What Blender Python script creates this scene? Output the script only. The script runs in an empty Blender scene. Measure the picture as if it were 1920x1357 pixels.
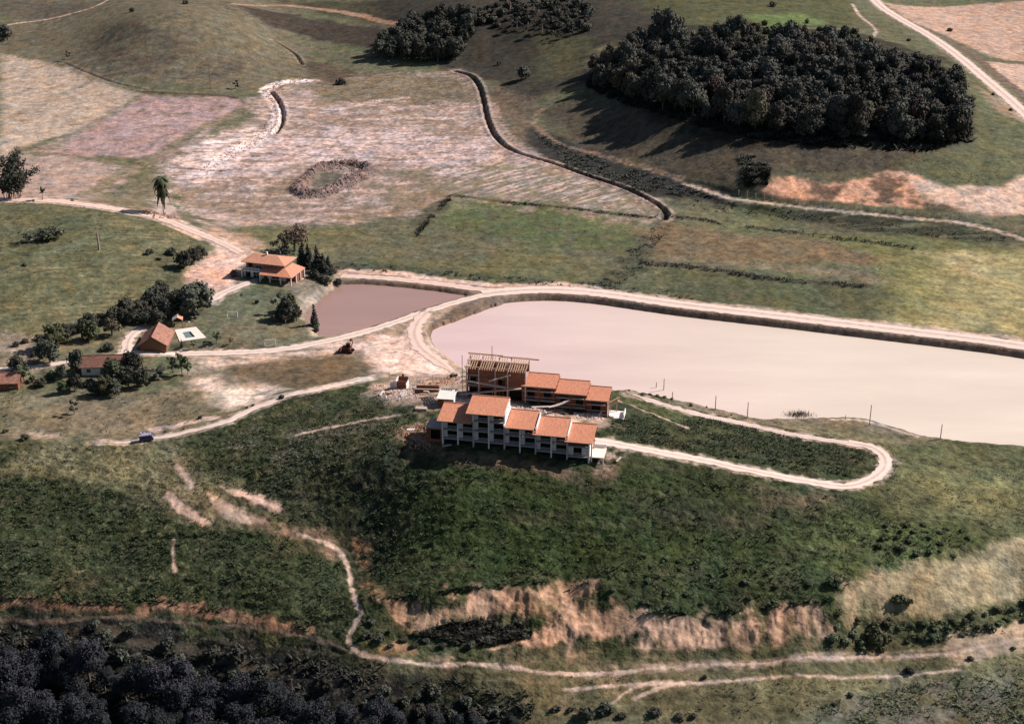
import bpy, math, random
import numpy as np
from mathutils import Vector, Matrix

random.seed(7)
C = bpy.context.scene.collection
scene = bpy.context.scene
R = math.radians

# ------------------------------------------------------------------ camera, sky, sun, exposure
CAM = (0.0, 0.0, 155.0)
PITCH = R(23.3)
F = 2637.0                      # focal length in photo pixels (1920 wide)
cam_d = bpy.data.cameras.new("camera")
cam_d.sensor_width = 36.0
cam_d.lens = F / 1920.0 * 36.0
cam_d.clip_start = 1.0
cam_d.clip_end = 20000.0
cam = bpy.data.objects.new("camera", cam_d)
C.objects.link(cam)
cam.location = CAM
cam.rotation_euler = (R(90) - PITCH, 0, 0)
scene.camera = cam

SUN_EL, SUN_AZ = 38.0, 20.0      # azimuth measured from +X towards +Y (behind the scene)
world = bpy.data.worlds.new("World")
scene.world = world
world.use_nodes = True
wn = world.node_tree
wn.nodes.clear()
sky = wn.nodes.new("ShaderNodeTexSky")
sky.sky_type = 'NISHITA'
sky.sun_disc = False
sky.sun_elevation = R(SUN_EL)
sky.sun_rotation = R(90 - SUN_AZ)
bg = wn.nodes.new("ShaderNodeBackground")
bg.inputs[1].default_value = 0.05
wo = wn.nodes.new("ShaderNodeOutputWorld")
wn.links.new(sky.outputs[0], bg.inputs[0])
wn.links.new(bg.outputs[0], wo.inputs[0])

sl = bpy.data.lights.new("sun", 'SUN')
sl.energy = 5.0
sl.angle = R(0.5)
sl.color = (1.0, 0.885, 0.83)
sun = bpy.data.objects.new("sun", sl)
C.objects.link(sun)
sdir = Vector((math.cos(R(SUN_AZ)) * math.cos(R(SUN_EL)), math.sin(R(SUN_AZ)) * math.cos(R(SUN_EL)), math.sin(R(SUN_EL))))
sun.rotation_euler = (-sdir).to_track_quat('-Z', 'Y').to_euler()
sun.location = (200, 300, 400)

scene.view_settings.view_transform = 'Standard'
scene.view_settings.look = 'None'
scene.view_settings.gamma = 1.0
scene.view_settings.use_curve_mapping = False
scene.view_settings.exposure = 0.45

# ------------------------------------------------------------------ photo rays
SP, CP = math.sin(PITCH), math.cos(PITCH)

def P(px, py, z=0.0):
    """where the sight line through photo pixel (px,py) meets height z"""
    a = (px - 960.0) / F
    b = (678.5 - py) / F
    dx, dy, dz = a, CP + b * SP, -SP + b * CP
    t = (z - CAM[2]) / dz
    return (dx * t, dy * t, z)

def mpp(x, y, z):
    """metres per photo pixel at a place"""
    return (y * CP + (CAM[2] - z) * SP) / F

# ------------------------------------------------------------------ noise
_rng = np.random.RandomState(11)
_perm = np.concatenate([_rng.permutation(512)] * 2)
_ang = _rng.rand(512) * 2 * np.pi
_gx, _gy = np.cos(_ang), np.sin(_ang)

def perlin(x, y, seed=0):
    x = np.asarray(x, dtype=np.float64) + seed * 37.31
    y = np.asarray(y, dtype=np.float64) + seed * 91.77
    xi = np.floor(x).astype(np.int64)
    yi = np.floor(y).astype(np.int64)
    xf, yf = x - xi, y - yi
    u = xf * xf * xf * (xf * (xf * 6 - 15) + 10)
    v = yf * yf * yf * (yf * (yf * 6 - 15) + 10)
    def g(ix, iy, fx, fy):
        h = _perm[(_perm[ix & 511] + iy) & 511]
        return _gx[h] * fx + _gy[h] * fy
    a = g(xi, yi, xf, yf)
    b = g(xi + 1, yi, xf - 1, yf)
    c = g(xi, yi + 1, xf, yf - 1)
    d = g(xi + 1, yi + 1, xf - 1, yf - 1)
    return (a + u * (b - a) + v * ((c + u * (d - c)) - (a + u * (b - a)))) * 1.5

def fbm(x, y, seed=0, octaves=4, gain=0.5):
    s, amp, f = 0.0, 1.0, 1.0
    for o in range(octaves):
        s = s + amp * perlin(x * f, y * f, seed + o * 5)
        amp *= gain
        f *= 2.03
    return s

def sstep(a, b, x):
    t = np.clip((x - a) / (b - a), 0, 1)
    return t * t * (3 - 2 * t)

# ------------------------------------------------------------------ terrain control points (photo x, photo y, height)
CTRL = [
 # valley floor behind the big pond
 (660,505,1.2),(800,490,1),(1000,490,1),(1200,490,1),(1400,520,1),(1700,570,1),(1900,610,1),(1200,425,1),(1500,450,1),(1800,480,1.4),
 (900,400,1),(700,400,1),(560,420,1.4),(600,300,1.5),(800,250,2),(700,200,2.5),(620,175,3),(800,150,4),(860,128,5),(480,340,1.6),
 (400,330,2),(300,300,2.4),(150,220,4),(30,130,7),(30,300,4),(120,350,4),(230,280,3),(400,230,3),(500,210,2.6),(1000,310,2.3),(1100,355,1.5),
 (1250,395,1),(950,230,3.2),(1000,255,3.4),(960,165,7),(1060,285,3),(1150,320,2),(1300,372,1.5),(300,385,3),(360,400,2.2),(20,220,5),
 # wooded hill and its cut bank
 (1350,368,2.2),(1000,210,5),(1050,175,9),(1110,158,13),(1250,245,12),(1400,282,12),(1600,282,13),(1820,268,12),(1200,215,13),(1300,300,8),(1150,250,6),
 (1420,366,3),(1600,388,2.5),(1750,402,2.5),(1890,405,2.6),(1420,345,6.5),(1500,334,7.5),(1660,322,8.5),(1760,368,6),(1910,352,7),
 (1850,200,15),(1870,300,10.5),(1915,260,11),(1200,110,20),(1400,130,25),(1600,150,25),(1750,160,19),(1300,70,26),(1500,75,25),(1650,90,20),
 (1450,45,23),(1600,20,19),(1350,20,25),(1640,2,15),(1750,72,13.5),(1850,145,12.5),(1915,192,11.5),(1800,30,9.5),(1900,80,9.5),(1915,140,9.5),(1700,5,11),
 (1910,425,1.6),(1800,430,1.3),
 # knoll and hills at the back
 (130,130,8),(200,150,7),(400,178,5),(500,150,5),(555,110,6),(340,22,28),(250,42,25),(450,45,21),(180,80,15),(500,70,12),(340,100,15),
 (200,8,21),(100,42,14),(30,62,12),(40,20,16),(130,25,17),(500,12,15),(420,2,21),(600,62,9.5),(700,45,12),(600,20,15),(640,105,6),(740,108,7),
 (800,85,11),(880,40,19),(800,35,18),(1000,50,19),(1000,105,12),(940,130,8),(1100,50,22),(1090,115,15),(1200,20,26),(1000,5,25),(700,5,18),(850,5,23),
 # grass hill on the left with the road along its top
 (20,372,10),(100,376,10),(200,389,9),(330,415,6),(400,450,4.5),(450,472,4),(60,440,10.2),(150,440,9.8),(250,470,7.8),(330,500,5.4),(60,530,7.6),
 (200,540,6),(300,560,4.2),(60,600,5),(100,650,3.8),(200,620,3.6),(390,540,3.5),(350,480,5.4),(20,640,4),
 # village and lawn
 (300,640,3.6),(100,690,3.4),(20,720,3.2),(200,700,3),(450,620,2.6),(530,565,3.2),(500,530,4),(440,520,4),(480,600,2.5),(430,480,4),(520,480,3),(620,500,1.6),
 (560,620,1.4),(350,650,3),(400,700,3),
 # bare ground by the pond corner, lower road
 (720,650,2.0),(650,690,2.8),(760,690,2.8),(450,690,3),(400,725,3),(550,725,4.5),(480,752,4.4),(300,760,3),(100,780,3),(20,780,3),(20,830,3),(200,829,4),
 (280,823,4),(400,792,5),(480,764,5.4),(545,739,6.2),(640,722,6.6),(830,700,3.4),
 # hotel hill
 (720,742,10.5),(800,745,12.5),(860,745,13),(650,760,9.3),(560,792,8.2),(740,785,12.3),(700,815,12),
 (815,838,12.2),(960,850,12.2),(1060,872,11),(1140,880,10.6),(900,790,14),(1000,785,13),(1080,800,12.2),(900,725,12),(1000,745,12),(1120,780,11),(1160,772,9.6),
 (960,905,9.4),(960,1000,4.6),(960,1070,1.4),(820,950,6.5),(820,1040,1.5),(1100,950,7.5),(1100,1030,3.4),
 (700,860,11),(700,950,3.6),(690,1040,-2.2),(620,1022,-1.8),(500,985,0.8),(400,945,2.4),(340,885,3.8),(662,1100,-4.6),(655,1205,-6.2),(450,860,6.4),(550,900,5.6),
 (450,905,3.9),(200,900,2.4),(100,880,2.4),(100,950,0),(300,1000,-0.2),(200,1050,-3),(500,1080,-2.4),(400,1100,-4),(600,1080,-2.8),
 (60,1126,-5),(300,1134,-5.5),(500,1168,-6),(60,1150,-7),(300,1158,-7.4),(500,1188,-7.5),(200,1200,-9),(600,1232,-8.2),(60,1300,-15),(300,1330,-15),
 (500,1320,-13),(800,1300,-9.5),(900,1345,-11),(1000,1275,-6.4),(1200,1320,-8),(1500,1320,-8),(1800,1320,-8),(1800,1245,-6),(1915,1200,-5),(1500,1245,-5.6),(1200,1248,-5.6),
 (760,1240,-6.2),(880,1245,-6),
 # cliffs at the foot of the hill: edge above, foot below
 (720,1125,-1.0),(740,1165,-4.2),(820,1115,0.2),(830,1170,-4),(910,1100,0.6),(920,1160,-3.6),(1000,1090,1.4),(1010,1150,-2.2),(1120,1085,2),(1070,1130,-1.8),
 (1060,1150,-1.6),(1060,1215,-5),(1150,1140,-0.6),(1160,1200,-4.6),(1250,1148,-0.6),(1260,1212,-4.7),(1400,1140,-0.2),(1420,1212,-4.7),(1555,1128,0.8),(1560,1208,-4.6),
 (1600,1088,2.4),(1620,1175,-3.8),(1750,1055,3),(1760,1160,-3.2),(1905,1012,3.6),(1905,1128,-2.6),
 # right flank with the looping drive
 (1300,950,7),(1500,950,5.8),(1300,1050,3),(1500,1050,3),(1700,965,4),(1910,900,2.2),(1910,960,3.6),(1850,862,1.6),(1910,850,0.9),
 (1665,870,4.2),(1600,913,5.4),(1400,880,7.8),(1300,859,9),(1200,840,10.6),(1130,827,11.6),(1640,838,3),(1500,817,3),(1300,776,3),(1190,742,3),
 (1400,830,5.6),(1200,795,9.2),(1550,870,5),(1400,788,1.2),(1600,800,1.2),(1700,825,1.6),
 # outside the frame
 (-200,700,3),(-200,400,9),(-150,100,10),(-200,1000,-3),(-200,1300,-15),(2100,1300,-7),(2100,1000,3),(2150,860,1.2),(2200,600,1),(2150,400,3),(2150,200,9),(2100,50,9),
 (400,1500,-17),(1000,1500,-12),(1600,1500,-9),
]
WCTRL = [(-420,1150,20),(-150,1150,30),(100,1150,32),(350,1150,22),(600,1150,14),(-600,800,16),(600,800,10),(-300,150,-14),(0,150,-14),(300,150,-12),(-350,400,6),(380,350,2),
         (0,1000,28),(-250,1000,24),(250,1000,22),(450,1000,12)]
_c = np.array([P(*c) for c in CTRL] + WCTRL)
_cxy, _cz = _c[:, :2] / 100.0, _c[:, 2]

def _k(r2):
    return 0.5 * r2 * np.log(r2 + 1e-9)

_n = len(_c)
_d2 = ((_cxy[:, None, :] - _cxy[None, :, :]) ** 2).sum(-1)
_A = np.zeros((_n + 3, _n + 3))
_A[:_n, :_n] = _k(_d2) + np.eye(_n) * 2e-4
_A[:_n, _n] = 1
_A[:_n, _n + 1:] = _cxy
_A[_n, :_n] = 1
_A[_n + 1:, :_n] = _cxy.T
_sol = np.linalg.solve(_A, np.concatenate([_cz, np.zeros(3)]))

def tps(x, y):
    x = np.asarray(x, dtype=np.float64).ravel() / 100.0
    y = np.asarray(y, dtype=np.float64).ravel() / 100.0
    out = np.empty(len(x))
    for i in range(0, len(x), 40000):
        xs, ys = x[i:i + 40000], y[i:i + 40000]
        r2 = (xs[:, None] - _cxy[None, :, 0]) ** 2 + (ys[:, None] - _cxy[None, :, 1]) ** 2
        out[i:i + 40000] = _k(r2) @ _sol[:_n] + _sol[_n] + _sol[_n + 1] * xs + _sol[_n + 2] * ys
    return out

# ------------------------------------------------------------------ terrain grid: rows of growing spacing, columns fan out
GRID_D = 760.0                                        # row spacing = Y / GRID_D
ys = [165.0]
while ys[-1] < 1150.0:
    ys.append(ys[-1] * (1 + 1.0 / GRID_D))
while ys[-1] < 7000.0:
    ys.append(ys[-1] * 1.03)
YS = np.array(ys)
us = list(np.linspace(-0.46, 0.46, 780))
step = us[1] - us[0]
ext = []
u = 0.46
while u < 1.3:
    step *= 1.12
    u += step
    ext.append(u)
US = np.array([-e for e in reversed(ext)] + us + ext)
NY, NU = len(YS), len(US)
GX = (US[None, :] * YS[:, None])
GY = np.repeat(YS[:, None], NU, axis=1)

# coarse TPS, then interpolated: the spline is smooth, so every third row and column is enough
ri = np.unique(np.concatenate([np.arange(0, NY, 3), [NY - 1]]))
ci = np.unique(np.concatenate([np.arange(0, NU, 3), [NU - 1]]))
cx = np.clip(GX[np.ix_(ri, ci)], -430, 470)
cy = np.clip(GY[np.ix_(ri, ci)], 150, 1150)
Hc = tps(cx, cy).reshape(len(ri), len(ci))
tmp = np.empty((len(ri), NU))
for k in range(len(ri)):
    tmp[k] = np.interp(np.arange(NU), ci, Hc[k])
H = np.empty((NY, NU))
for k in range(NU):
    H[:, k] = np.interp(np.arange(NY), ri, tmp[:, k])
far = sstep(1150, 2600, GY)
H = H + far * (20 + 40 * fbm(GX / 700, GY / 700, 3, 3))

def hgrid(x, y, Hm=None):
    """bilinear height of the terrain sheet"""
    Hm = H if Hm is None else Hm
    x = np.asarray(x, dtype=np.float64)
    y = np.asarray(y, dtype=np.float64)
    fr = np.interp(y, YS, np.arange(NY))
    fc = np.interp(x / np.maximum(y, 1), US, np.arange(NU))
    r = np.clip(np.floor(fr).astype(int), 0, NY - 2)
    c = np.clip(np.floor(fc).astype(int), 0, NU - 2)
    a, b = fr - r, fc - c
    return (Hm[r, c] * (1 - a) * (1 - b) + Hm[r, c + 1] * (1 - a) * b + Hm[r + 1, c] * a * (1 - b) + Hm[r + 1, c + 1] * a * b)

def G(px, py):
    """first meeting of the sight line through a photo pixel with the ground"""
    a = (px - 960.0) / F
    b = (678.5 - py) / F
    dx, dy, dz = a, CP + b * SP, -SP + b * CP
    t = np.linspace((CAM[2] - 45) / -dz, (CAM[2] + 25) / -dz, 500)
    X, Y, Z = dx * t, dy * t, CAM[2] + dz * t
    under = np.nonzero(Z <= hgrid(X, Y))[0]
    if len(under) == 0:
        return P(px, py, 0)
    i = max(under[0], 1)
    lo, hi = t[i - 1], t[i]
    for _ in range(12):
        m = 0.5 * (lo + hi)
        if CAM[2] + dz * m <= hgrid(dx * m, dy * m):
            hi = m
        else:
            lo = m
    return (dx * hi, dy * hi, float(hgrid(dx * hi, dy * hi)))

def GL(pts):
    return [G(*p) for p in pts]

# ------------------------------------------------------------------ distances
def poly_sd(x, y, poly):
    """signed distance to a polygon, negative inside"""
    p = np.array([(q[0], q[1]) for q in poly])
    d2 = np.full(x.shape, 1e18)
    ins = np.zeros(x.shape, bool)
    for i in range(len(p)):
        ax, ay = p[i - 1]
        bx, by = p[i]
        ex, ey = bx - ax, by - ay
        t = np.clip(((x - ax) * ex + (y - ay) * ey) / (ex * ex + ey * ey + 1e-12), 0, 1)
        d2 = np.minimum(d2, (x - ax - t * ex) ** 2 + (y - ay - t * ey) ** 2)
        cross = ((ay > y) != (by > y)) & (x < (bx - ax) * (y - ay) / (by - ay + 1e-12) + ax)
        ins ^= cross
    d = np.sqrt(d2)
    return np.where(ins, -d, d)

def line_d(x, y, line):
    """distance to a polyline, interpolated height at the nearest point, and run along it"""
    d2 = np.full(x.shape, 1e18)
    z = np.zeros(x.shape)
    s = np.zeros(x.shape)
    run = 0.0
    for i in range(1, len(line)):
        ax, ay, az = line[i - 1][:3]
        bx, by, bz = line[i][:3]
        ex, ey = bx - ax, by - ay
        L = math.hypot(ex, ey)
        t = np.clip(((x - ax) * ex + (y - ay) * ey) / (L * L + 1e-12), 0, 1)
        q = (x - ax - t * ex) ** 2 + (y - ay - t * ey) ** 2
        m = q < d2
        d2 = np.where(m, q, d2)
        z = np.where(m, az + t * (bz - az), z)
        s = np.where(m, run + t * L, s)
        run += L
    return np.sqrt(d2), z, s

def near(pts, margin):
    """grid window (row slice, column mask) around a set of world points"""
    p = np.array([(q[0], q[1]) for q in pts])
    x0, x1 = p[:, 0].min() - margin, p[:, 0].max() + margin
    y0, y1 = p[:, 1].min() - margin, p[:, 1].max() + margin
    r0, r1 = np.searchsorted(YS, y0), np.searchsorted(YS, y1)
    r0, r1 = max(0, r0 - 1), min(NY, r1 + 1)
    us_ = [x0 / max(y0, 1), x0 / y1, x1 / max(y0, 1), x1 / y1]
    c0, c1 = np.searchsorted(US, min(us_)), np.searchsorted(US, max(us_))
    return slice(r0, r1), slice(max(0, c0 - 1), min(NU, c1 + 1))

def smooth_line(pts, n_per=6):
    """Catmull-Rom through the points"""
    p = [np.array(q, float) for q in pts]
    p = [2 * p[0] - p[1]] + p + [2 * p[-1] - p[-2]]
    out = []
    for i in range(1, len(p) - 2):
        for k in range(n_per):
            t = k / n_per
            a, b, c, d = p[i - 1], p[i], p[i + 1], p[i + 2]
            out.append(0.5 * (2 * b + (c - a) * t + (2 * a - 5 * b + 4 * c - d) * t * t + (3 * b - a - 3 * c + d) * t ** 3))
    out.append(p[-2])
    return [tuple(q) for q in out]
# ------------------------------------------------------------------ ponds, roads, ditches: shape of the ground
BIG_POND = [P(*q) for q in [(801,630),(813,613),(847,590),(890,573),(940,562),(1007,557),(1073,558),(1173,570),(1280,584),(1480,605),(1613,625),(1780,645),(1925,663),
    (2080,690),(2250,760),(2200,850),(2050,855),(1925,838),(1850,831),(1800,827),(1763,822),(1721,815),(1691,805),(1639,790),(1600,783),(1560,783),(1440,786),(1400,780),(1341,767),
    (1272,751),(1202,738),(1160,735),(1100,738),(1000,738),(900,727),(866,697),(835,668),(812,648)]]
BIG_POND = smooth_line(BIG_POND + [BIG_POND[0]], 3)[:-1]
SMALL_POND = [P(*q, 0.3) for q in [(645,533),(680,529),(720,530),(800,537),(870,541),(930,546),(900,557),(868,567),(800,593),(740,612),(680,624),(625,633),(598,632),(590,608),(572,600),(578,582),(600,563),(622,547)]]

def carve_pond(poly, lvl, depth, rise, window=14.0, lip=0.8):
    global H
    w = near(poly, window + 2)
    x, y = GX[w], GY[w]
    sd = poly_sd(x, y, poly) + 0.35 * fbm(x / 5, y / 5, 8, 2)
    h = H[w]
    out = np.clip(sd, 0, 99)
    lo = lvl + np.minimum(out * rise * 0.8, lip)
    hi = lvl + out * rise + 0.05 + np.clip(out - 6, 0, 99) * 2
    h2 = np.clip(h, lo, np.maximum(hi, lo))
    h = np.where(sd < window, h2, h)
    h = np.where(sd < 0, lvl + np.maximum(sd * 0.7, -depth), h)
    H[w] = h

carve_pond(BIG_POND, 0.0, 1.6, 0.5)
carve_pond(SMALL_POND, 0.3, 1.2, 0.6, 9.0, 0.6)

Z18 = lambda pts, z: [P(a, b, z) for a, b in pts]
ROADS = {}   # key -> (smooth centre line, width)
def road(key, pts, width, flat=True, blend=3.5, drop=0.06):
    global H
    ln = smooth_line(pts, 6)
    if flat:
        zz = np.array([q[2] for q in ln])
        for _ in range(6):
            zz[1:-1] = 0.25 * zz[:-2] + 0.5 * zz[1:-1] + 0.25 * zz[2:]
        ln = [(q[0], q[1], z) for q, z in zip(ln, zz)]
        w = near(ln, width + 8)
        d, z, s = line_d(GX[w], GY[w], ln)
        m = 1 - sstep(width / 2 + 0.3, width / 2 + 0.3 + blend, d)
        H[w] = H[w] * (1 - m) + (z - drop) * m
    ROADS[key] = (ln, width)

road('pondside', Z18([(330,663),(430,661),(520,656),(590,644),(650,631),(720,611),(790,587),(850,568),(905,554),(960,546)], 1.8), 3.4)
road('dike', Z18([(905,551),(965,545),(1040,543),(1130,550),(1280,571),(1480,594),(1640,613),(1800,632),(1930,650),(2150,690)], 1.8), 6.4)
road('corner', Z18([(800,586),(781,608),(778,632),(792,655),(826,680),(856,699)], 1.9), 4.2)
road('upper', Z18([(640,517),(700,520),(760,525),(830,533),(890,541),(960,546)], 1.5), 3.4)
road('ridge', GL([(-60,374),(20,374),(100,377),(200,389),(290,406),(350,428),(410,453),(452,474)]), 3.4)
road('house', GL([(470,528),(440,540),(412,553),(396,566)]), 3.5)
road('village', GL([(330,663),(290,662),(250,660),(228,664),(190,672),(150,676),(110,681),(62,688),(-20,694)]), 2.2)
road('yard', GL([(238,660),(240,642),(250,626),(268,615)]), 3.2)
road('lower', GL([(180,829),(230,829),(280,823),(340,812),(420,791),(470,769),(520,749),(548,739),(600,729),(650,718),(700,708)]), 1.8)
road('drive', GL([(1110,826),(1150,831),(1200,840),(1300,859),(1400,880),(1500,900),(1580,911),(1622,903),(1650,886),(1661,868),(1653,850),(1630,837),(1590,830)]), 3.0)
road('lakearm', GL([(1630,837),(1560,826),(1480,813),(1400,796),(1300,774),(1225,752),(1172,736)]), 2.0)
road('far', GL([(1600,-60),(1640,2),(1680,30),(1750,72),(1800,108),(1850,150),(1890,184),(1930,220),(1990,280)]), 6.0)
road('cutfoot', GL([(1285,345),(1340,362),(1375,372),(1480,386),(1600,398),(1700,408),(1790,416),(1860,430),(1930,452)]), 1.8)

# footpaths and wheel tracks: thin, not flattened
TRACKS = {
 'gully': (GL([(560,1002),(620,1022),(645,1045),(657,1090),(668,1130),(676,1150),(660,1180),(655,1205),(680,1226),(760,1239),(860,1244),(960,1251),(1010,1259),(1070,1263),(1130,1262),(1180,1259)]), .75),
 'foot': (GL([(555,816),(620,801),(690,788),(750,778)]), 0.6),
 'low1': (GL([(1120,1262),(1180,1259),(1300,1247),(1480,1236),(1650,1231),(1790,1222),(1930,1192)]), .55),
 'low2': (GL([(1060,1292),(1130,1287),(1250,1281),(1400,1273),(1550,1268),(1660,1268),(1800,1255)]), .5),
 'low3': (GL([(1148,1318),(1190,1288),(1260,1277)]), 0.5),
 'low4': (GL([(1190,1310),(1240,1288),(1290,1278)]), .6),
 'bank': (GL([(0,1162),(120,1163),(300,1163),(420,1174),(560,1190),(640,1215),(660,1225)]), .6),
 'knoll': (GL([(0,50),(40,43),(130,27),(180,12),(215,-6)]), 1.6),
 'wood': (GL([(1598,8),(1612,30),(1635,48),(1642,62),(1628,76)]), 1.6),
 'court': (GL([(1160,752),(1220,774),(1290,803)]), .6),
 'hillside': (GL([(330,872),(345,890),(362,912)]), 1.0),
 'spur': (GL([(325,1010),(325,1050),(327,1070)]), 0.5),
}
for k, (ln, wd) in TRACKS.items():
    TRACKS[k] = (smooth_line(ln, 5), wd)

# ditches: narrow cuts in the valley floor, spoil thrown up on one side
DITCHES = [
 (GL([(852,134),(880,142),(897,160),(906,190),(914,225),(932,260),(970,287),(1060,315),(1150,346),(1215,374),(1246,395),(1245,412)]), 1.25, 1.5),
 (GL([(511,76),(535,90),(556,105),(566,122)]), .9, 1.1),
 (GL([(508,172),(522,190),(530,212),(526,235),(515,252)]), 1.2, 1.4),
 (GL([(285,313),(340,316),(415,322)]), 0.6, 0.6),
 (GL([(120,118),(160,135),(215,155),(272,168)]), .7, .4),
]
for i, (ln, wd, dp) in enumerate(DITCHES):
    ln = smooth_line(ln, 6)
    DITCHES[i] = (ln, wd, dp)
    w = near(ln, 8)
    d, z, s = line_d(GX[w], GY[w], ln)
    H[w] = H[w] - dp * (1 - sstep(wd * 0.5, wd * 1.0, d)) + 0.45 * min(1, (dp / 1.3) ** 2) * np.exp(-((d - wd * 1.6) / 0.9) ** 2)

POOL_DECK = [P(*q, 3.35) for q in ((337, 640), (387, 633), (367.5, 612.5), (327.5, 618))]
POOL_PIT = [P(*q, 3.35) for q in ((348, 633.5), (366, 631), (357, 620.5), (342, 623))]
w = near(POOL_DECK, 6)
sd = poly_sd(GX[w], GY[w], POOL_DECK)
m = 1 - sstep(0.4, 4.0, sd)
H[w] = H[w] * (1 - m) + 3.2 * m
sd = poly_sd(GX[w], GY[w], POOL_PIT)
H[w] = H[w] - 1.9 * (1 - sstep(-.2, .5, sd))

# ring of spoil round the dug hole in the cleared valley floor
RING = smooth_line(GL([(553,356),(575,336),(600,315),(640,308),(680,311),(690,321),(662,337),(632,351),(600,362),(570,364),(553,356)]), 6)
HOLE = GL([(581,345),(596,321),(621,319),(644,325),(632,337),(614,347),(589,351)])
w = near(RING, 10)
d, z, s = line_d(GX[w], GY[w], RING)
H[w] = H[w] + 1.9 * (1 - sstep(0.5, 3.6, d)) * (0.85 + 0.35 * fbm(GX[w] / 2.2, GY[w] / 2.2, 31, 3))
sd = poly_sd(GX[w], GY[w], HOLE)
H[w] = H[w] - 0.9 * (1 - sstep(-2, 2.5, sd))

# ------------------------------------------------------------------ painted surface colours (base colours, with shade put in at places) and grass height
COL = np.empty((NY, NU, 3))
TUF = np.zeros((NY, NU))          # how shaggy the ground is
N1 = fbm(GX / 28, GY / 40, 1, 4)
N2 = fbm(GX / 7, GY / 9, 2, 4)
N3 = fbm(GX / 1.8, GY / 2.2, 4, 3)
NH = fbm(GX / 22, GY / 5, 6, 4)    # long in x: mown, flooded and ploughed streaks
NHF = fbm(GX / 7, GY / 1.6, 7, 3)
def c3(*v):
    return np.array(v, float)

OLIVE, GREEN, DARKG, BROWN = c3(.124,.121,.076), c3(.080,.106,.053), c3(.036,.048,.023), c3(.120,.088,.060)
MUD, SAND, PINKF, ORANGE, TAN = c3(.50,.385,.365), c3(.74,.62,.56), c3(.36,.255,.24), c3(.47,.285,.185), c3(.345,.29,.18)
COL[:] = OLIVE
def mixc(w, m, col):
    m = np.clip(m, 0, 1)[..., None]
    COL[w] = COL[w] * (1 - m) + col * m
mixc(np.s_[:, :], sstep(-0.1, 0.7, N1) * 0.6, GREEN)
mixc(np.s_[:, :], sstep(0.1, 0.9, N2) * 0.5, BROWN)

def area(pts, col, soft=2.0, ragged=2.0, scale=6.0, op=1.0, seed=0, noise=None, tuf=None, px=True):
    """paint the ground inside an outline; the rim is broken up by noise"""
    poly = GL(pts) if px else pts
    w = near(poly, soft + ragged * 2 + 2)
    x, y = GX[w], GY[w]
    sd = poly_sd(x, y, poly) + ragged * fbm(x / scale, y / scale, 40 + seed, 3)
    m = (1 - sstep(-soft, soft, sd)) * op
    if noise is not None:
        m = m * noise[w]
    mixc(w, m, c3(*col))
    if tuf is not None:
        TUF[w] = TUF[w] * (1 - m) + tuf * m
    return w, m

def stripe(ln, width, col, op=1.0, ragged=0.6, scale=3.0, soft=0.8, seed=0, noise=None, tuf=0.0):
    w = near(ln, width + 6)
    d, z, s = line_d(GX[w], GY[w], ln)
    d = d + ragged * fbm(GX[w] / scale, GY[w] / scale, 60 + seed, 3)
    m = (1 - sstep(width / 2 - soft * .5, width / 2 + soft, d)) * op
    if noise is not None:
        m = m * noise[w]
    mixc(w, m, c3(*col))
    TUF[w] = TUF[w] * (1 - m) + tuf * m

def rows(w, m, ang, period, amp, wob=1.2, seed=0):
    x, y = GX[w], GY[w]
    q = (x * math.cos(ang) + y * math.sin(ang)) + wob * fbm(x / 20, y / 20, 80 + seed, 2)
    f = 1 + amp * np.sin(q * 2 * np.pi / period) * m
    COL[w] = COL[w] * f[..., None]

pos = lambda n, a, b: sstep(a, b, n)
# --- far hills
area([(0,0),(560,0),(560,60),(600,150),(400,175),(200,150),(0,100)], (.135,.115,.080), 6, 6, 30, .8, 1)
area([(130,105),(220,75),(330,70),(440,110),(470,150),(330,160),(200,150)], (.085,.070,.058), 8, 6, 20, .75, 2, pos(NH, -.5, .5))
area([(430,5),(560,30),(700,50),(760,60),(720,95),(600,75),(500,45)], (.050,.040,.034), 4, 4, 14, .9, 3)
area([(520,0),(760,0),(760,40),(600,25)], (.050,.046,.030), 6, 5, 20, .8, 3)
area([(700,0),(1300,0),(1280,60),(1110,90),(1100,150),(960,200),(890,140),(780,110)], (.042,.038,.032), 6, 8, 20, .9, 4)
area([(900,40),(1100,10),(1110,60),(960,90)], (.026,.024,.020), 6, 6, 12, .9, 4, pos(N2, -.8, .2))
area([(1000,60),(1110,70),(1090,140),(1010,150)], (.085,.082,.044), 6, 6, 14, .8, 5)
area([(1180,0),(1600,0),(1610,50),(1300,60)], (.072,.076,.036), 6, 6, 25, .8, 6)
area([(1400,28),(1500,25),(1560,45),(1430,50)], (.115,.165,.060), 4, 4, 12, .8, 6)
stripe(smooth_line(GL([(440,8),(520,10),(600,18),(680,30),(752,45)]), 5), 4.5, (.36,.22,.15), .9, 1.2, 6, 1.2, 7)
area([(60,372),(170,376),(300,315),(330,330),(300,400),(200,388),(100,378)], (.175,.140,.095), 4, 4, 12, .7, 11)
area([(0,30),(100,36),(215,0),(0,0)], (.10,.088,.068), 4, 4, 20, .7, 8)
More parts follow.
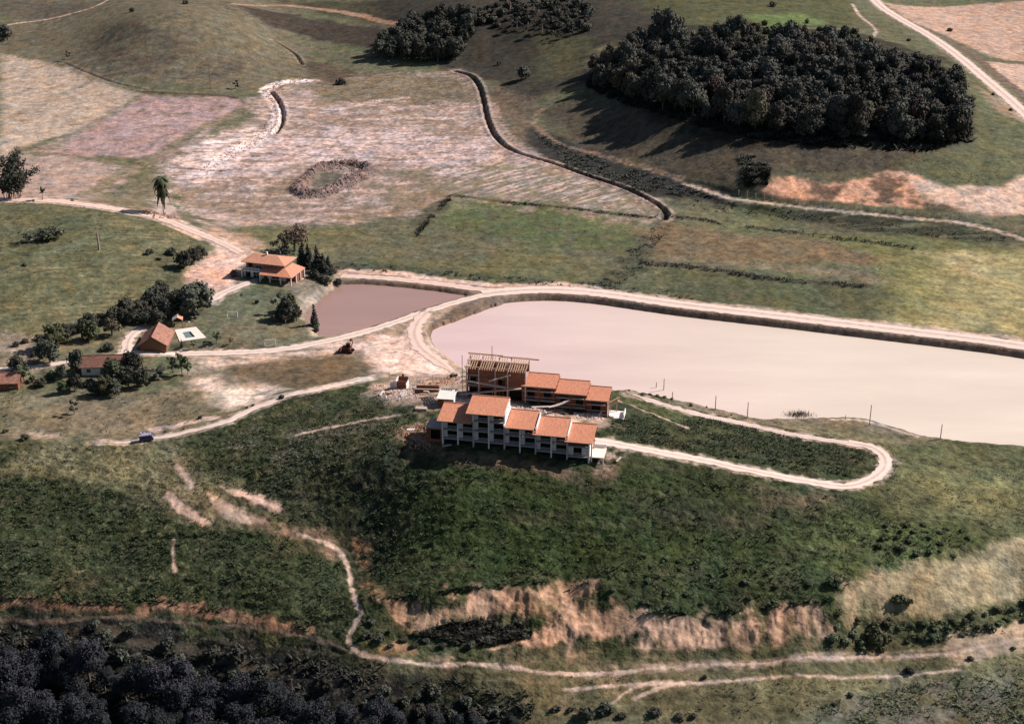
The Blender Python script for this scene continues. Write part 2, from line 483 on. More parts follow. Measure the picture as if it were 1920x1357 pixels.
# --- left ploughed fields
FIELD_A = [(0,104),(100,122),(260,168),(440,178),(300,300),(150,290),(0,270)]
w, m = area([(0,100),(100,120),(200,160),(265,175),(130,250),(0,290)], (.38,.30,.235), 3, 2, 12, .95, 9)
rows(w, m, 2.2, 3.2, .06)
w, m = area([(130,255),(265,178),(180,260),(90,300),(0,300)], (.27,.225,.165), 3, 3, 10, .8, 9)
w, m = area([(180,226),(265,180),(300,182),(440,184),(462,198),(310,300),(150,292),(60,288)], (.335,.235,.225), 3, 3, 12, .95, 10, pos(fbm(GX / 9, GY / 12, 47, 3), -1.2, -.1))
rows(w, m, 2.3, 2.6, .09, 1.5, 1)
w, m = area([(-30,288),(110,292),(255,314),(160,376),(60,372),(-30,372)], (.335,.245,.205), 3, 3, 12, .9, 11)
rows(w, m, 2.25, 3.0, .06, 1.5, 2)
stripe(smooth_line(GL([(0,226),(60,205),(130,170),(180,150)]), 4), 4, (.26,.215,.155), .6, 1.5)
stripe(smooth_line(GL([(60,298),(120,265),(190,225),(265,178)]), 4), 4, (.21,.18,.125), .7, 1.5)
stripe(smooth_line(GL([(150,368),(230,322),(300,290),(380,240),(460,205)]), 4), 6, (.17,.145,.095), .8, 2.2)
stripe(smooth_line(GL([(60,286),(140,292),(230,305),(290,313)]), 4), 1.8, (.17,.14,.09), .8, .8)
stripe(smooth_line(GL([(270,173),(340,176),(420,180),(440,183)]), 4), 3, (.075,.052,.042), .9, .8)
# --- cleared, flooded and graded valley floor
MUDF = [(300,308),(400,255),(480,225),(470,185),(560,150),(700,140),(855,132),(905,190),(935,262),(1060,315),(1240,392),(1190,440),(1050,395),(900,385),(780,400),(640,420),(420,420),(350,400),(330,350)]
area(MUDF, (.285,.215,.175), 3, 5, 12, .95, 12)
w, m = area(MUDF, MUD, 6, 6, 22, .7, 13, pos(.7 * NH + .25 * NHF + .6 * N3 + .35 * N2, -.15, .75))
area([(720,320),(980,300),(1150,350),(1235,395),(1180,435),(1000,385),(840,372)], (.150,.140,.085), 5, 5, 14, .8, 20, pos(N2, -.9, .2))
area([(310,310),(400,262),(470,232),(520,255),(620,238),(760,250),(900,258),(960,290),(820,330),(720,300),(560,300),(470,330),(400,345),(340,345)], MUD, 6, 7, 22, .95, 14, pos(.7 * NH + .35 * NHF + .6 * N3 + .3 * N2, -.6, .4))
area([(300,312),(400,258),(480,236),(500,262),(430,310),(380,325)], (.66,.53,.48), 4, 4, 10, .9, 15, pos(NHF + .5 * N2, -.6, .4))
area([(780,300),(980,292),(1150,350),(1180,390),(1000,380),(860,360)], MUD, 6, 5, 16, .75, 16, pos(fbm((GX + GY) / 20, (GX - GY) / 3.2, 17, 3), -.1, .5))
area([(340,300),(420,300),(420,345),(350,350)], (.60,.47,.43), 4, 4, 10, .8, 17, pos(NHF, -.4, .4))
area([(360,395),(440,395),(480,410),(420,425),(350,420)], (.42,.31,.28), 4, 4, 14, .8, 18, pos(NH, -.3, .5))
area([(560,160),(700,140),(850,140),(895,190),(820,195),(600,190)], (.135,.115,.068), 6, 6, 18, .75, 19)
area([(640,170),(840,200),(890,250),(740,225)], (.20,.155,.10), 6, 6, 18, .55, 19, pos(-NH, -.2, .5))
area([(345,350),(470,345),(560,335),(560,375),(700,350),(820,345),(870,385),(640,418),(360,395)], (.190,.145,.098), 5, 5, 16, .9, 20, pos(N1 - .4 * NH, -.5, .5))
stripe(smooth_line(GL([(575,152),(530,155),(500,168),(510,185),(521,208),(512,240),(482,262),(430,285),(395,310),(388,330)]), 5), 5.5, (.70,.57,.53), .95, 1.2, 3, 1.2, 20, pos(N3, -1.2, .1))
stripe(smooth_line(GL([(600,156),(640,145),(690,142)]), 4), 4, (.10,.07,.055), .7, 2)
area([(560,122),(610,118),(660,135),(650,160),(590,150)], (.085,.062,.046), 3, 4, 8, .8, 21)
for ln in ([(560,200),(640,205),(700,190),(760,184)], [(660,225),(760,222),(880,222)], [(690,268),(780,262),(860,258),(915,258)], [(505,262),(600,262),(700,268)]):
    stripe(smooth_line(GL(ln), 4), 3, (.56,.44,.39), .8, 1.6, 5, 1.2, 22, pos(N3, -1, .3))
for ln in ([(470,330),(520,318),(560,302),(590,300)], [(820,390),(900,378),(1000,392)]):
    stripe(smooth_line(GL(ln), 4), 1.6, (.44,.33,.25), .7, .8)
stripe(RING, 6.0, (.24,.175,.16), .95, 1.4, 3, 1.2, 23)
stripe(RING, 8.0, (.10,.072,.062), .9, 2.4, 3, 1.5, 24, pos(N3 + .4 * N2, -.3, .4))
area(HOLE, (.115,.105,.082), 1.0, .6, 4, .95, 25, px=False)
# green squares and wet ground in the valley
area([(850,375),(1000,375),(1220,430),(1180,470),(960,450),(800,420)], (.086,.108,.048), 5, 5, 16, .85, 26, pos(N2, -.9, .2))
area([(780,395),(850,365),(830,400),(770,440)], (.075,.072,.05), 2, 3, 8, .8, 27)
area([(380,425),(640,425),(900,455),(1150,500),(1180,535),(950,520),(760,505),(600,480)], (.125,.112,.056), 5, 5, 20, .7, 28, pos(N1, -.6, .4))
area([(620,490),(700,490),(900,515),(1100,530),(1250,545),(1180,555),(960,530),(760,512),(640,510)], (.062,.070,.046), 3, 3, 8, .85, 29)
area([(1190,450),(1240,415),(1270,410),(1210,500),(1150,545),(1110,535)], (.070,.076,.052), 4, 4, 10, .8, 30)
area([(1190,430),(1250,420),(1500,445),(1710,470),(1690,500),(1440,490),(1220,475)], (.165,.118,.072), 3, 3, 14, .8, 31)
area([(1240,505),(1440,520),(1690,540),(1700,600),(1480,580),(1260,560)], (.078,.086,.046), 3, 3, 10, .85, 32, pos(N2, -.9, .1))
area([(1210,485),(1400,498),(1620,528),(1700,530),(1690,520),(1440,492),(1230,478)], (.18,.145,.095), 2, 2, 10, .8, 33)
stripe(smooth_line(GL([(1200,492),(1280,498),(1380,512),(1460,525),(1620,535)]), 4), 2.6, (.055,.050,.042), .9, 1.2)
stripe(smooth_line(GL([(1240,405),(1320,412),(1420,428),(1560,445),(1720,465)]), 4), 2.6, (.050,.048,.036), .9, 1.2)
stripe(smooth_line(GL([(850,365),(940,378),(1050,388),(1150,400),(1230,408)]), 4), 2.4, (.075,.072,.046), .85, .9)
area([(1270,385),(1420,400),(1700,450),(1920,455),(1920,430),(1760,410),(1400,385)], (.036,.040,.028), 3, 3, 12, .9, 34, pos(NH, -.9, .2))
area([(1280,395),(1400,405),(1520,430),(1380,425)], (.135,.135,.070), 3, 3, 10, .8, 35)
area([(1500,440),(1700,440),(1920,470),(1920,500),(1750,490),(1600,470)], (.120,.128,.056), 3, 3, 14, .8, 36)
# pale hay field at the right
w, m = area([(1720,470),(1930,470),(2200,520),(2200,680),(1930,625),(1800,612),(1690,598),(1700,540)], (.300,.262,.130), 8, 6, 25, .95, 37)
rows(w, m, 1.55, 5.5, .10, 5.0, 3)
area([(1650,470),(1760,480),(1760,560),(1700,600),(1660,560)], (.165,.165,.068), 8, 6, 20, .7, 38)
w, m = area([(1780,470),(1860,480),(1850,520),(1770,510)], (.34,.29,.165), 4, 4, 10, .7, 38)
rows(w, m, .3, 4.2, .16, 2.0, 4)
# --- reed hollow and wooded hill
area([(930,160),(1010,190),(1000,240),(1040,290),(960,280),(915,215)], (.150,.112,.085), 4, 4, 10, .85, 39, pos(N3, -1.1, .3))
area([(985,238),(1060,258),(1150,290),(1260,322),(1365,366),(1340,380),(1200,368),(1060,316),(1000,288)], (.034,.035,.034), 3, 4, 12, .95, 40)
stripe(smooth_line(GL([(925,195),(935,235),(960,265),(1000,290)]), 4), 5, (.34,.25,.215), .85, 1.4, 3, 1.2, 41, pos(N3, -.9, .4))
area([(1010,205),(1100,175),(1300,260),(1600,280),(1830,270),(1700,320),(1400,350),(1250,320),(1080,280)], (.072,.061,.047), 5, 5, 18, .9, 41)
area([(1100,150),(1180,60),(1400,50),(1600,60),(1780,110),(1830,200),(1825,270),(1600,282),(1400,282),(1250,250)], (.040,.036,.026), 3, 3, 10, .95, 42)  # ground colour lowered here to deepen the wood's shadow
area([(1820,120),(1920,230),(1920,340),(1850,365),(1740,345),(1690,310),(1830,270)], (.105,.112,.062), 5, 4, 18, .85, 43)
area([(1380,290),(1450,300),(1440,345),(1390,350)], (.040,.038,.034), 3, 3, 6, .8, 44, pos(N3, -.8, .4))
stripe(smooth_line(GL([(1015,205),(1004,225),(1015,245),(1050,270),(1120,290),(1200,312),(1290,345)]), 5), 2.6, (.26,.18,.13), .75, 1.2, 4, 1, 45, pos(N3, -1, .5))
# cut bank along the foot of the wooded hill
CUT = [(1410,366),(1425,345),(1500,332),(1560,345),(1620,335),(1665,318),(1710,325),(1760,352),(1820,370),(1880,350),(1925,330),(1925,400),(1860,402),(1780,392),(1700,388),(1600,380),(1500,372)]
w, m = area(CUT, (.55,.31,.21), 1.5, 2.0, 7, .95, 46, pos(N2 + .4 * N3, -1.3, .0))
area([(1690,318),(1760,350),(1880,352),(1925,330),(1925,400),(1840,402),(1740,380)], (.56,.42,.335), 3, 2, 6, .85, 47)
area([(1640,330),(1690,330),(1690,375),(1640,380)], (.075,.058,.040), 2, 3, 5, .85, 48)
area([(1510,340),(1580,348),(1560,375),(1520,370)], (.10,.070,.048), 2, 3, 5, .85, 49)
area([(1690,375),(1760,382),(1820,395),(1750,398)], (.070,.068,.048), 1.5, 2, 5, .8, 50)
# far right fields and verges of the far road
w, m = area([(1660,6),(1930,0),(1930,118),(1860,108),(1780,70),(1700,38)], (.43,.295,.225), 3, 2, 10, .95, 51)
rows(w, m, .6, 5.0, .08, 5.0, 5)
w, m = area([(1850,116),(1930,122),(1930,190),(1895,160)], (.46,.33,.26), 2, 1.5, 8, .95, 52)
rows(w, m, 1.2, 5.0, .08, 3.0, 6)
stripe(smooth_line(GL([(1700,40),(1760,66),(1820,100),(1870,140),(1925,185)]), 4), 5, (.145,.105,.085), .9, 1.5)
stripe(smooth_line(GL([(1845,113),(1885,115),(1930,117)]), 3), 2, (.10,.085,.055), .9, .8)
area([(1640,40),(1700,60),(1790,130),(1840,150),(1880,200),(1800,140),(1700,90)], (.098,.100,.058), 4, 3, 12, .8, 53)
area([(1830,160),(1880,190),(1920,215),(1925,235),(1870,210)], (.30,.21,.155), 2, 2, 6, .7, 54)
# --- grass hill on the left
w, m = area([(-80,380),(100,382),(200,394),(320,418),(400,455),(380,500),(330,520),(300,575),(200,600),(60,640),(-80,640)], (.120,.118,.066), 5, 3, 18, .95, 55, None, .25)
rows(w, m * pos(N1[w], -.2, .4), 2.0, 7.0, .13, 5.0, 7)
area([(0,400),(220,420),(200,560),(0,560)], (.096,.108,.062), 8, 6, 20, .6, 56)
area([(0,480),(240,510),(180,620),(0,630)], (.165,.145,.075), 6, 6, 22, .6, 57, pos(fbm((GX + GY * .5) / 3, (GY - GX * .35) / 26, 21, 3), -.1, .6))
w = near(GL([(-20,380),(400,456),(300,575),(-20,640)]), 2)
q_ = GL([(-80,380),(100,382),(200,394),(320,418),(400,455),(380,500),(330,520),(300,575),(200,600),(60,640),(-80,640)])
ins_ = 1 - sstep(-3, 2, poly_sd(GX[w], GY[w], q_))
st_ = fbm((GX[w] + .45 * GY[w]) / 16, (GY[w] - .30 * GX[w]) / 1.5, 55, 3)
mixc(w, ins_ * pos(st_, .12, .6) * .6 * pos(fbm(GX[w] / 25, GY[w] / 25, 56, 2), -.6, .3), c3(.215,.180,.105))
mixc(w, ins_ * pos(-st_, .15, .6) * .5, c3(.075,.080,.045))
mixc(w, ins_ * pos(fbm(GX[w] / 3.0, GY[w] / 3.4, 57, 3), .15, .6) * .35, c3(.070,.078,.045))
# --- village and lawn
area([(0,640),(120,640),(260,600),(350,560),(400,560),(330,660),(0,720)], (.155,.140,.085), 4, 3, 10, .7, 58)
area([(0,620),(60,640),(60,690),(0,700)], (.30,.225,.175), 3, 3, 8, .8, 59)
area([(400,560),(440,545),(500,540),(560,545),(605,570),(590,640),(500,652),(400,658),(350,655),(390,610)], (.108,.120,.078), 3, 2, 8, .95, 60)
area([(400,600),(560,600),(590,640),(420,655)], (.142,.126,.082), 4, 3, 12, .8, 61)
area([(530,525),(575,520),(615,545),(585,570),(550,565)], (.205,.175,.135), 2, 2, 5, .85, 62)
area([(360,500),(400,465),(450,462),(480,478),(450,500),(440,535),(400,545),(350,530)], (.62,.42,.34), 2.5, 2, 8, .95, 63)
area([(380,500),(430,505),(420,535),(370,530)], (.48,.27,.19), 3, 3, 6, .7, 64, pos(N2, -.4, .6))
area([(400,440),(470,470),(520,470),(450,440),(380,415)], (.42,.28,.215), 3, 3, 10, .75, 65)
stripe(ROADS['ridge'][0], 8, (.50,.365,.29), .85, 1.8, 5, 1.5, 66)
area([(270,390),(330,395),(345,412),(300,410)], (.34,.24,.205), 2, 2, 5, .85, 67, pos(N3, -.8, .5))
area([(295,360),(320,355),(330,400),(290,400)], (.46,.355,.32), 3, 3, 8, .7, 67)
# --- bare earth between the ponds and the hill
area([(670,640),(700,628),(775,600),(800,640),(860,695),(850,706),(760,702),(715,700),(690,670),(640,655)], (.69,.50,.42), 3, 2, 8, .97, 68)
area([(690,645),(760,640),(800,675),(760,695),(720,685)], (.62,.44,.37), 4, 3, 10, .7, 69, pos(NH, -.5, .6))
area([(560,650),(640,640),(700,632),(740,645),(720,700),(700,704),(680,672),(600,668)], (.58,.42,.34), 3, 3, 8, .85, 69, pos(N2, -1.0, .0))
stripe(smooth_line(GL([(548,739),(600,728),(660,714),(720,704)]), 4), 3.0, (.55,.42,.35), .7, 1.2, 3, 1, 69)
area([(705,625),(782,600),(770,628),(735,632)], (.30,.215,.145), 1.5, 1, 5, .95, 70)
area([(340,668),(500,662),(640,645),(680,650),(660,665),(500,690),(360,700)], (.56,.41,.325), 4, 4, 14, .9, 71, pos(NH, -.9, .4))
area([(430,690),(560,672),(650,662),(700,680),(720,700),(620,720),(500,728),(420,712)], (.135,.098,.062), 3, 3, 12, .92, 72)
area([(330,705),(400,700),(430,722),(540,728),(560,742),(500,760),(430,770),(370,740)], (.62,.465,.375), 4, 4, 12, .92, 73, pos(NH + .4 * N2, -.8, .3))
area([(390,725),(500,732),(470,758),(420,765)], (.68,.57,.48), 3, 3, 10, .8, 74)
area([(0,730),(160,750),(340,730),(440,775),(380,790),(280,815),(180,826),(0,820)], (.205,.165,.112), 4, 4, 18, .85, 75)
area([(0,740),(120,745),(100,800),(0,800)], (.165,.148,.090), 4, 4, 14, .6, 76)
area([(300,745),(400,750),(420,775),(330,790),(270,780)], (.125,.110,.066), 4, 4, 10, .7, 77)
area([(60,812),(110,812),(110,820),(60,822)], (.42,.32,.25), 1.5, 1.5, 4, .9, 78)
stripe(smooth_line(GL([(290,806),(330,797),(380,786),(400,783)]), 4), 2.6, (.50,.375,.32), .9, .8)
# --- hotel hill and foreground: shaggy dark grass
HILL = [(-60,826),(180,834),(300,828),(430,795),(540,745),(640,728),(720,715),(860,702),(1160,728),(1300,765),(1500,780),(1700,812),(1930,842),(1930,1360),(-60,1360)]
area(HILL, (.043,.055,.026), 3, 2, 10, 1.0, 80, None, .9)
area([(1640,800),(1930,842),(1930,1010),(1820,1000),(1680,960),(1600,915),(1660,890)], (.112,.118,.060), 6, 4, 14, .9, 81, None, .6)
area([(1700,880),(1930,900),(1930,1000),(1780,980)], (.165,.165,.080), 8, 6, 16, .8, 82)
area([(0,826),(330,830),(440,920),(330,960),(220,920),(60,885),(0,890)], (.150,.142,.078), 4, 5, 16, .9, 83, None, .75)
area([(0,840),(160,850),(320,880),(330,950),(220,915),(60,880)], (.225,.20,.12), 4, 5, 9, .5, 84, pos(N3 + .5 * N2, -.1, .6))
area([(450,800),(700,740),(780,760),(740,860),(560,880),(420,880)], (.100,.092,.070), 4, 5, 10, .6, 85, pos(N2, -.4, .5))
area([(400,890),(640,870),(640,980),(520,960)], (.048,.050,.032), 6, 5, 14, .6, 85)
area([(0,890),(200,920),(330,970),(480,985),(620,1030),(640,1130),(480,1150),(0,1120)], (.034,.047,.022), 6, 5, 14, .85, 86)
area([(640,860),(760,840),(800,880),(720,980),(760,1100),(690,1080),(650,980)], (.022,.028,.018), 6, 5, 14, .9, 87)  # darker flank: shade of the slope painted into the grass colour
area([(740,870),(1100,890),(1400,930),(1500,1060),(1300,1130),(1000,1080),(840,1090),(740,1000)], (.033,.052,.018), 8, 6, 18, .85, 88)
area([(1200,950),(1400,960),(1380,1000),(1230,990)], (.055,.045,.036), 6, 5, 14, .6, 89)
area([(1120,1060),(1400,1050),(1580,1060),(1560,1130),(1250,1150),(1130,1120)], (.050,.068,.031), 5, 4, 10, .8, 90)
area([(1480,990),(1700,975),(1860,1010),(1820,1050),(1600,1080),(1520,1060)], (.078,.104,.042), 5, 4, 12, .9, 91)
area([(1160,745),(1300,772),(1560,828),(1640,850),(1600,895),(1400,865),(1200,830),(1130,800)], (.046,.055,.030), 4, 3, 10, .85, 92, None, .9)
area([(1165,733),(1240,750),(1300,778),(1400,800),(1380,815),(1250,785),(1165,752)], (.080,.094,.042), 3, 2, 8, .85, 93)
area([(1240,750),(1330,762),(1450,782),(1640,790),(1760,822),(1700,835),(1640,828),(1500,808),(1380,785)], (.200,.165,.115), 2, 2, 8, .9, 94, None, .4)
area([(1500,795),(1700,815),(1760,830),(1640,835),(1520,812)], (.145,.135,.075), 3, 3, 8, .7, 95)
stripe(smooth_line(GL([(1560,786),(1620,788),(1680,806),(1720,818)]), 4), 1.0, (.55,.45,.38), .8, .3, 3, .4)
area([(1440,920),(1560,930),(1520,955),(1450,945)], (.20,.145,.095), 4, 3, 8, .6, 95)
# worn ground round the building works
area([(690,730),(740,705),(860,705),(900,740),(1000,760),(1130,780),(1150,800),(1000,790),(900,770),(800,770),(720,752)], (.40,.29,.225), 3, 3, 6, .85, 96, None, .1)
area([(830,745),(900,750),(1020,775),(1080,790),(960,780),(860,770)], (.66,.56,.50), 2, 2, 5, .85, 97, None, 0)
area([(745,800),(800,790),(820,830),(780,850),(750,835)], (.34,.215,.15), 3, 3, 6, .8, 98, pos(N3, -.9, .4), .3)
area([(800,842),(960,855),(1060,880),(1150,885),(1140,895),(1040,890),(900,872),(800,860)], (.150,.105,.075), 2, 2, 6, .85, 99, None, .4)
area([(1110,850),(1170,840),(1150,880),(1110,895)], (.40,.31,.26), 2, 2, 5, .7, 99, pos(N3, -.8, .4))
# bare scars in the gully
for poly in ([(318,920),(345,945),(400,980),(380,985),(330,960),(312,935)], [(390,925),(440,950),(495,975),(450,985),(410,965)], [(415,912),(470,925),(545,962),(540,968),(480,945),(420,922)]):
    area(poly, (.62,.42,.33), .8, .9, 4, .97, 100, pos(N3, -2.2, -.8), 0)
area([(320,915),(420,920),(500,980),(420,990),(330,960)], (.22,.165,.10), 4, 3, 6, .6, 101)
area([(480,975),(560,985),(640,1010),(650,1035),(580,1015),(500,1000)], (.24,.155,.115), 3, 3, 6, .85, 102, pos(N3, -1, .3), .1)
area([(325,850),(345,860),(365,905),(350,915)], (.25,.195,.14), 1.5, 1.5, 5, .8, 103, None, .2)
area([(665,1015),(690,1030),(695,1080),(720,1120),(700,1115),(680,1060)], (.30,.165,.095), 1.5, 2, 5, .8, 104, pos(N3, -.7, .5), .2)
# orange cliffs
N5_ = fbm(GX / 3.2, GY / 4.0, 44, 3)
GUL = fbm(GX / 0.9, GY / 7.0, 23, 3)
for poly, col in (([(712,1122),(745,1122),(800,1140),(830,1130),(900,1104),(960,1096),(1010,1106),(1010,1150),(930,1158),(850,1172),(790,1175),(740,1158)], ORANGE),
                  ([(990,1100),(1040,1096),(1090,1090),(1125,1095),(1110,1115),(1060,1125),(1040,1150),(1000,1150)], ORANGE),
                  ([(1000,1105),(1060,1120),(1150,1140),(1215,1155),(1200,1190),(1140,1180),(1040,1160)], (.44,.285,.19)),
                  ([(1030,1150),(1100,1140),(1150,1140),(1145,1200),(1090,1200),(1070,1235),(1050,1205),(960,1215),(930,1212),(1000,1190)], (.47,.29,.195)),
                  ([(1190,1160),(1280,1162),(1320,1155),(1400,1148),(1470,1138),(1550,1132),(1560,1180),(1500,1200),(1420,1208),(1330,1212),(1250,1215),(1200,1212)], (.46,.30,.21)),
                  ([(700,1210),(760,1205),(790,1228),(720,1228)], (.40,.23,.13)),
                  ([(820,1235),(880,1238),(860,1262),(830,1255)], (.48,.33,.23)),
                  ([(1025,1300),(1070,1300),(1050,1325),(1025,1318)], (.50,.35,.24)),
                  ([(1150,1250),(1300,1240),(1300,1252),(1180,1262)], (.50,.36,.26)),
                  ([(980,1272),(1040,1270),(1060,1280),(1000,1282)], (.44,.29,.19))):
    area(poly, col, 1.3, 2.2, 4, .94, 105, pos(.18 * GUL + 1.0 * N5_ + .35 * N2, -1.5, -.35), 0.0)
for x0 in (1362, 1424, 1478, 1518):
    stripe(smooth_line(GL([(x0, 1146), (x0 + 5, 1165), (x0 + 12, 1200)]), 4), 1.2, (.105,.095,.052), .8, .8, 2, .6, 106, None, .5)
area([(1000,1120),(1130,1115),(1140,1150),(1060,1170),(1000,1150)], (.10,.090,.045), 2, 2.5, 5, .65, 106, pos(N2, -.5, .4), .5)
area([(830,1165),(960,1150),(1000,1185),(920,1210),(840,1210),(780,1190)], (.048,.058,.030), 2.5, 2, 5, .9, 107, None, .8)
# tan bank at the right
area([(1575,1080),(1700,1062),(1830,1040),(1930,1000),(1930,1130),(1820,1150),(1760,1160),(1700,1160),(1640,1150),(1600,1170),(1580,1130)], TAN, 2.0, 2.0, 6, .95, 108, None, .25)
area([(1570,1085),(1650,1080),(1660,1160),(1590,1175)], (.45,.30,.21), 3, 3, 6, .6, 109, pos(N2, -.4, .6))
area([(1580,1150),(1640,1150),(1710,1165),(1690,1215),(1590,1215)], (.062,.078,.040), 2, 2.5, 5, .85, 110, None, .9)
area([(1700,1165),(1780,1160),(1930,1120),(1930,1180),(1800,1200),(1700,1212)], (.105,.122,.060), 2, 2.5, 6, .85, 111, None, .8)
# track shelf and the flat below it
area([(640,1232),(1000,1246),(1300,1220),(1600,1215),(1930,1180),(1930,1360),(1000,1360),(900,1300),(700,1260)], (.125,.112,.062), 4, 4, 16, .85, 112, None, .35)
area([(900,1240),(1200,1230),(1400,1240),(1300,1300),(1100,1300),(980,1280)], (.20,.150,.092), 5, 4, 14, .75, 113, pos(N2, -.6, .5))
area([(1290,1240),(1500,1236),(1650,1235),(1660,1262),(1400,1268),(1300,1262)], (.085,.092,.058), 3, 3, 8, .7, 114)
area([(1400,1275),(1700,1270),(1930,1210),(1930,1300),(1560,1310),(1430,1300)], (.165,.165,.092), 5, 4, 16, .8, 115)
area([(1560,1310),(1700,1280),(1930,1260),(1930,1360),(1530,1360)], (.135,.128,.108), 5, 5, 10, .9, 116, pos(N2 + .4 * N3, -.9, .4), .4)
stripe(smooth_line(GL([(1800,1212),(1860,1205),(1930,1188)]), 4), 7, (.40,.31,.225), .85, 1.5)
# bank along the lower left
stripe(smooth_line(GL([(-20,1128),(40,1128),(100,1134),(160,1136),(222,1138)]), 4), 1.7, (.33,.185,.12), .8, .8, 3, .8, 117, pos(GUL, -1, .1))
stripe(smooth_line(GL([(268,1142),(310,1132),(380,1144),(450,1158),(520,1172),(580,1184)]), 4), 1.7, (.34,.19,.125), .85, .9, 3, .8, 118, pos(GUL, -1, .1))
area([(-60,1150),(300,1160),(640,1220),(700,1260),(900,1320),(1000,1370),(-60,1400)], (.014,.015,.017), 3, 3, 10, .95, 119, None, .8)  # shade of the dim corner put into the ground colour
area([(560,1200),(680,1240),(860,1270),(920,1310),(780,1300),(600,1260)], (.034,.033,.024), 3, 4, 8, .8, 120)
stripe(smooth_line(GL([(190,1178),(240,1202),(330,1214),(420,1235),(520,1260)]), 4), 1.4, (.10,.085,.06), .7, 1.2)
# verges and trodden ground along the roads and tracks
for k, (ln, wd) in ROADS.items():
    stripe(ln, wd + 1.2, (.50,.39,.32) if k != 'house' else (.52,.44,.38), .7, 1.1, 3, .9, 121, pos(N3, -1.1, .3))
stripe([q for q in smooth_line(Z18([(650,510),(720,510),(800,520),(880,530),(960,536),(1060,532)], 1.3), 4)], 4.5, (.58,.40,.33), .9, 1.2, 5, 1.5, 122)
stripe([q for q in smooth_line(Z18([(1040,530),(1130,541),(1280,562),(1480,585),(1640,603),(1800,621),(1930,636)], 1.3), 4)], 3.5, (.52,.385,.31), .7, 1.6, 6, 1.5, 123)
for dy_ in (-7, 6):
    ln2 = smooth_line(GL([(1200, 1256 + dy_), (1300, 1247 + dy_), (1480, 1236 + dy_), (1650, 1231 + dy_), (1790, 1222 + dy_)]), 4)
    stripe(ln2, .4, (.34,.255,.195), .6, .25, 2, .4, 127, pos(N3, -1.2, .1))
for k, (ln, wd) in TRACKS.items():
    stripe(ln, wd, (.52,.39,.32) if k != 'bank' else (.16,.12,.09), .85, .3, 2, .4, 124, pos(N3, -1.5, -.2))
# pond banks: brown earth, darker at the waterline
for poly, lvl in ((BIG_POND, 0.0), (SMALL_POND, 0.3)):
    w = near(poly, 6)
    sd = poly_sd(GX[w], GY[w], poly)
    far_side = sstep(345, 352, GY[w])
    m = (1 - sstep(2.4, 3.6, sd + .4 * N2[w])) * far_side * (.9 if lvl == 0 else .6)
    mixc(w, m, c3(.36,.275,.215))
    mixc(w, (1 - sstep(-.2, .8, sd)) * .8, c3(.150,.110,.082))
for ln, wd, dp in DITCHES:
    stripe(ln, wd * 1.15, (.065,.048,.040), .85, .2, 2, .5, 125)  # dark bed: wet mud plus the cut's own shade put into the colour
    w = near(ln, 8)
    d, z, s = line_d(GX[w], GY[w], ln)
    mixc(w, np.exp(-((d - wd * 1.9) / 0.9) ** 2) * pos(N3[w], -1, .2) * (.5 if dp > 1.2 else .2), c3(.46,.35,.305))

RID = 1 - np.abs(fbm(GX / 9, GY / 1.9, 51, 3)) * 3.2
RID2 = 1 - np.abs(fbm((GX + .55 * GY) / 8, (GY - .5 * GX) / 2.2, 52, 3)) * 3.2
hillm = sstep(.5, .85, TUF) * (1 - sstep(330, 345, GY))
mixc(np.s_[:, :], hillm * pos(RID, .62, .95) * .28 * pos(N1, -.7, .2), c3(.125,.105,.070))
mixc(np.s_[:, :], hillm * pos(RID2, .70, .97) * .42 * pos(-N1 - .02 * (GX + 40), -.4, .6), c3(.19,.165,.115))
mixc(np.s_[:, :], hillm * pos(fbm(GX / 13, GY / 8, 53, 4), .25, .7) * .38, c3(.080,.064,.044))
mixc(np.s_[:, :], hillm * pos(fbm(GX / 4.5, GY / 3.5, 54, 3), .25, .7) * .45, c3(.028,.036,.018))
# general unevenness of colour
N5 = fbm(GX / 3.6, GY / 4.6, 43, 3)
val = 1 + 0.20 * N2 + 0.24 * N3 * (0.7 + .6 * TUF) + 0.12 * N1 + 0.22 * N5 + .10 * NHF * (1 - TUF)
COL *= np.clip(val, .35, 1.8)[..., None]
warm = 0.10 * fbm(GX / 11, GY / 13, 29, 3) + .05 * N5
COL[..., 0] *= 1 + warm
COL[..., 2] *= 1 - warm
COL = np.clip(COL, .008, .85)

# ------------------------------------------------------------------ fine relief: tussocks, clods, gullied cliffs
CLIFF = np.zeros((NY, NU))
for poly in ([(712,1122),(900,1104),(1010,1100),(1125,1092),(1150,1140),(1145,1200),(1000,1215),(850,1172),(740,1158)], [(1190,1158),(1400,1146),(1555,1130),(1560,1190),(1400,1212),(1200,1214)]):
    pw = GL(poly)
    w = near(pw, 6)
    CLIFF[w] = np.maximum(CLIFF[w], 1 - sstep(-1.5, 1.5, poly_sd(GX[w], GY[w], pw)))
NEARM = 1 - sstep(600, 1000, GY)
H += TUF * NEARM * (0.34 * fbm(GX / 1.9, GY / 1.5, 33, 3) + 0.30 * fbm(GX / 6, GY / 1.6, 34, 3) + .25 * fbm(GX / 7, GY / 5, 37, 2))
H += 0.15 * fbm(GX / 2.6, GY / 2.2, 35, 3) * NEARM * (1 - TUF)
H += CLIFF * 0.10 * GUL + CLIFF * 0.55 * fbm(GX / 3.5, GY / 5, 27, 4)
wr = near(RING, 6)
d, z, s = line_d(GX[wr], GY[wr], RING)
H[wr] += 0.6 * fbm(GX[wr] / 1.3, GY[wr] / 1.3, 36, 2) * (1 - sstep(2, 4, d))
# roads stay even
for k, (ln, wd) in ROADS.items():
    w = near(ln, wd + 2)
    d, z, s = line_d(GX[w], GY[w], ln)
    m = 1 - sstep(wd / 2 + .1, wd / 2 + 1.2, d)
    H[w] = H[w] * (1 - m) + (z - 0.06) * m
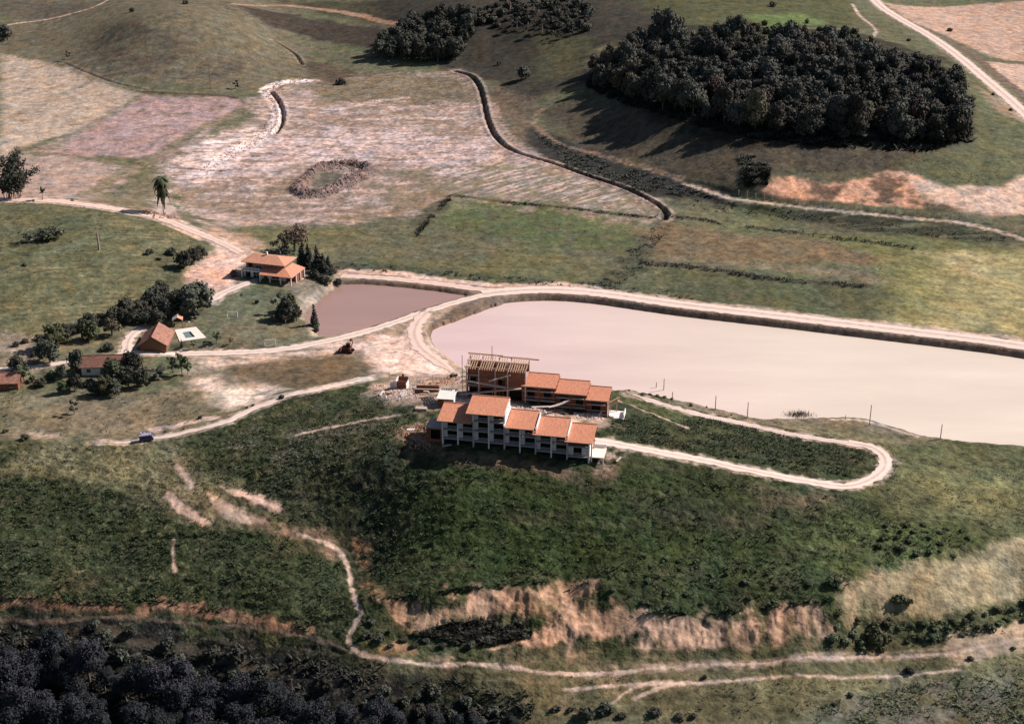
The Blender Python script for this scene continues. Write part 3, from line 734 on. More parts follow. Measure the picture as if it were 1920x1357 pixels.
# ------------------------------------------------------------------ materials
def nt_new(name):
    m = bpy.data.materials.new(name)
    m.use_nodes = True
    n = m.node_tree
    b = n.nodes["Principled BSDF"]
    return m, n, b

def mat(name, col, rough=0.8, var=0.25, scale=1.5, bump=0.0, bscale=6.0, rnd=0.0, spec=0.25, metal=0.0, stretch=None):
    """plain paint / plaster / wood with uneven colour"""
    m, n, b = nt_new(name)
    tc = n.nodes.new("ShaderNodeTexCoord")
    src = tc.outputs['Object']
    if stretch:
        mp = n.nodes.new("ShaderNodeMapping")
        mp.inputs['Scale'].default_value = stretch
        n.links.new(src, mp.inputs[0])
        src = mp.outputs[0]
    nz = n.nodes.new("ShaderNodeTexNoise")
    nz.inputs['Scale'].default_value = scale
    nz.inputs['Detail'].default_value = 5
    n.links.new(src, nz.inputs['Vector'])
    mr = n.nodes.new("ShaderNodeMapRange")
    mr.inputs[1].default_value, mr.inputs[2].default_value = .25, .75
    mr.inputs[3].default_value, mr.inputs[4].default_value = 1 - var, 1 + var
    n.links.new(nz.outputs[0], mr.inputs[0])
    fac = mr.outputs[0]
    if rnd:
        oi = n.nodes.new("ShaderNodeObjectInfo")
        r2 = n.nodes.new("ShaderNodeMapRange")
        r2.inputs[3].default_value, r2.inputs[4].default_value = 1 - rnd, 1 + rnd
        n.links.new(oi.outputs['Random'], r2.inputs[0])
        mu = n.nodes.new("ShaderNodeMath")
        mu.operation = 'MULTIPLY'
        n.links.new(fac, mu.inputs[0])
        n.links.new(r2.outputs[0], mu.inputs[1])
        fac = mu.outputs[0]
    vm = n.nodes.new("ShaderNodeVectorMath")
    vm.operation = 'SCALE'
    vm.inputs[0].default_value = col
    n.links.new(fac, vm.inputs['Scale'])
    n.links.new(vm.outputs[0], b.inputs['Base Color'])
    b.inputs['Roughness'].default_value = rough
    b.inputs['Specular IOR Level'].default_value = spec
    b.inputs['Metallic'].default_value = metal
    if bump:
        n2 = n.nodes.new("ShaderNodeTexNoise")
        n2.inputs['Scale'].default_value = bscale
        n2.inputs['Detail'].default_value = 4
        n.links.new(src, n2.inputs['Vector'])
        bp = n.nodes.new("ShaderNodeBump")
        bp.inputs['Strength'].default_value = bump
        bp.inputs['Distance'].default_value = 0.1
        n.links.new(n2.outputs[0], bp.inputs['Height'])
        n.links.new(bp.outputs[0], b.inputs['Normal'])
    return m

def ground_material():
    m, n, b = nt_new("ground")
    at = n.nodes.new("ShaderNodeAttribute")
    at.attribute_name = "Col"
    tu = n.nodes.new("ShaderNodeAttribute")
    tu.attribute_name = "Tuf"
    geo = n.nodes.new("ShaderNodeNewGeometry")
    nz = n.nodes.new("ShaderNodeTexNoise")
    nz.inputs['Scale'].default_value = 0.9
    nz.inputs['Detail'].default_value = 6
    nz.inputs['Roughness'].default_value = .65
    n.links.new(geo.outputs['Position'], nz.inputs['Vector'])
    mr = n.nodes.new("ShaderNodeMapRange")
    mr.inputs[1].default_value, mr.inputs[2].default_value = .25, .75
    mr.inputs[3].default_value, mr.inputs[4].default_value = .52, 1.48
    n.links.new(nz.outputs[0], mr.inputs[0])
    nb = n.nodes.new("ShaderNodeTexNoise")
    nb.inputs['Scale'].default_value = 0.24
    nb.inputs['Detail'].default_value = 9
    nb.inputs['Roughness'].default_value = .72
    n.links.new(geo.outputs['Position'], nb.inputs['Vector'])
    mrb = n.nodes.new("ShaderNodeMapRange")
    mrb.inputs[1].default_value, mrb.inputs[2].default_value = .3, .7
    mrb.inputs[3].default_value, mrb.inputs[4].default_value = .70, 1.30
    n.links.new(nb.outputs[0], mrb.inputs[0])
    mm = n.nodes.new("ShaderNodeMath")
    mm.operation = 'MULTIPLY'
    n.links.new(mr.outputs[0], mm.inputs[0])
    n.links.new(mrb.outputs[0], mm.inputs[1])
    vm = n.nodes.new("ShaderNodeVectorMath")
    vm.operation = 'SCALE'
    n.links.new(at.outputs['Color'], vm.inputs[0])
    n.links.new(mm.outputs[0], vm.inputs['Scale'])
    n.links.new(vm.outputs[0], b.inputs['Base Color'])
    b.inputs['Roughness'].default_value = 1.0
    b.inputs['Specular IOR Level'].default_value = 0.05
    n2 = n.nodes.new("ShaderNodeTexNoise")
    n2.inputs['Scale'].default_value = 1.6
    n2.inputs['Detail'].default_value = 5
    n.links.new(geo.outputs['Position'], n2.inputs['Vector'])
    mt = n.nodes.new("ShaderNodeMapRange")
    mt.inputs[3].default_value, mt.inputs[4].default_value = .25, .95
    n.links.new(tu.outputs['Fac'], mt.inputs[0])
    bp = n.nodes.new("ShaderNodeBump")
    bp.inputs['Distance'].default_value = 0.5
    n.links.new(mt.outputs[0], bp.inputs['Strength'])
    n.links.new(n2.outputs[0], bp.inputs['Height'])
    n.links.new(bp.outputs[0], b.inputs['Normal'])
    return m
M_GROUND = ground_material()

def water_material(name, col_a, col_b, x0, x1, rough, spec=.5):
    m, n, b = nt_new(name)
    geo = n.nodes.new("ShaderNodeNewGeometry")
    sx = n.nodes.new("ShaderNodeSeparateXYZ")
    n.links.new(geo.outputs['Position'], sx.inputs[0])
    nz = n.nodes.new("ShaderNodeTexNoise")
    nz.inputs['Scale'].default_value = 0.012
    nz.inputs['Detail'].default_value = 4
    n.links.new(geo.outputs['Position'], nz.inputs['Vector'])
    ad = n.nodes.new("ShaderNodeMath")
    ad.operation = 'MULTIPLY_ADD'
    ad.inputs[1].default_value = 60
    n.links.new(nz.outputs[0], ad.inputs[0])
    n.links.new(sx.outputs['X'], ad.inputs[2])
    mr = n.nodes.new("ShaderNodeMapRange")
    mr.interpolation_type = 'SMOOTHSTEP'
    mr.inputs[1].default_value, mr.inputs[2].default_value = x0 + 30, x1 + 30
    n.links.new(ad.outputs[0], mr.inputs[0])
    mx = n.nodes.new("ShaderNodeMix")
    mx.data_type = 'RGBA'
    mx.inputs[6].default_value = (*col_a, 1)
    mx.inputs[7].default_value = (*col_b, 1)
    n.links.new(mr.outputs[0], mx.inputs[0])
    wv = n.nodes.new("ShaderNodeMapping")
    wv.inputs['Rotation'].default_value = (0, 0, .5)
    wv.inputs['Scale'].default_value = (.018, .07, 1)
    n.links.new(geo.outputs['Position'], wv.inputs[0])
    wz = n.nodes.new("ShaderNodeTexNoise")
    wz.inputs['Scale'].default_value = 1.0
    wz.inputs['Detail'].default_value = 7
    wz.inputs['Roughness'].default_value = .6
    n.links.new(wv.outputs[0], wz.inputs['Vector'])
    wm = n.nodes.new("ShaderNodeMapRange")
    wm.inputs[1].default_value, wm.inputs[2].default_value = .3, .7
    wm.inputs[3].default_value, wm.inputs[4].default_value = .93, 1.07
    n.links.new(wz.outputs[0], wm.inputs[0])
    wr_ = n.nodes.new("ShaderNodeMapRange")
    wr_.inputs[1].default_value, wr_.inputs[2].default_value = .35, .65
    wr_.inputs[3].default_value, wr_.inputs[4].default_value = rough * .5, rough * 2.4
    n.links.new(wz.outputs[0], wr_.inputs[0])
    sc_ = n.nodes.new("ShaderNodeVectorMath")
    sc_.operation = 'SCALE'
    n.links.new(mx.outputs[2], sc_.inputs[0])
    n.links.new(wm.outputs[0], sc_.inputs['Scale'])
    n.links.new(sc_.outputs[0], b.inputs['Base Color'])
    n.links.new(wr_.outputs[0], b.inputs['Roughness'])
    b.inputs['IOR'].default_value = 1.33
    b.inputs['Specular IOR Level'].default_value = spec
    n3 = n.nodes.new("ShaderNodeTexNoise")
    n3.inputs['Scale'].default_value = 0.7
    n3.inputs['Detail'].default_value = 3
    n.links.new(geo.outputs['Position'], n3.inputs['Vector'])
    bp = n.nodes.new("ShaderNodeBump")
    bp.inputs['Strength'].default_value = 0.06
    bp.inputs['Distance'].default_value = 0.05
    n.links.new(n3.outputs[0], bp.inputs['Height'])
    n.links.new(bp.outputs[0], b.inputs['Normal'])
    return m

# ------------------------------------------------------------------ terrain objects
def link(o):
    C.objects.link(o)
    return o

def grid_normals():
    P3 = np.stack([GX, GY, H], -1)
    du = np.empty_like(P3)
    dv = np.empty_like(P3)
    du[:, 1:-1] = P3[:, 2:] - P3[:, :-2]
    du[:, 0] = P3[:, 1] - P3[:, 0]
    du[:, -1] = P3[:, -1] - P3[:, -2]
    dv[1:-1] = P3[2:] - P3[:-2]
    dv[0] = P3[1] - P3[0]
    dv[-1] = P3[-1] - P3[-2]
    nn = np.cross(du, dv)
    return nn / np.linalg.norm(nn, axis=-1, keepdims=True)

REG = np.zeros((NY - 1, NU - 1), np.int32)
FX = 0.25 * (GX[:-1, :-1] + GX[1:, :-1] + GX[:-1, 1:] + GX[1:, 1:])
FY = 0.25 * (GY[:-1, :-1] + GY[1:, :-1] + GY[:-1, 1:] + GY[1:, 1:])
REGION_NAMES = ["valley_floor"]
def region(name, pts, px=True):
    poly = GL(pts) if px else pts
    w = near(poly, 2)
    w = (slice(w[0].start, min(w[0].stop, NY - 1)), slice(w[1].start, min(w[1].stop, NU - 1)))
    REGION_NAMES.append(name)
    ins = poly_sd(FX[w], FY[w], poly) < 0
    REG[w] = np.where(ins, len(REGION_NAMES) - 1, REG[w])

region("far_hills", [(-150,110),(100,118),(200,160),(400,180),(560,122),(700,100),(860,128),(960,200),(1020,200),(1100,160),(1180,70),(1600,60),(1660,40),(1600,-60),(-150,-60)])
region("knoll", [(130,128),(180,80),(260,40),(340,16),(430,20),(500,60),(550,100),(500,150),(400,178),(260,168)])
region("wooded_hill", [(1005,210),(1110,155),(1180,60),(1400,35),(1600,50),(1690,80),(1800,135),(1930,230),(1930,330),(1890,350),(1740,345),(1665,316),(1500,332),(1420,345),(1400,366),(1290,335),(1060,270)])
region("cut_bank", CUT)
region("pale_ploughed_field", [(-60,95),(100,120),(265,175),(130,250),(-60,300)])
region("pink_ploughed_field", [(265,178),(440,184),(455,196),(300,302),(150,292),(70,295),(180,226)])
region("small_ploughed_field", [(-20,292),(110,294),(232,314),(150,370),(30,366)])
region("cleared_mud_flat", MUDF)
region("rutted_field", [(1660,6),(1930,0),(2050,0),(2050,118),(1860,108),(1780,70),(1700,38)])
region("hay_field", [(1700,470),(1930,470),(2200,520),(2200,680),(1930,628),(1800,612),(1690,598),(1690,540)])
region("grass_hill", [(-80,376),(100,380),(200,392),(320,416),(400,455),(380,500),(330,520),(300,572),(200,600),(60,640),(-80,640)])
region("lawn", [(400,558),(440,545),(500,540),(560,545),(605,570),(592,636),(500,650),(400,656),(350,653),(390,610)])
region("bare_ground", [(640,655),(700,628),(775,600),(800,650),(860,697),(850,706),(760,702),(720,720),(540,735),(330,705),(345,668),(500,664)])
region("hotel_hill", HILL[:-2] + [(1930,1195),(1600,1225),(1180,1255),(860,1240),(680,1225),(560,1190),(300,1150),(-60,1140)])
region("orange_cliff", [(710,1120),(820,1125),(900,1100),(1010,1092),(1130,1090),(1150,1140),(1145,1205),(1060,1235),(930,1215),(990,1160),(850,1176),(740,1160)])
region("pale_cliff", [(1188,1160),(1400,1146),(1560,1128),(1565,1185),(1420,1212),(1200,1215)])
region("tan_bank", [(1575,1080),(1700,1062),(1830,1040),(1930,1000),(2000,1000),(2000,1120),(1820,1150),(1700,1160),(1600,1170)])
region("lowland_scrub", [(-60,1155),(300,1163),(640,1222),(860,1246),(1200,1262),(1930,1205),(2100,1200),(2100,1500),(-60,1500)])

def build_terrain():
    nn = grid_normals()
    Pt = np.stack([GX, GY, H], -1).reshape(-1, 3)
    nn = nn.reshape(-1, 3)
    col = np.concatenate([COL.reshape(-1, 3), np.ones((NY * NU, 1))], 1)
    tuf = TUF.reshape(-1)
    idx = np.arange(NY * NU).reshape(NY, NU)
    Q = np.stack([idx[:-1, :-1], idx[:-1, 1:], idx[1:, 1:], idx[1:, :-1]], -1).reshape(-1, 4)
    reg = REG.reshape(-1)
    for k, name in enumerate(REGION_NAMES):
        q = Q[reg == k]
        if len(q) == 0:
            continue
        vid, inv = np.unique(q, return_inverse=True)
        q = inv.reshape(-1, 4)
        me = bpy.data.meshes.new(name)
        me.vertices.add(len(vid))
        me.vertices.foreach_set("co", Pt[vid].ravel())
        me.loops.add(q.size)
        me.loops.foreach_set("vertex_index", q.ravel().astype(np.int32))
        me.polygons.add(len(q))
        me.polygons.foreach_set("loop_start", np.arange(0, q.size, 4, dtype=np.int32))
        me.polygons.foreach_set("use_smooth", np.ones(len(q), bool))
        me.update()
        ca = me.attributes.new("Col", 'FLOAT_COLOR', 'POINT')
        ca.data.foreach_set("color", col[vid].ravel().astype(np.float32))
        ta = me.attributes.new("Tuf", 'FLOAT', 'POINT')
        ta.data.foreach_set("value", tuf[vid].astype(np.float32))
        me.normals_split_custom_set_from_vertices(nn[vid].tolist())
        me.materials.append(M_GROUND)
        o = link(bpy.data.objects.new(name, me))
        o['kind'] = 'structure'
build_terrain()

def mesh_obj(name, verts, faces, m, parent=None, smooth=False):
    me = bpy.data.meshes.new(name)
    me.from_pydata(verts, [], faces)
    if smooth:
        me.polygons.foreach_set("use_smooth", [True] * len(me.polygons))
    me.materials.append(m)
    me.update()
    o = link(bpy.data.objects.new(name, me))
    if parent:
        o.parent = parent
    return o

def gz(x, y):
    return float(hgrid(x, y))

# water
M_POND = water_material("muddy_water", (.62, .465, .445), (.675, .585, .485), -30, 95, 0.12)  # turns cream along x: reflected tint of the light put into the colour
M_POND2 = water_material("still_water", (.32, .205, .175), (.34, .22, .19), -200, -100, 0.04)
for name, poly, lvl, m in (("large_pond_water", BIG_POND, 0.0, M_POND), ("small_pond_water", SMALL_POND, 0.3, M_POND2)):
    cxm = sum(p[0] for p in poly) / len(poly)
    cym = sum(p[1] for p in poly) / len(poly)
    vs = []
    for p in poly:
        dx, dy = p[0] - cxm, p[1] - cym
        L = math.hypot(dx, dy)
        vs.append((p[0] + dx / L * 1.0, p[1] + dy / L * 1.0, lvl))
    o = mesh_obj(name, vs, [list(range(len(vs)))], m)
    if o.data.polygons[0].normal.z < 0:
        o.data.flip_normals()
    o['kind'] = 'structure'

# roads draped on their beds
def road_material(name, col, col2):
    m, n, b = nt_new(name)
    at = n.nodes.new("ShaderNodeAttribute")
    at.attribute_name = "Across"
    geo = n.nodes.new("ShaderNodeNewGeometry")
    n1 = n.nodes.new("ShaderNodeTexNoise")
    n1.inputs['Scale'].default_value = .5
    n1.inputs['Detail'].default_value = 8
    n1.inputs['Roughness'].default_value = .7
    n.links.new(geo.outputs['Position'], n1.inputs['Vector'])
    ad = n.nodes.new("ShaderNodeMath")
    ad.operation = 'MULTIPLY_ADD'
    ad.inputs[1].default_value = 1.7
    n.links.new(n1.outputs[0], ad.inputs[0])
    n.links.new(at.outputs['Fac'], ad.inputs[2])
    mr = n.nodes.new("ShaderNodeMapRange")
    mr.inputs[1].default_value, mr.inputs[2].default_value = .95, 1.75
    n.links.new(ad.outputs[0], mr.inputs[0])
    mx = n.nodes.new("ShaderNodeMix")
    mx.data_type = 'RGBA'
    mx.inputs[6].default_value = (*col, 1)
    mx.inputs[7].default_value = (*col2, 1)
    n.links.new(mr.outputs[0], mx.inputs[0])
    n.links.new(mx.outputs[2], b.inputs['Base Color'])
    b.inputs['Roughness'].default_value = 1.0
    b.inputs['Specular IOR Level'].default_value = .05
    bp = n.nodes.new("ShaderNodeBump")
    bp.inputs['Strength'].default_value = .5
    bp.inputs['Distance'].default_value = .15
    n.links.new(n1.outputs[0], bp.inputs['Height'])
    n.links.new(bp.outputs[0], b.inputs['Normal'])
    return m
M_ROAD = road_material("pale_dirt", (.70, .575, .50), (.42, .315, .25))
M_ROAD2 = road_material("pink_dirt", (.68, .525, .45), (.46, .32, .255))
def road_mesh(name, key, m, ragged=.6, taper=(0, 0)):
    ln, wd = ROADS[key]
    p = np.array(ln)
    seg = np.hypot(*(p[1:, :2] - p[:-1, :2]).T)
    s = np.concatenate([[0], np.cumsum(seg)])
    n = max(4, int(s[-1] / 1.2))
    q = np.stack([np.interp(np.linspace(0, s[-1], n), s, p[:, i]) for i in range(3)], -1)
    t = np.gradient(q[:, :2], axis=0)
    t /= np.linalg.norm(t, axis=1, keepdims=True) + 1e-9
    nx, ny = -t[:, 1], t[:, 0]
    vs, fs = [], []
    cross = [-1, -.55, -.22, 0, .22, .55, 1]
    across = []
    for i in range(n):
        tp = 1.0
        L_ = s[-1] * i / (n - 1)
        if taper[0]:
            tp *= .12 + .88 * float(sstep(0, taper[0], L_))
        if taper[1]:
            tp *= .12 + .88 * float(sstep(0, taper[1], s[-1] - L_))
        for c in cross:
            e = wd / 2 * c * tp
            if abs(c) == 1:
                e += c * ragged * float(fbm(q[i, 0] / 1.9 + 9 * c, q[i, 1] / 1.9, 71, 3))
            x, y = q[i, 0] + nx[i] * e, q[i, 1] + ny[i] * e
            z = q[i, 2] + (0.06 - .05 * c * c) - (0.02 if abs(c) == .55 else 0)
            vs.append((x, y, z))
            across.append({1: .60, .55: -.30, .22: .30, 0: .70}[abs(c)])
    for i in range(n - 1):
        for j in range(6):
            a = i * 7 + j
            fs.append((a, a + 1, a + 8, a + 7))
    o = mesh_obj(name, vs, fs, m, smooth=True)
    o.data.attributes.new('Across', 'FLOAT', 'POINT').data.foreach_set('value', np.array(across, np.float32))
    if o.data.polygons[0].normal.z < 0:
        o.data.flip_normals()
    o['kind'] = 'structure'
road_mesh("pond_dike_road", 'dike', M_ROAD)
road_mesh("pond_side_road", 'pondside', M_ROAD)
road_mesh("pond_corner_road", 'corner', M_ROAD2, .9, (0, 10))
road_mesh("small_pond_road", 'upper', M_ROAD2)
road_mesh("hill_road", 'ridge', M_ROAD2)
road_mesh("house_driveway", 'house', M_ROAD, .6, (0, 4))
road_mesh("village_lane", 'village', M_ROAD)
road_mesh("yard_lane", 'yard', M_ROAD)
road_mesh("hill_foot_road", 'lower', M_ROAD, .6, (16, 14))
road_mesh("looping_drive", 'drive', M_ROAD)
road_mesh("pond_shore_drive", 'lakearm', M_ROAD, .5, (0, 8))
road_mesh("valley_road", 'far', M_ROAD)
# ------------------------------------------------------------------ mesh helpers
class MB:
    """collects shapes that become ONE mesh object"""
    def __init__(self):
        self.v, self.f = [], []
    def add(self, vs, fs):
        k = len(self.v)
        self.v += [tuple(q) for q in vs]
        self.f += [tuple(i + k for i in q) for q in fs]
        return self
    def box(self, x0, x1, y0, y1, z0, z1):
        vs = [(x, y, z) for z in (z0, z1) for y in (y0, y1) for x in (x0, x1)]
        return self.add(vs, [(0, 2, 3, 1), (4, 5, 7, 6), (0, 1, 5, 4), (2, 6, 7, 3), (0, 4, 6, 2), (1, 3, 7, 5)])
    def beam(self, a, b, w=.12, h=None):
        h = h or w
        a, b = Vector(a), Vector(b)
        d = (b - a).normalized()
        up = Vector((0, 0, 1)) if abs(d.z) < .95 else Vector((0, 1, 0))
        s = d.cross(up).normalized() * (w / 2)
        u = s.cross(d).normalized() * (h / 2)
        vs = [p + i * s + j * u for p in (a, b) for i, j in ((-1, -1), (1, -1), (1, 1), (-1, 1))]
        return self.add(vs, [(3, 2, 1, 0), (4, 5, 6, 7), (0, 1, 5, 4), (1, 2, 6, 5), (2, 3, 7, 6), (3, 0, 4, 7)])
    def tube(self, pts, r, n=6):
        pts = [Vector(p) for p in pts]
        rs = r if isinstance(r, (list, tuple)) else [r] * len(pts)
        k = len(self.v)
        for i, p in enumerate(pts):
            d = (pts[min(i + 1, len(pts) - 1)] - pts[max(i - 1, 0)]).normalized()
            up = Vector((0, 0, 1)) if abs(d.z) < .9 else Vector((1, 0, 0))
            s = d.cross(up).normalized()
            t = s.cross(d).normalized()
            for j in range(n):
                a = 2 * math.pi * j / n
                self.v.append(tuple(p + (s * math.cos(a) + t * math.sin(a)) * rs[i]))
        for i in range(len(pts) - 1):
            for j in range(n):
                a, b = k + i * n + j, k + i * n + (j + 1) % n
                self.f.append((a, b, b + n, a + n))
        self.f.append(tuple(k + j for j in reversed(range(n))))
        self.f.append(tuple(k + (len(pts) - 1) * n + j for j in range(n)))
        return self
    def plate(self, quad, th):
        """a sloping slab: four top corners, thickness downwards"""
        q = [Vector(p) for p in quad]
        vs = q + [p - Vector((0, 0, th)) for p in q]
        return self.add(vs, [(0, 1, 2, 3), (7, 6, 5, 4), (0, 4, 5, 1), (1, 5, 6, 2), (2, 6, 7, 3), (3, 7, 4, 0)])
    def prism(self, prof, y0, y1):
        """outline in x,z drawn out along y"""
        n = len(prof)
        vs = [(x, y0, z) for x, z in prof] + [(x, y1, z) for x, z in prof]
        return self.add(vs, [tuple(range(n)), tuple(reversed(range(n, 2 * n)))] + [(i, i + n, (i + 1) % n + n, (i + 1) % n) for i in range(n)])
    def build(self, name, m, parent=None, label=None, smooth=False):
        o = mesh_obj(name, self.v, self.f, m, parent, smooth)
        o.data.validate()
        if label:
            o['label'] = label
        return o

def tag(o, label, cat, group=None, kind=None):
    o['label'] = label
    o['category'] = cat
    if group:
        o['group'] = group
    if kind:
        o['kind'] = kind
    return o

def thing(name, label, cat, loc, rot=0.0, group=None, scale=None):
    o = link(bpy.data.objects.new(name, None))
    o.empty_display_size = .5
    o.location = loc
    o.rotation_euler = (0, 0, rot)
    if scale:
        o.scale = scale
    return tag(o, label, cat, group)

def dup(root, loc, rot=0.0, scale=None, label=None, group=None, cat=None):
    """a copy of a thing with copies of its parts and sub-parts, sharing meshes"""
    def cp(o, parent):
        c = o.copy()
        C.objects.link(c)
        if parent is not None:
            c.parent = parent
        for ch in o.children:
            cp(ch, c)
        return c
    r = cp(root, None)
    r.location = loc
    r.rotation_euler = (0, 0, rot)
    if scale:
        r.scale = scale
    if label:
        r['label'] = label
    if group:
        r['group'] = group
    if cat:
        r['category'] = cat
    return r

# ------------------------------------------------------------------ building materials
M_TILE = mat("clay_roof_tile", (.56, .245, .15), .9, .26, 1.3, .6, 5.0, spec=.15, stretch=(3.2, .7, .7))
M_TILE_OLD = mat("weathered_roof_tile", (.30, .155, .115), .95, .35, 1.2, .4, 4.0, spec=.1)
M_TILE_PALE = mat("pale_roof_tile", (.56, .285, .19), .95, .22, 1.2, .5, 4.0, spec=.1, stretch=(3.0, .8, .8))
M_TILE_BROWN = mat("brown_roof_tile", (.20, .105, .080), .95, .30, 1.3, .4, 4.0, spec=.1)
M_WHITE = mat("white_render", (.74, .695, .68), .9, .12, .9, .1, 8)
M_CONC = mat("raw_concrete", (.36, .32, .31), .95, .18, 1.2, .2, 8)
M_BRICK = mat("hollow_brick", (.22, .088, .052), .95, .28, 1.6, .5, 9)
M_DARK = mat("dark_interior", (.014, .011, .010), .9, .3, 1.0)  # near-black: unlit depth put into the colour
M_GLASS = mat("dark_glass", (.03, .035, .045), .12, .2, 1.0, spec=.5)
M_WOOD = mat("raw_timber", (.42, .275, .18), .9, .28, 2.5, .2, 9)
M_WOOD_D = mat("dark_timber", (.17, .095, .06), .9, .3, 2.5, .2, 9)
M_WOOD_P = mat("weathered_plank", (.50, .42, .38), .95, .25, 3.0, .2, 9)
M_POLE = mat("grey_post", (.20, .16, .145), .9, .25, 2.0)
M_POLE_L = mat("pale_post", (.55, .46, .42), .9, .25, 2.0)
M_SHEET = mat("pale_roof_sheet", (.80, .78, .70), .5, .08, 1.0)
M_LAWNPAINT = mat("white_goal_paint", (.70, .64, .62), .6, .1, 2)
M_BLUE = mat("blue_van_paint", (.22, .215, .36), .45, .10, 1.0, spec=.4)
M_BLUE_SHADED = mat("shaded_van_paint", (.055, .052, .11), .5, .12, 1.0, spec=.4)  # darker copy of the roof blue: shade painted onto the sides
M_RUST = mat("rust_red_paint", (.17, .055, .03), .7, .35, 2.0)
M_TYRE = mat("rubber", (.02, .02, .02), .9, .2, 3.0)
M_PAVE = mat("pale_paving", (.74, .66, .58), .95, .07, .8, .1, 6)
M_POOL = mat("pool_water", (.16, .24, .24), .06, .08, .5, spec=.5)
M_POOLWALL = mat("pool_tile", (.36, .48, .56), .4, .1, 2.0)
M_ROCK = mat("spoil_earth", (.27, .20, .185), 1.0, .35, 1.5, .5, 4, rnd=.25)

# ------------------------------------------------------------------ terraced hotel under construction
TH = R(-11.0)
EU = Vector((math.cos(TH), math.sin(TH), 0))
EV = Vector((-math.sin(TH), math.cos(TH), 0))       # from the front face into the building

def openwall(mb, x0, x1, y, z0, z1, holes, th=.18):
    """wall in the plane y with rectangular openings (x0,x1,z0,z1), all at one level"""
    xs = x0
    for a, b, c, d in sorted(holes):
        if a > xs:
            mb.box(xs, a, y, y + th, z0, z1)
        if c > z0:
            mb.box(a, b, y, y + th, z0, c)
        if d < z1:
            mb.box(a, b, y, y + th, d, z1)
        xs = b
    if xs < x1:
        mb.box(xs, x1, y, y + th, z0, z1)

def unit(root, X0, nb, bw, z0, levels, he, D, rise, roof_x, wallm, colm, roofm, base=2.6, over=.85, slabs=True, opens=(.95, 3.3), side_l=True, side_r=True, back=.75):
    """one step of the terrace. z0 floor height, levels storey heights, he eave height above the floor"""
    W = nb * bw
    # columns
    for i in range(nb + 1):
        MB().box(X0 + i * bw - .15, X0 + i * bw + .15, -.15, .15, z0 - base, z0 + he + .1).build('column', colm, root)
    zz = [z0]
    for h in levels:
        zz.append(zz[-1] + h)
    for k, z in enumerate(zz):
        if z < z0 + he - .6:
            MB().box(X0 + .15, X0 + W - .15, -.12, D, z - .22, z).build('floor_slab', M_CONC, root)
    for k, h in enumerate(levels):
        za, zb = zz[k], min(zz[k] + h - .22, z0 + he - .22 + (back + over) / (D + over) * rise)
        if zb - za < 1.0:
            continue
        mb = MB()
        holes = [(X0 + i * bw + opens[0], X0 + i * bw + opens[1], za + .02, min(za + 2.1, zb - .06)) for i in range(nb)]
        openwall(mb, X0 + .02, X0 + W - .02, back, za, zb, holes)
        mb.build('wall', wallm, root)
        for i in range(nb):
            # near-black panel standing in for the unlit room behind each opening
            a, b, c, d = holes[i]
            w = MB()
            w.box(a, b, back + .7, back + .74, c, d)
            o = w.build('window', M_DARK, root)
            f = MB()
            f.box(a, a + .07, back + .22, back + .31, c, d)
            f.box(b - .07, b, back + .22, back + .31, c, d)
            f.box(a + .07, b - .07, back + .22, back + .31, d - .07, d)
            f.build('window_frame', M_WOOD_D, o)
            MB().box(X0 + i * bw + .16, X0 + (i + 1) * bw - .16, -.06, .0, za + .82, za + .90).build('balcony_rail', M_POLE_L, root)
    # side and back walls follow the roof slope
    for flag, xa in ((side_l, X0 - .11), (side_r, X0 + W - .09)):
        if flag:
            MB().add([(xa + s, y, z) for s in (0, .2) for y, z in ((back - .02, z0 - base), (D, z0 - base), (D, z0 + he + rise - .18), (back - .02, z0 + he + (back + over) / (D + over) * rise - .22))],
                     [(0, 1, 2, 3), (7, 6, 5, 4), (0, 4, 5, 1), (1, 5, 6, 2), (2, 6, 7, 3), (3, 7, 4, 0)]).build('side_wall', wallm, root)
    MB().box(X0 + .12, X0 + W - .12, D - .2, D - .01, z0 - base, z0 + he + rise - .25).build('back_wall', wallm, root)
    MB().box(X0 + .12, X0 + W - .12, back + .3, back + .5, z0 - base, z0 - .23).build('underfloor_shade', M_DARK, root)  # near-black panel painting the shade under the raised floor
    xa, xb = roof_x
    ro = MB().plate([(xa, -over, z0 + he), (xb, -over, z0 + he), (xb, D + .25, z0 + he + rise), (xa, D + .25, z0 + he + rise)], .16)
    ro = ro.build('roof', roofm, root)
    MB().tube([(xa - .05, D + .25, z0 + he + rise + .03), (xb + .05, D + .25, z0 + he + rise + .03)], .14, 6).build('ridge_cap', M_TILE_PALE, ro)
    # short rear slope and the bargeboards
    MB().plate([(xa, D + .26, z0 + he + rise - .02), (xb, D + .26, z0 + he + rise - .02), (xb, D + 1.3, z0 + he + rise - .75), (xa, D + 1.3, z0 + he + rise - .75)], .14).build('rear_slope', roofm, ro)
    f = MB()
    f.beam((xa, -over - .05, z0 + he - .06), (xb, -over - .05, z0 + he - .06), .06, .2)
    f.build('fascia', M_WOOD, ro)
    for k in range(3):
        MB().beam((xb - .3, D * (.2 + .35 * k), z0 + he + rise * (.2 + .35 * k) - .28), (xb + .35, D * (.2 + .35 * k), z0 + he + rise * (.2 + .35 * k) - .28), .12, .16).build('purlin_end', M_WOOD_D, ro)

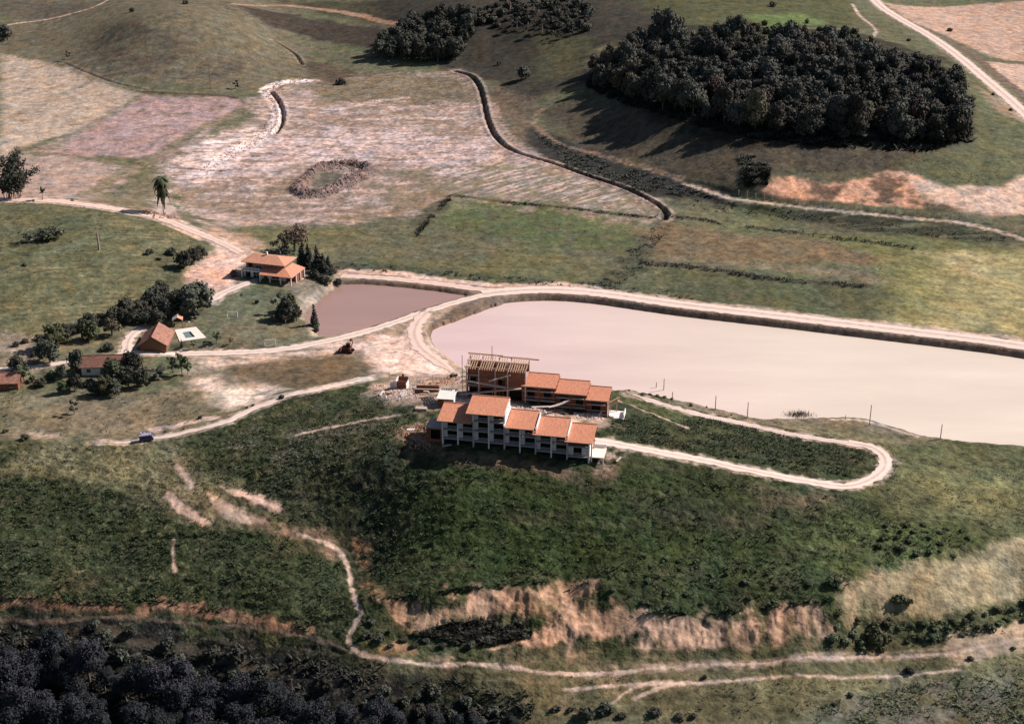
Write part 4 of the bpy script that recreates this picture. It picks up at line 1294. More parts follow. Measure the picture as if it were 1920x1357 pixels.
Z0F = 14.2
a0 = Vector(P(830, 820, Z0F))
front = thing('hotel_block', 'white terraced hotel block with five stepped terracotta roofs along the front of the hilltop', 'building', (a0.x, a0.y, Z0F), TH)
BW = 3.54
unit(front, 0, 2, BW, 0, (2.2, 2.3), 4.5, 6.2, 1.25, (-1.1, 6.85), M_WHITE, M_WHITE, M_TILE, side_r=False)
unit(front, 2 * BW, 2, BW, -.15, (2.55, 2.45, 2.1), 7.05, 6.2, 1.25, (5.55, 14.1), M_WHITE, M_WHITE, M_TILE)
unit(front, 4 * BW, 2, BW, -.30, (2.35, 2.3), 4.5, 6.2, 1.25, (14.5, 20.85), M_WHITE, M_WHITE, M_TILE, side_l=False)
unit(front, 6 * BW, 2, BW, -1.15, (2.2, 2.2), 4.25, 6.2, 1.25, (20.55, 28.1), M_WHITE, M_WHITE, M_TILE)
unit(front, 8 * BW, 1, 4.9, -1.8, (2.5,), 3.85, 6.2, 1.25, (27.8, 34.1), M_WHITE, M_WHITE, M_TILE, opens=(1.3, 3.2))
# open terrace beyond the last step
X = 8 * BW + 4.9
MB().box(X + .16, X + 3.3, .4, 5.4, -2.05, -1.80).build('terrace_floor', M_PAVE, front)
for x, y, m, h in ((X + .5, .55, M_WOOD, 3.6), (X + .5, 4.6, M_WOOD, 4.6), (X + 3.1, .6, M_WHITE, -.02), (X + 3.1, 5.1, M_WHITE, -.02), (X + .5, .55, M_WHITE, -.27)):
    MB().box(x - .13, x + .13, y - .13, y + .13, (-1.79 if h > 1 else -4.6), -1.8 + h if h > 1 else -2.07).build('terrace_post', m, front)
MB().box(X + .3, X + 3.2, 5.42, 5.6, -2.05, -1.0).build('terrace_wall', M_WHITE, front)
MB().box(X - .2, X + 3.0, 3.2, 3.5, -4.4, -2.06).build('retaining_wall', M_BRICK, front)
# annex with a flat slab at the left end, and the white verge of the tall gable
MB().box(-4.0, -.2, .2, 5.0, 2.0, 2.22).build('annex_slab', M_CONC, front)
m_ = MB()
openwall(m_, -3.9, -.2, .5, -1.6, 1.99, [(-2.9, -.7, -.8, 1.5)])
m_.box(-3.9, -3.7, .7, 4.9, -1.6, 1.99)
m_.build('annex_wall', M_BRICK, front)
MB().box(-3.6, -.3, 1.8, 2.0, -1.6, 1.98).build('annex_shade_panel', M_DARK, front)  # near-black panel painting the unlit depth of the annex
MB().plate([(14.12, -1.0, 4.75), (14.42, -1.0, 4.75), (14.42, 6.5, 6.25), (14.12, 6.5, 6.25)], .5).build('gable_verge', M_WHITE, front)

# ------------------------------------------------------------------ rear block: finished part and bare brick shell
ZR = 11.3
b0 = Vector(P(1137, 777, ZR))
rear = thing('brick_block', 'rear block of dark brick with three stepped terracotta roofs facing the pond', 'building', (b0.x, b0.y, ZR), TH)
MR = M_BRICK
RS = dict(base=2.2, over=.8, back=.7)
unit(rear, -4.9, 1, 4.9, 0, (2.4, 2.2), 3.8, 5.0, 1.0, (-5.0, .5), MR, MR, M_TILE, opens=(1.2, 3.4), **RS)
unit(rear, -12.3, 2, 3.7, 1.15, (2.4, 2.2), 3.8, 5.0, 1.0, (-12.5, -4.75), MR, MR, M_TILE, opens=(1.0, 2.9), **RS)
unit(rear, -20.3, 2, 4.0, 2.3, (2.4, 2.2), 3.8, 5.0, 1.0, (-20.5, -12.2), MR, MR, M_TILE, opens=(1.0, 2.9), **RS)
MB().box(.15, 4.2, -.3, 4.0, -.9, -.65).build('terrace_floor', M_WHITE, rear)
MB().box(.15, .3, 0.0, 1.6, -.6, 2.9).build('white_end_wall', M_WHITE, rear)
for x, y, h in ((.5, .0, 3.6), (2.0, 3.6, 3.2), (.5, 3.6, 4.3)):
    MB().box(x - .1, x + .1, y - .1, y + .1, -.64, h).build('terrace_post', M_WOOD, rear)
MB().box(4.0, 4.2, .0, 3.8, -.64, .3).build('terrace_wall', M_WHITE, rear)
MB().box(.4, 4.0, .3, .5, -3.4, -.91).build('retaining_wall', M_WHITE, rear)
fr = MB()
for k in range(5):
    fr.beam((.5 + .45 * k, .1 + .9 * k, 3.0), (1.2 + .45 * k, .3 + .9 * k, 1.9), .1, .14)
fr.beam((.4, 0, 3.1), (2.6, 3.8, 3.1), .12, .18)
fr.build('open_roof_frame', M_WOOD, rear)

ZS = ZR + 2.3
shell_o = b0 + EU * (-19.6)
shell = thing('brick_shell', 'unfinished three storey brick shell with bare timber roof frame', 'building under construction', (shell_o.x, shell_o.y, ZS), TH)
SW = 14.4
posts = [-SW, -SW * .79, -SW * .51, -SW * .30, 0]
for i in range(4):
    xa, xb = posts[i] + .14, posts[i + 1] - .14
    for k, (za, zb) in enumerate(((-1.8, 2.35), (2.6, 5.0), (5.2, 7.0))):
        mb = MB()
        hole = []
        if k == 0:
            hole = [(xa + .25, xb - .25, za + 1.2, zb - .25)]
        elif k == 1 and i % 2 == 0:
            hole = [(xa + .5, xb - .6, za + .1, zb - .5)]
        openwall(mb, xa, xb, .1 + .5 * (i == 0 and k > 0), za, zb, hole)
        mb.build('brick_wall', M_BRICK, shell)
        if hole:
            MB().box(hole[0][0] - .1, hole[0][1] + .1, 1.4, 1.5, hole[0][2] - .1, hole[0][3] + .1).build('opening_shade_panel', M_DARK, shell)  # near-black panel behind the hole paints the unlit storey
for x in posts:
    MB().box(x - .13, x + .13, -.1, .2, -1.8, 7.4).build('column', M_POLE_L, shell)
    MB().box(x - .1, x + .1, 4.8, 5.0, -1.8, 8.2).build('timber_post', M_WOOD, shell)
    MB().box(x - .08, x + .08, 2.4, 2.56, 6.8, 8.0).build('timber_post', M_WOOD, shell)
for z in (2.36, 5.01):
    MB().box(-SW, 0, .3, 5.0, z, z + .2).build('floor_slab', M_CONC, shell)
MB().box(-SW, 0, 4.9 + .12, 5.2, -1.8, 7.0).build('back_wall', M_BRICK, shell)
MB().beam((-SW - .4, -.25, 7.4), (.3, -.25, 7.4), .2, .3).build('eave_beam', M_WOOD, shell)
MB().beam((-SW * .5, 5.1, 8.35), (2.4, 5.1, 8.25), .2, .28).build('ridge_beam', M_WOOD, shell)
MB().beam((-SW - .6, 5.1, 8.65), (-SW * .45, 5.1, 8.55), .2, .28).build('ridge_beam', M_WOOD, shell)
MB().beam((-SW - .3, 2.4, 7.95), (.3, 2.4, 7.95), .16, .24).build('purlin', M_WOOD, shell)
nr = 26
for k in range(nr):
    x = -SW + SW * k / (nr - 1)
    up = .25 if x < -SW * .46 else 0
    if k in (5, 12, 17):
        continue
    MB().beam((x, -1.0, 7.22), (x + .05, 5.3, 8.5 + up), .17, .22).build('rafter', M_WOOD, shell)
for i, (x, y, z) in enumerate(((-11.2, 3.2, 8.0), (-9.2, 2.9, 7.9), (-4.5, 2.8, 7.9), (-2.6, 3.1, 8.0))):
    MB().box(x - .7, x + .6, y, y + .12, z - 1.5, z - .4).build('stud_panel', M_WHITE if i in (1, 2, 3) else M_WOOD, shell)
for x, y in ((-13, 2.5), (-11.6, 3.6), (-7.8, 3.4), (-6, 2.2), (-3.4, 3.8), (-1.2, 2.6)):
    MB().box(x - .07, x + .07, y - .07, y + .07, 5.2, 8.0).build('prop', M_POLE_L, shell)
MB().beam((-SW * .62, 4.0, 7.5), (-SW * .62, 4.0, 11.4), .12).build('mast', M_WOOD_D, shell)
MB().beam((-SW - .9, -.4, -1.6), (-SW - .9, -.4, 7.9), .14).build('scaffold_pole', M_POLE_L, shell)

# ------------------------------------------------------------------ timber ramps across the court
def span(name, a, b, w, m, label, cat, group=None, sag=.0, th=.12):
    a, b = Vector(a), Vector(b)
    n = 6
    mb = MB()
    for i in range(n):
        p = a.lerp(b, i / n) - Vector((0, 0, sag * math.sin(math.pi * i / n)))
        q = a.lerp(b, (i + 1) / n) - Vector((0, 0, sag * math.sin(math.pi * (i + 1) / n)))
        mb.beam(p, q, w, th)
    root = thing(name, label, cat, tuple(a), 0, group)
    mb.v = [tuple(Vector(v) - a) for v in mb.v]
    mb.build('deck', m, root)
    lg = MB()
    for t in (.3, .65):
        p = a.lerp(b, t) - a
        z = gz(a.x + p.x, a.y + p.y) - a.z
        if p.z - z > .6:
            lg = MB().beam((p.x, p.y, z - .2), (p.x, p.y, p.z - .1), .12)
            lg.build('prop', M_WOOD_D, root)
    return root
RG = 'plank ramps between the two hotel blocks'
span('plank_ramp', P(861, 739, 13.9), P(977, 728, 17.0), .95, M_WOOD_P, 'long plank ramp rising from the white-roofed shed to the brick shell', 'ramp', RG)
span('plank_ramp', P(878, 714, 17.9), P(948, 726, 17.0), .8, M_WOOD_P, 'plank ramp sloping down along the foot of the brick shell', 'ramp', RG)
span('plank_ramp', P(917, 714, 18.2), P(957, 703, 20.1), .8, M_WOOD_P, 'short steep plank ramp climbing to an upper opening of the shell', 'ramp', RG)
span('plank_ramp', P(997, 763, 14.4), P(1030, 762, 14.6), .7, M_WOOD_P, 'level plank walk just behind the stepped front roofs', 'ramp', RG)
span('plank_ramp', P(1028, 763, 14.6), P(1068, 749, 15.0), .7, M_WOOD_P, 'curved plank ramp rising to the dark wall of the rear block', 'ramp', RG, .3)

# ------------------------------------------------------------------ white-roofed shed and building-site pieces
s0 = G(838, 757)
shed = thing('shed', 'small site shed with pale sheet roof behind the left end of the hotel', 'shed', (s0[0], s0[1], s0[2] - .2), R(-8))
w_ = MB()
w_.box(-1.9, 1.9, -1.4, -1.25, -.3, 1.95).box(-1.9, -1.75, -1.25, 1.9, -.3, 2.1).box(-1.75, 1.75, 1.75, 1.9, -.3, 2.8)
w_.build('wall', M_BRICK, shed)
MB().box(1.76, 1.9, -1.24, 1.9, -.3, 2.1).build('side_wall', M_WHITE, shed)  # white wall: its sunlit look is put into the colour
MB().plate([(-2.2, -1.8, 2.25), (1.95, -1.8, 2.25), (2.3, 2.3, 3.15), (-1.9, 2.3, 3.15)], .08).build('roof', M_SHEET, shed)
MB().box(-.5, .3, -1.43, -1.41, -.2, 1.75).build('door', M_WOOD_D, shed)

b1 = G(752, 728)
room = thing('brick_room', 'roofless brick room with one whitewashed wall on the building site', 'ruined room', (b1[0], b1[1], b1[2] - .3), R(-8))
MB().box(-1.1, 1.3, 0, .18, 0, 2.2).build('brick_wall', M_BRICK, room)
MB().box(-1.32, -1.12, -.3, 2.6, 0, 2.5).build('white_wall', M_WHITE, room)
MB().box(-2.9, -1.34, .6, .8, 0, 1.7).build('white_wall', M_WHITE, room)
MB().box(1.31, 1.5, -.4, 2.4, 0, 1.7).build('white_wall', M_WHITE, room)
MB().box(-1.1, 1.3, 2.6, 2.8, 0, 2.4).build('brick_wall', M_BRICK, room)
MB().box(-.2, .3, 2.3, 2.58, 2.0, 3.2).build('chimney', M_BRICK, room)
b2 = G(800, 736)
fw = thing('foundation_wall', 'long low brick foundation wall beside the white-roofed shed', 'wall', (b2[0], b2[1], b2[2] - .2), R(-4))
MB().box(-3.0, 3.0, 0, .3, 0, 1.0).build('brick_course', M_BRICK, fw)
MB().box(-3.1, 3.1, -.05, .35, 1.0, 1.12).build('coping', M_CONC, fw)
MB().box(-2.8, 2.8, 2.2, 2.45, .3, 1.1).build('rear_course', M_BRICK, fw)
MB().box(.6, .85, -1.3, -1.05, -.6, 1.0).build('post', M_WHITE, fw)
MB().box(-.6, .6, -1.32, -1.03, 1.0, 1.2).build('lintel', M_WHITE, fw)
b3 = G(790, 768)
st = thing('plank_stack', 'neat stack of sawn boards beside the footpath at the hotel end', 'timber stack', (b3[0], b3[1], b3[2] - .1), R(-6))
for k in range(4):
    for j in range(5):
        MB().box(-1.4 + .02 * ((k * 7 + j) % 3), 1.4, -.75 + j * .3, -.47 + j * .3, .02 + k * .17, .17 + k * .17).build('board', M_WOOD_P if (k + j) % 3 else M_WOOD, st)
# leaning boards, sheets and posts on the site
def litter(name, px, py, L, w, rot, lean, m, label, cat, group=None):
    g = G(px, py)
    t = thing(name, label, cat, (g[0], g[1], g[2]), rot, group)
    MB().add([(-L / 2, -w / 2, .02), (L / 2, -w / 2, .02 + lean), (L / 2, w / 2, .05 + lean), (-L / 2, w / 2, .05), (-L / 2, -w / 2, .10), (L / 2, -w / 2, .10 + lean), (L / 2, w / 2, .13 + lean), (-L / 2, w / 2, .13)],
             [(3, 2, 1, 0), (4, 5, 6, 7), (0, 1, 5, 4), (1, 2, 6, 5), (2, 3, 7, 6), (3, 0, 4, 7)]).build('sheet', m, t)
    MB().beam((L * .3, 0, -.2), (L * .3, 0, .06 + lean * .8), .1).build('prop', M_WOOD_D, t)
    return t
SG = 'loose boards and sheets on the building site'
for i, (px, py, L, w, rt, ln, m, lb) in enumerate((
    (716, 739, 1.8, .5, 1.2, .6, M_WHITE, 'white slab leaning at the left edge of the rubble'),
    (756, 742, 1.7, .6, 1.3, .9, M_WHITE, 'white slab leaning on the rubble below the roofless room'),
    (772, 735, 2.6, .35, .9, .8, M_WOOD_P, 'long tilted board right of the roofless room'),
    (708, 733, 2.0, .7, .1, .1, M_WOOD_D, 'dark board lying flat at the far left of the rubble'),
    (735, 736, 1.8, .8, .3, .2, M_WOOD, 'tan board lying on the middle of the rubble'),
    (783, 726, 2.4, .5, -.1, .1, M_WOOD_P, 'grey plank lying behind the foundation wall'),
    (793, 722, 2.8, .5, -.05, .1, M_WOOD, 'raw board lying on the brown spoil by the far edge'),
    (815, 717, 2.6, .6, -.1, .1, M_WOOD, 'raw board lying nearest the brick shell'),
    (768, 746, 2.0, .5, .4, .2, M_WOOD_P, 'grey plank at the near edge of the rubble'),
    (1085, 777, 2.6, .4, -.02, .1, M_WHITE, 'white board lying on the grass in the court'),
    (1124, 780, 1.8, .4, .9, .7, M_WHITE, 'white board leaning by the end of the rear block'),
    (838, 836, 2.2, .7, .2, .2, M_WOOD_P, 'grey board on the spoil left of the front columns'),
    (868, 726, 2.2, .5, .5, .5, M_WOOD, 'raw board propped against the left corner of the brick shell'), (858, 716, 2.8, .4, .8, .2, M_WOOD_P, 'grey plank on the ground left of the slim mast'),
    (885, 738, 2.0, .9, .1, .1, M_WHITE, 'pale sheet lying beside the long plank ramp'), (905, 741, 1.6, .5, -.4, .2, M_WOOD, 'short board between the long ramp and the tall front roof'),
    (1010, 768, 2.0, .5, .3, .1, M_WOOD, 'raw board behind the third front roof'), (1050, 774, 2.2, .7, -.2, .2, M_WOOD_P, 'grey sheet on the heap behind the fourth front roof'),
    (1150, 782, 1.8, .4, .6, .2, M_WOOD, 'raw board on the grass beyond the rear terrace'), (1160, 862, 2.0, .4, 1.0, .2, M_WOOD_P, 'grey plank on the bare soil beside the front terrace'),
    (785, 812, 2.2, .5, .4, .3, M_WOOD, 'raw board on the red spoil by the hotel end'), (770, 806, 1.8, .8, -.2, .2, M_WHITE, 'pale sheet on the red spoil by the hotel end'))):
    litter('loose_board', px, py, L, w, rt, ln, m, lb, 'board', SG)
for i, (px, py, h, lb) in enumerate(((730, 712, 2.4, 'thin white post standing left of the roofless room'), (782, 722, 2.2, 'thin white post standing right of the roofless room'), (788, 721, 1.8, 'shorter white post beside the roofless room'), (811, 712, 1.5, 'slim stake on the far edge of the site'))):
    g = G(px, py)
    t = thing('site_post', lb, 'post', g, .2, 'posts standing on the building site')
    MB().box(-.09, .09, -.09, .09, -.3, h).build('shaft', M_WHITE, t)
    MB().box(-.16, .16, -.16, .16, -.3, .15).build('footing', M_CONC, t)

# rubble and heaps: many small stones nobody could count
def rubble(name, polys, n, smin, smax, m, label, cat, zoff=0.0):
    rnd = random.Random(len(name) + n)
    vs, fs = [], []
    for poly in polys:
        q = GL(poly)
        xs = [p[0] for p in q]
        ys_ = [p[1] for p in q]
        k = 0
        while k < n // len(polys):
            x, y = rnd.uniform(min(xs), max(xs)), rnd.uniform(min(ys_), max(ys_))
            if poly_sd(np.array([x]), np.array([y]), q)[0] > 0:
                continue
            k += 1
            s = rnd.uniform(smin, smax)
            z = gz(x, y) + zoff
            a = rnd.uniform(0, 6.28)
            ca, sa = math.cos(a), math.sin(a)
            b = len(vs)
            for (dx, dy, dz) in ((1, .2, -.2), (-.3, .9, -.2), (-1, -.3, -.2), (.3, -.9, -.2), (.4, .3, .7), (-.4, -.2, .8)):
                j = [rnd.uniform(.7, 1.3) for _ in range(3)]
                dx, dy, dz = dx * s * j[0], dy * s * j[1], dz * s * j[2]
                vs.append((x + dx * ca - dy * sa, y + dx * sa + dy * ca, z + dz))
            fs += [(b, b + 1, b + 4), (b + 1, b + 2, b + 5), (b + 2, b + 3, b + 5), (b + 3, b, b + 4), (b + 1, b + 5, b + 4), (b + 3, b + 4, b + 5)]
    o = mesh_obj(name, vs, fs, m)
    return tag(o, label, cat, None, 'stuff')
M_RUB = mat("rubble_stone", (.62, .50, .45), 1.0, .35, 2.5, .4, 5)
M_RUBB = mat("brick_rubble", (.36, .20, .14), 1.0, .4, 2.5, .4, 5)
rubble('rubble', [[(700, 722), (775, 718), (790, 745), (745, 752), (705, 745)], [(940, 755), (1010, 765), (1055, 780), (1000, 772)], [(1075, 775), (1130, 775), (1130, 788), (1085, 786)]], 700, .12, .38, M_RUB, 'pale building rubble strewn round the hotel site', 'rubble')
rubble('brick_rubble', [[(752, 802), (800, 795), (815, 830), (790, 848), (755, 835)], [(780, 715), (870, 705), (880, 722), (800, 728)]], 520, .12, .36, M_RUBB, 'reddish earth and brick rubble at the left end of the hotel', 'rubble')
rubble('spoil_ring', [[(540, 360), (556, 345), (580, 350), (612, 351), (634, 341), (648, 326), (660, 318), (680, 320), (700, 316), (690, 336), (650, 356), (610, 371), (565, 375)], [(556, 345), (575, 325), (600, 306), (640, 301), (690, 304), (700, 316), (680, 318), (650, 320), (622, 317), (596, 319), (580, 342)]], 1300, .2, .5, M_ROCK, 'ring of lumpy dug spoil round a hollow on the cleared flat', 'spoil heap')
rubble('stream_stones', [[(560, 145), (580, 152), (530, 162), (522, 180), (532, 210), (515, 250), (480, 272), (400, 318), (385, 330), (380, 310), (440, 275), (490, 250), (505, 215), (490, 175), (520, 152)]], 420, .2, .5, M_ROCK, 'broken pale clods along the rough stony track', 'stones')
rubble('track_debris', [[(255, 396), (300, 398), (330, 405), (335, 412), (290, 410)]], 70, .3, .7, M_RUBB, 'heap of dark brush and clods below the lone palm', 'debris heap')
# ------------------------------------------------------------------ two-storey house by the small pond
h0 = G(505, 527)
HT = R(-17)
house = thing('house', 'two storey house with terracotta hip roof and L-shaped lower roof beside the small pond', 'house', (h0[0], h0[1], h0[2] - .1), HT)
def hip(mb, x0, x1, y0, y1, z, rise, th=.18):
    d = min(x1 - x0, y1 - y0) / 2
    if x1 - x0 >= y1 - y0:
        a, b = (x0 + d, (y0 + y1) / 2), (x1 - d, (y0 + y1) / 2)
    else:
        a, b = ((x0 + x1) / 2, y0 + d), ((x0 + x1) / 2, y1 - d)
    v = [(x0, y0, z), (x1, y0, z), (x1, y1, z), (x0, y1, z), (*a, z + rise), (*b, z + rise)]
    f = [(0, 1, 5, 4), (1, 2, 5), (2, 3, 4, 5), (3, 0, 4)] if x1 - x0 >= y1 - y0 else [(0, 1, 4), (1, 2, 5, 4), (2, 3, 5), (3, 0, 4, 5)]
    lo = [(p[0], p[1], z - th) for p in v[:4]]
    mb.add(v + lo, f + [(9, 8, 7, 6), (0, 6, 7, 1), (1, 7, 8, 2), (2, 8, 9, 3), (3, 9, 6, 0)])
    return mb
# ground floor and upper floor
M_SHADED_WALL = mat('shaded_wall', (.30, .20, .16), .9, .2, 1.5)  # brown wall colour stands in for shade under the roof
m_ = MB()
openwall(m_, -9.6, 4.5, 1.6, -.6, 2.5, [(-9.0, -7.2, .0, 2.1), (-6.2, -4.3, .0, 2.1), (-2.6, -1.4, .0, 2.1), (.2, 2.6, .4, 2.0)])
m_.box(-9.6, -9.4, 1.8, 9.0, -.6, 2.5).box(4.3, 4.5, 1.8, 9.0, -.6, 2.5).box(-9.4, 4.3, 8.8, 9.0, -.6, 2.5)
m_.build('ground_floor_wall', M_WHITE, house)
m_ = MB()
openwall(m_, -9.2, 4.0, 2.8, 2.75, 5.1, [(-8.4, -6.9, 2.95, 4.9), (-5.6, -3.9, 2.95, 4.9), (-2.9, -1.6, 3.3, 4.7), (-.9, .5, 3.3, 4.7), (1.4, 2.8, 3.3, 4.7)])
m_.box(-9.2, -9.0, 3.0, 9.0, 2.75, 5.1).box(3.8, 4.0, 3.0, 9.0, 2.75, 5.1).box(-9.0, 3.8, 8.8, 9.0, 2.75, 5.1)
m_.build('upper_floor_wall', M_SHADED_WALL, house)
MB().box(-9.8, 4.6, .2, 9.1, 2.52, 2.74).build('floor_slab', M_WHITE, house)
hip(MB(), -10.2, 5.0, 1.2, 10.2, 5.15, 1.5).build('roof', M_TILE_PALE, house)
# lower veranda roof: front strip and right wing
fr_ = MB()
fr_.add([(-2.6, -1.8, 2.6), (8.6, -1.8, 2.6), (4.3, 2.7, 3.75), (-2.6, 2.7, 3.75), (-2.6, -1.8, 2.45), (8.6, -1.8, 2.45), (4.3, 2.7, 3.6), (-2.6, 2.7, 3.6)],
        [(0, 1, 2, 3), (7, 6, 5, 4), (0, 4, 5, 1), (2, 6, 7, 3), (3, 7, 4, 0)])
fr_.build('veranda_roof', M_TILE, house)
fr_ = MB()
fr_.add([(8.62, -1.8, 2.6), (8.62, 8.4, 2.6), (4.32, 8.4, 3.75), (4.32, 2.7, 3.75), (8.62, -1.8, 2.45), (8.62, 8.4, 2.45), (4.32, 8.4, 3.6), (4.32, 2.7, 3.6)],
        [(0, 1, 2, 3), (7, 6, 5, 4), (0, 4, 5, 1), (1, 5, 6, 2)])
fr_.build('wing_roof', M_TILE_PALE, house)
for x, y in ((-2.4, -1.5), (1.0, -1.5), (4.6, -1.5), (8.2, -1.5), (8.3, 2.0), (8.3, 5.2), (8.3, 8.0)):
    MB().box(x - .14, x + .14, y - .14, y + .14, -.8, 2.44).build('veranda_post', M_WHITE, house)
MB().box(-9.8, 8.4, -1.7, 9.0, -.9, -.62).build('plinth', M_PAVE, house)
MB().box(4.7, 8.0, 3.0, 8.3, -.6, 2.4).build('wing_wall', M_BRICK, house)
for a, b, c, d, y in ((-6.2, -4.3, .0, 2.1, 1.72), (.2, 2.6, .4, 2.0, 1.72), (-5.6, -3.9, 2.95, 4.9, 2.92), (-2.9, -1.6, 3.3, 4.7, 2.92), (-.9, .5, 3.3, 4.7, 2.92), (1.4, 2.8, 3.3, 4.7, 2.92)):
    wdw = MB().box(a, b, y, y + .04, c, d).build('window', M_GLASS, house)
    MB().box(a, b, y - .1, y - .01, (c + d) / 2 - .04, (c + d) / 2 + .04).box((a + b) / 2 - .04, (a + b) / 2 + .04, y - .1, y - .01, c, d).build('window_frame', M_WHITE, wdw)
dr = MB().box(-2.6, -1.4, 1.72, 1.78, -.0, 2.1).build('door', M_WOOD_D, house)
MB().box(-1.62, -1.52, 1.66, 1.72, .95, 1.05).build('handle', M_POLE, dr)
m_ = MB()
for x in (-9.6, -8.4, -7.2, -6.0, -4.8, -3.6):
    m_.box(x - .04, x + .04, .25, .33, 2.75, 3.6)
m_.box(-9.7, -3.2, .22, .36, 3.6, 3.72)
m_.build('balcony_rail', M_WHITE, house)
MB().box(-9.7, -9.4, .2, .5, -.6, 2.5).build('balcony_pier', M_WHITE, house)
MB().box(-3.0, -2.7, .2, .5, -.6, 2.5).build('balcony_pier', M_WHITE, house)
MB().box(-3.4, -2.9, 5.5, 6.0, 6.6, 7.6).build('chimney', M_WHITE, house)

def gable_house(name, label, cat, px, py, rot, L, W, hw, rise, m_roof, m_wall, over=.5, gable_front=False, wins=2):
    """L along local x = along the ridge, front wall at -W/2"""
    g = G(px, py)
    t = thing(name, label, cat, (g[0], g[1], g[2] - .15), rot)
    w = MB()
    holes = []
    for i in range(wins):
        a = -L / 2 + L * (i + .5) / wins - .55
        holes.append((a, a + 1.1, .9, 1.9))
    openwall(w, -L / 2, L / 2, -W / 2, -.5, hw, holes)
    w.box(-L / 2, L / 2, W / 2 - .18, W / 2, -.5, hw)
    for sx in (-L / 2, L / 2 - .18):
        w.add([(sx + d, y, z) for d in (0, .18) for y, z in ((-W / 2 + .19, -.5), (W / 2 - .19, -.5), (W / 2 - .19, hw), (0, hw + rise - .12), (-W / 2 + .19, hw))],
              [(4, 3, 2, 1, 0), (5, 6, 7, 8, 9), (0, 1, 6, 5), (1, 2, 7, 6), (2, 3, 8, 7), (3, 4, 9, 8), (4, 0, 5, 9)])
    w.build('wall', m_wall, t)
    k = rise / (W / 2)
    for s, nm in ((-1, 'roof'), (1, 'roof')):
        q = [(-L / 2 - over, s * (W / 2 + over), hw + .1 - k * over), (L / 2 + over, s * (W / 2 + over), hw + .1 - k * over), (L / 2 + over, 0, hw + rise + .1), (-L / 2 - over, 0, hw + rise + .1)]
        if s > 0:
            q = [q[1], q[0], q[3], q[2]]
        MB().plate(q, .14).build(nm, m_roof, t)
    MB().tube([(-L / 2 - over, 0, hw + rise + .12), (L / 2 + over, 0, hw + rise + .12)], .13, 6).build('ridge_cap', m_roof, t)
    for a, b, c, d in holes:
        o = MB().box(a, b, -W / 2 + .1, -W / 2 + .14, c, d).build('window', M_GLASS, t)
        MB().box(a, b, -W / 2 - .04, -W / 2 - .003, c - .12, c - .02).build('sill', M_WHITE, o)
    MB().box(L / 2 + .003, L / 2 + .06, -.5, .5, -.4, 1.9).build('door', M_WOOD_D, t)
    return t
barn = gable_house('barn', 'barn with a clay tile gable roof beside the swimming pool', 'barn', 294, 644, R(90 + 2), 9.8, 7.2, 1.9, 2.4, M_TILE_OLD, M_WOOD_D, .6)  # dark timber walls: shade on the gable put into the colour
gable_house('cottage', 'long cottage with brown tiled roof and white wall among the trees', 'house', 197, 694, R(5), 11.0, 6.0, 2.8, 1.7, M_TILE_BROWN, M_WHITE, .6, wins=3)
gable_house('farm_shed', 'shed with faded red tile roof at the left edge of the picture', 'shed', 14, 722, R(5), 7.0, 6.0, 2.2, 1.5, M_TILE_OLD, M_BRICK, .5)
# open shelter by the pool
g = G(334, 609)
sh = thing('shelter', 'tiny open shelter with pale gable roof beside the pool', 'shelter', g, R(100))
for s in (-1, 1):
    q = [(-1.5, s * 1.5, 2.0), (1.5, s * 1.5, 2.0), (1.5, 0, 2.9), (-1.5, 0, 2.9)]
    if s > 0:
        q = [q[1], q[0], q[3], q[2]]
    MB().plate(q, .1).build('roof', M_SHEET if s > 0 else M_TILE_PALE, sh)
for x in (-1.3, 1.3):
    for y in (-1.3, 1.3):
        MB().box(x - .08, x + .08, y - .08, y + .08, -.3, 2.0).build('post', M_WOOD, sh)
# swimming pool
pd = [Vector(P(*q, 3.35)) for q in ((337, 640), (387, 633), (367.5, 612.5), (327.5, 618))]
pl = [Vector(P(*q, 3.40)) for q in ((348, 633.5), (366, 631), (357, 620.5), (342, 623))]
pc = sum(pd, Vector()) / 4
pool = thing('swimming_pool', 'rectangular swimming pool in a square of pale paving', 'swimming pool', tuple(pc), 0)
m_ = MB()
def q3(v, z):
    return (v.x - pc.x, v.y - pc.y, z)
m_.add([q3(v, .0) for v in pd] + [q3(v, -.9) for v in pd] + [q3(v, .0) for v in pl], [(0, 1, 9, 8), (1, 2, 10, 9), (2, 3, 11, 10), (3, 0, 8, 11), (0, 4, 5, 1), (1, 5, 6, 2), (2, 6, 7, 3), (3, 7, 4, 0)])
m_.build('paving', M_PAVE, pool)
MB().add([q3(v, .0) for v in pl] + [q3(v, -1.4) for v in pl], [(0, 1, 5, 4), (1, 2, 6, 5), (2, 3, 7, 6), (3, 0, 4, 7), (4, 5, 6, 7)]).build('basin', M_POOLWALL, pool)
MB().add([q3(v, -.35) for v in pl], [(0, 1, 2, 3)]).build('water', M_POOL, pool)
g = P(352, 612, 3.4)
t = thing('pool_slide', 'small white curved slide at the far edge of the pool paving', 'slide', g, R(20))
MB().tube([(-1.3, 0, .1), (-.7, 0, .35), (-.1, 0, 1.0), (.3, 0, 1.35), (.7, 0, 1.3)], .13, 6).build('chute', M_WHITE, t)
MB().beam((.6, -.2, 0), (.5, -.2, 1.3), .08).beam((.6, .2, 0), (.5, .2, 1.3), .08).build('ladder', M_WHITE, t)
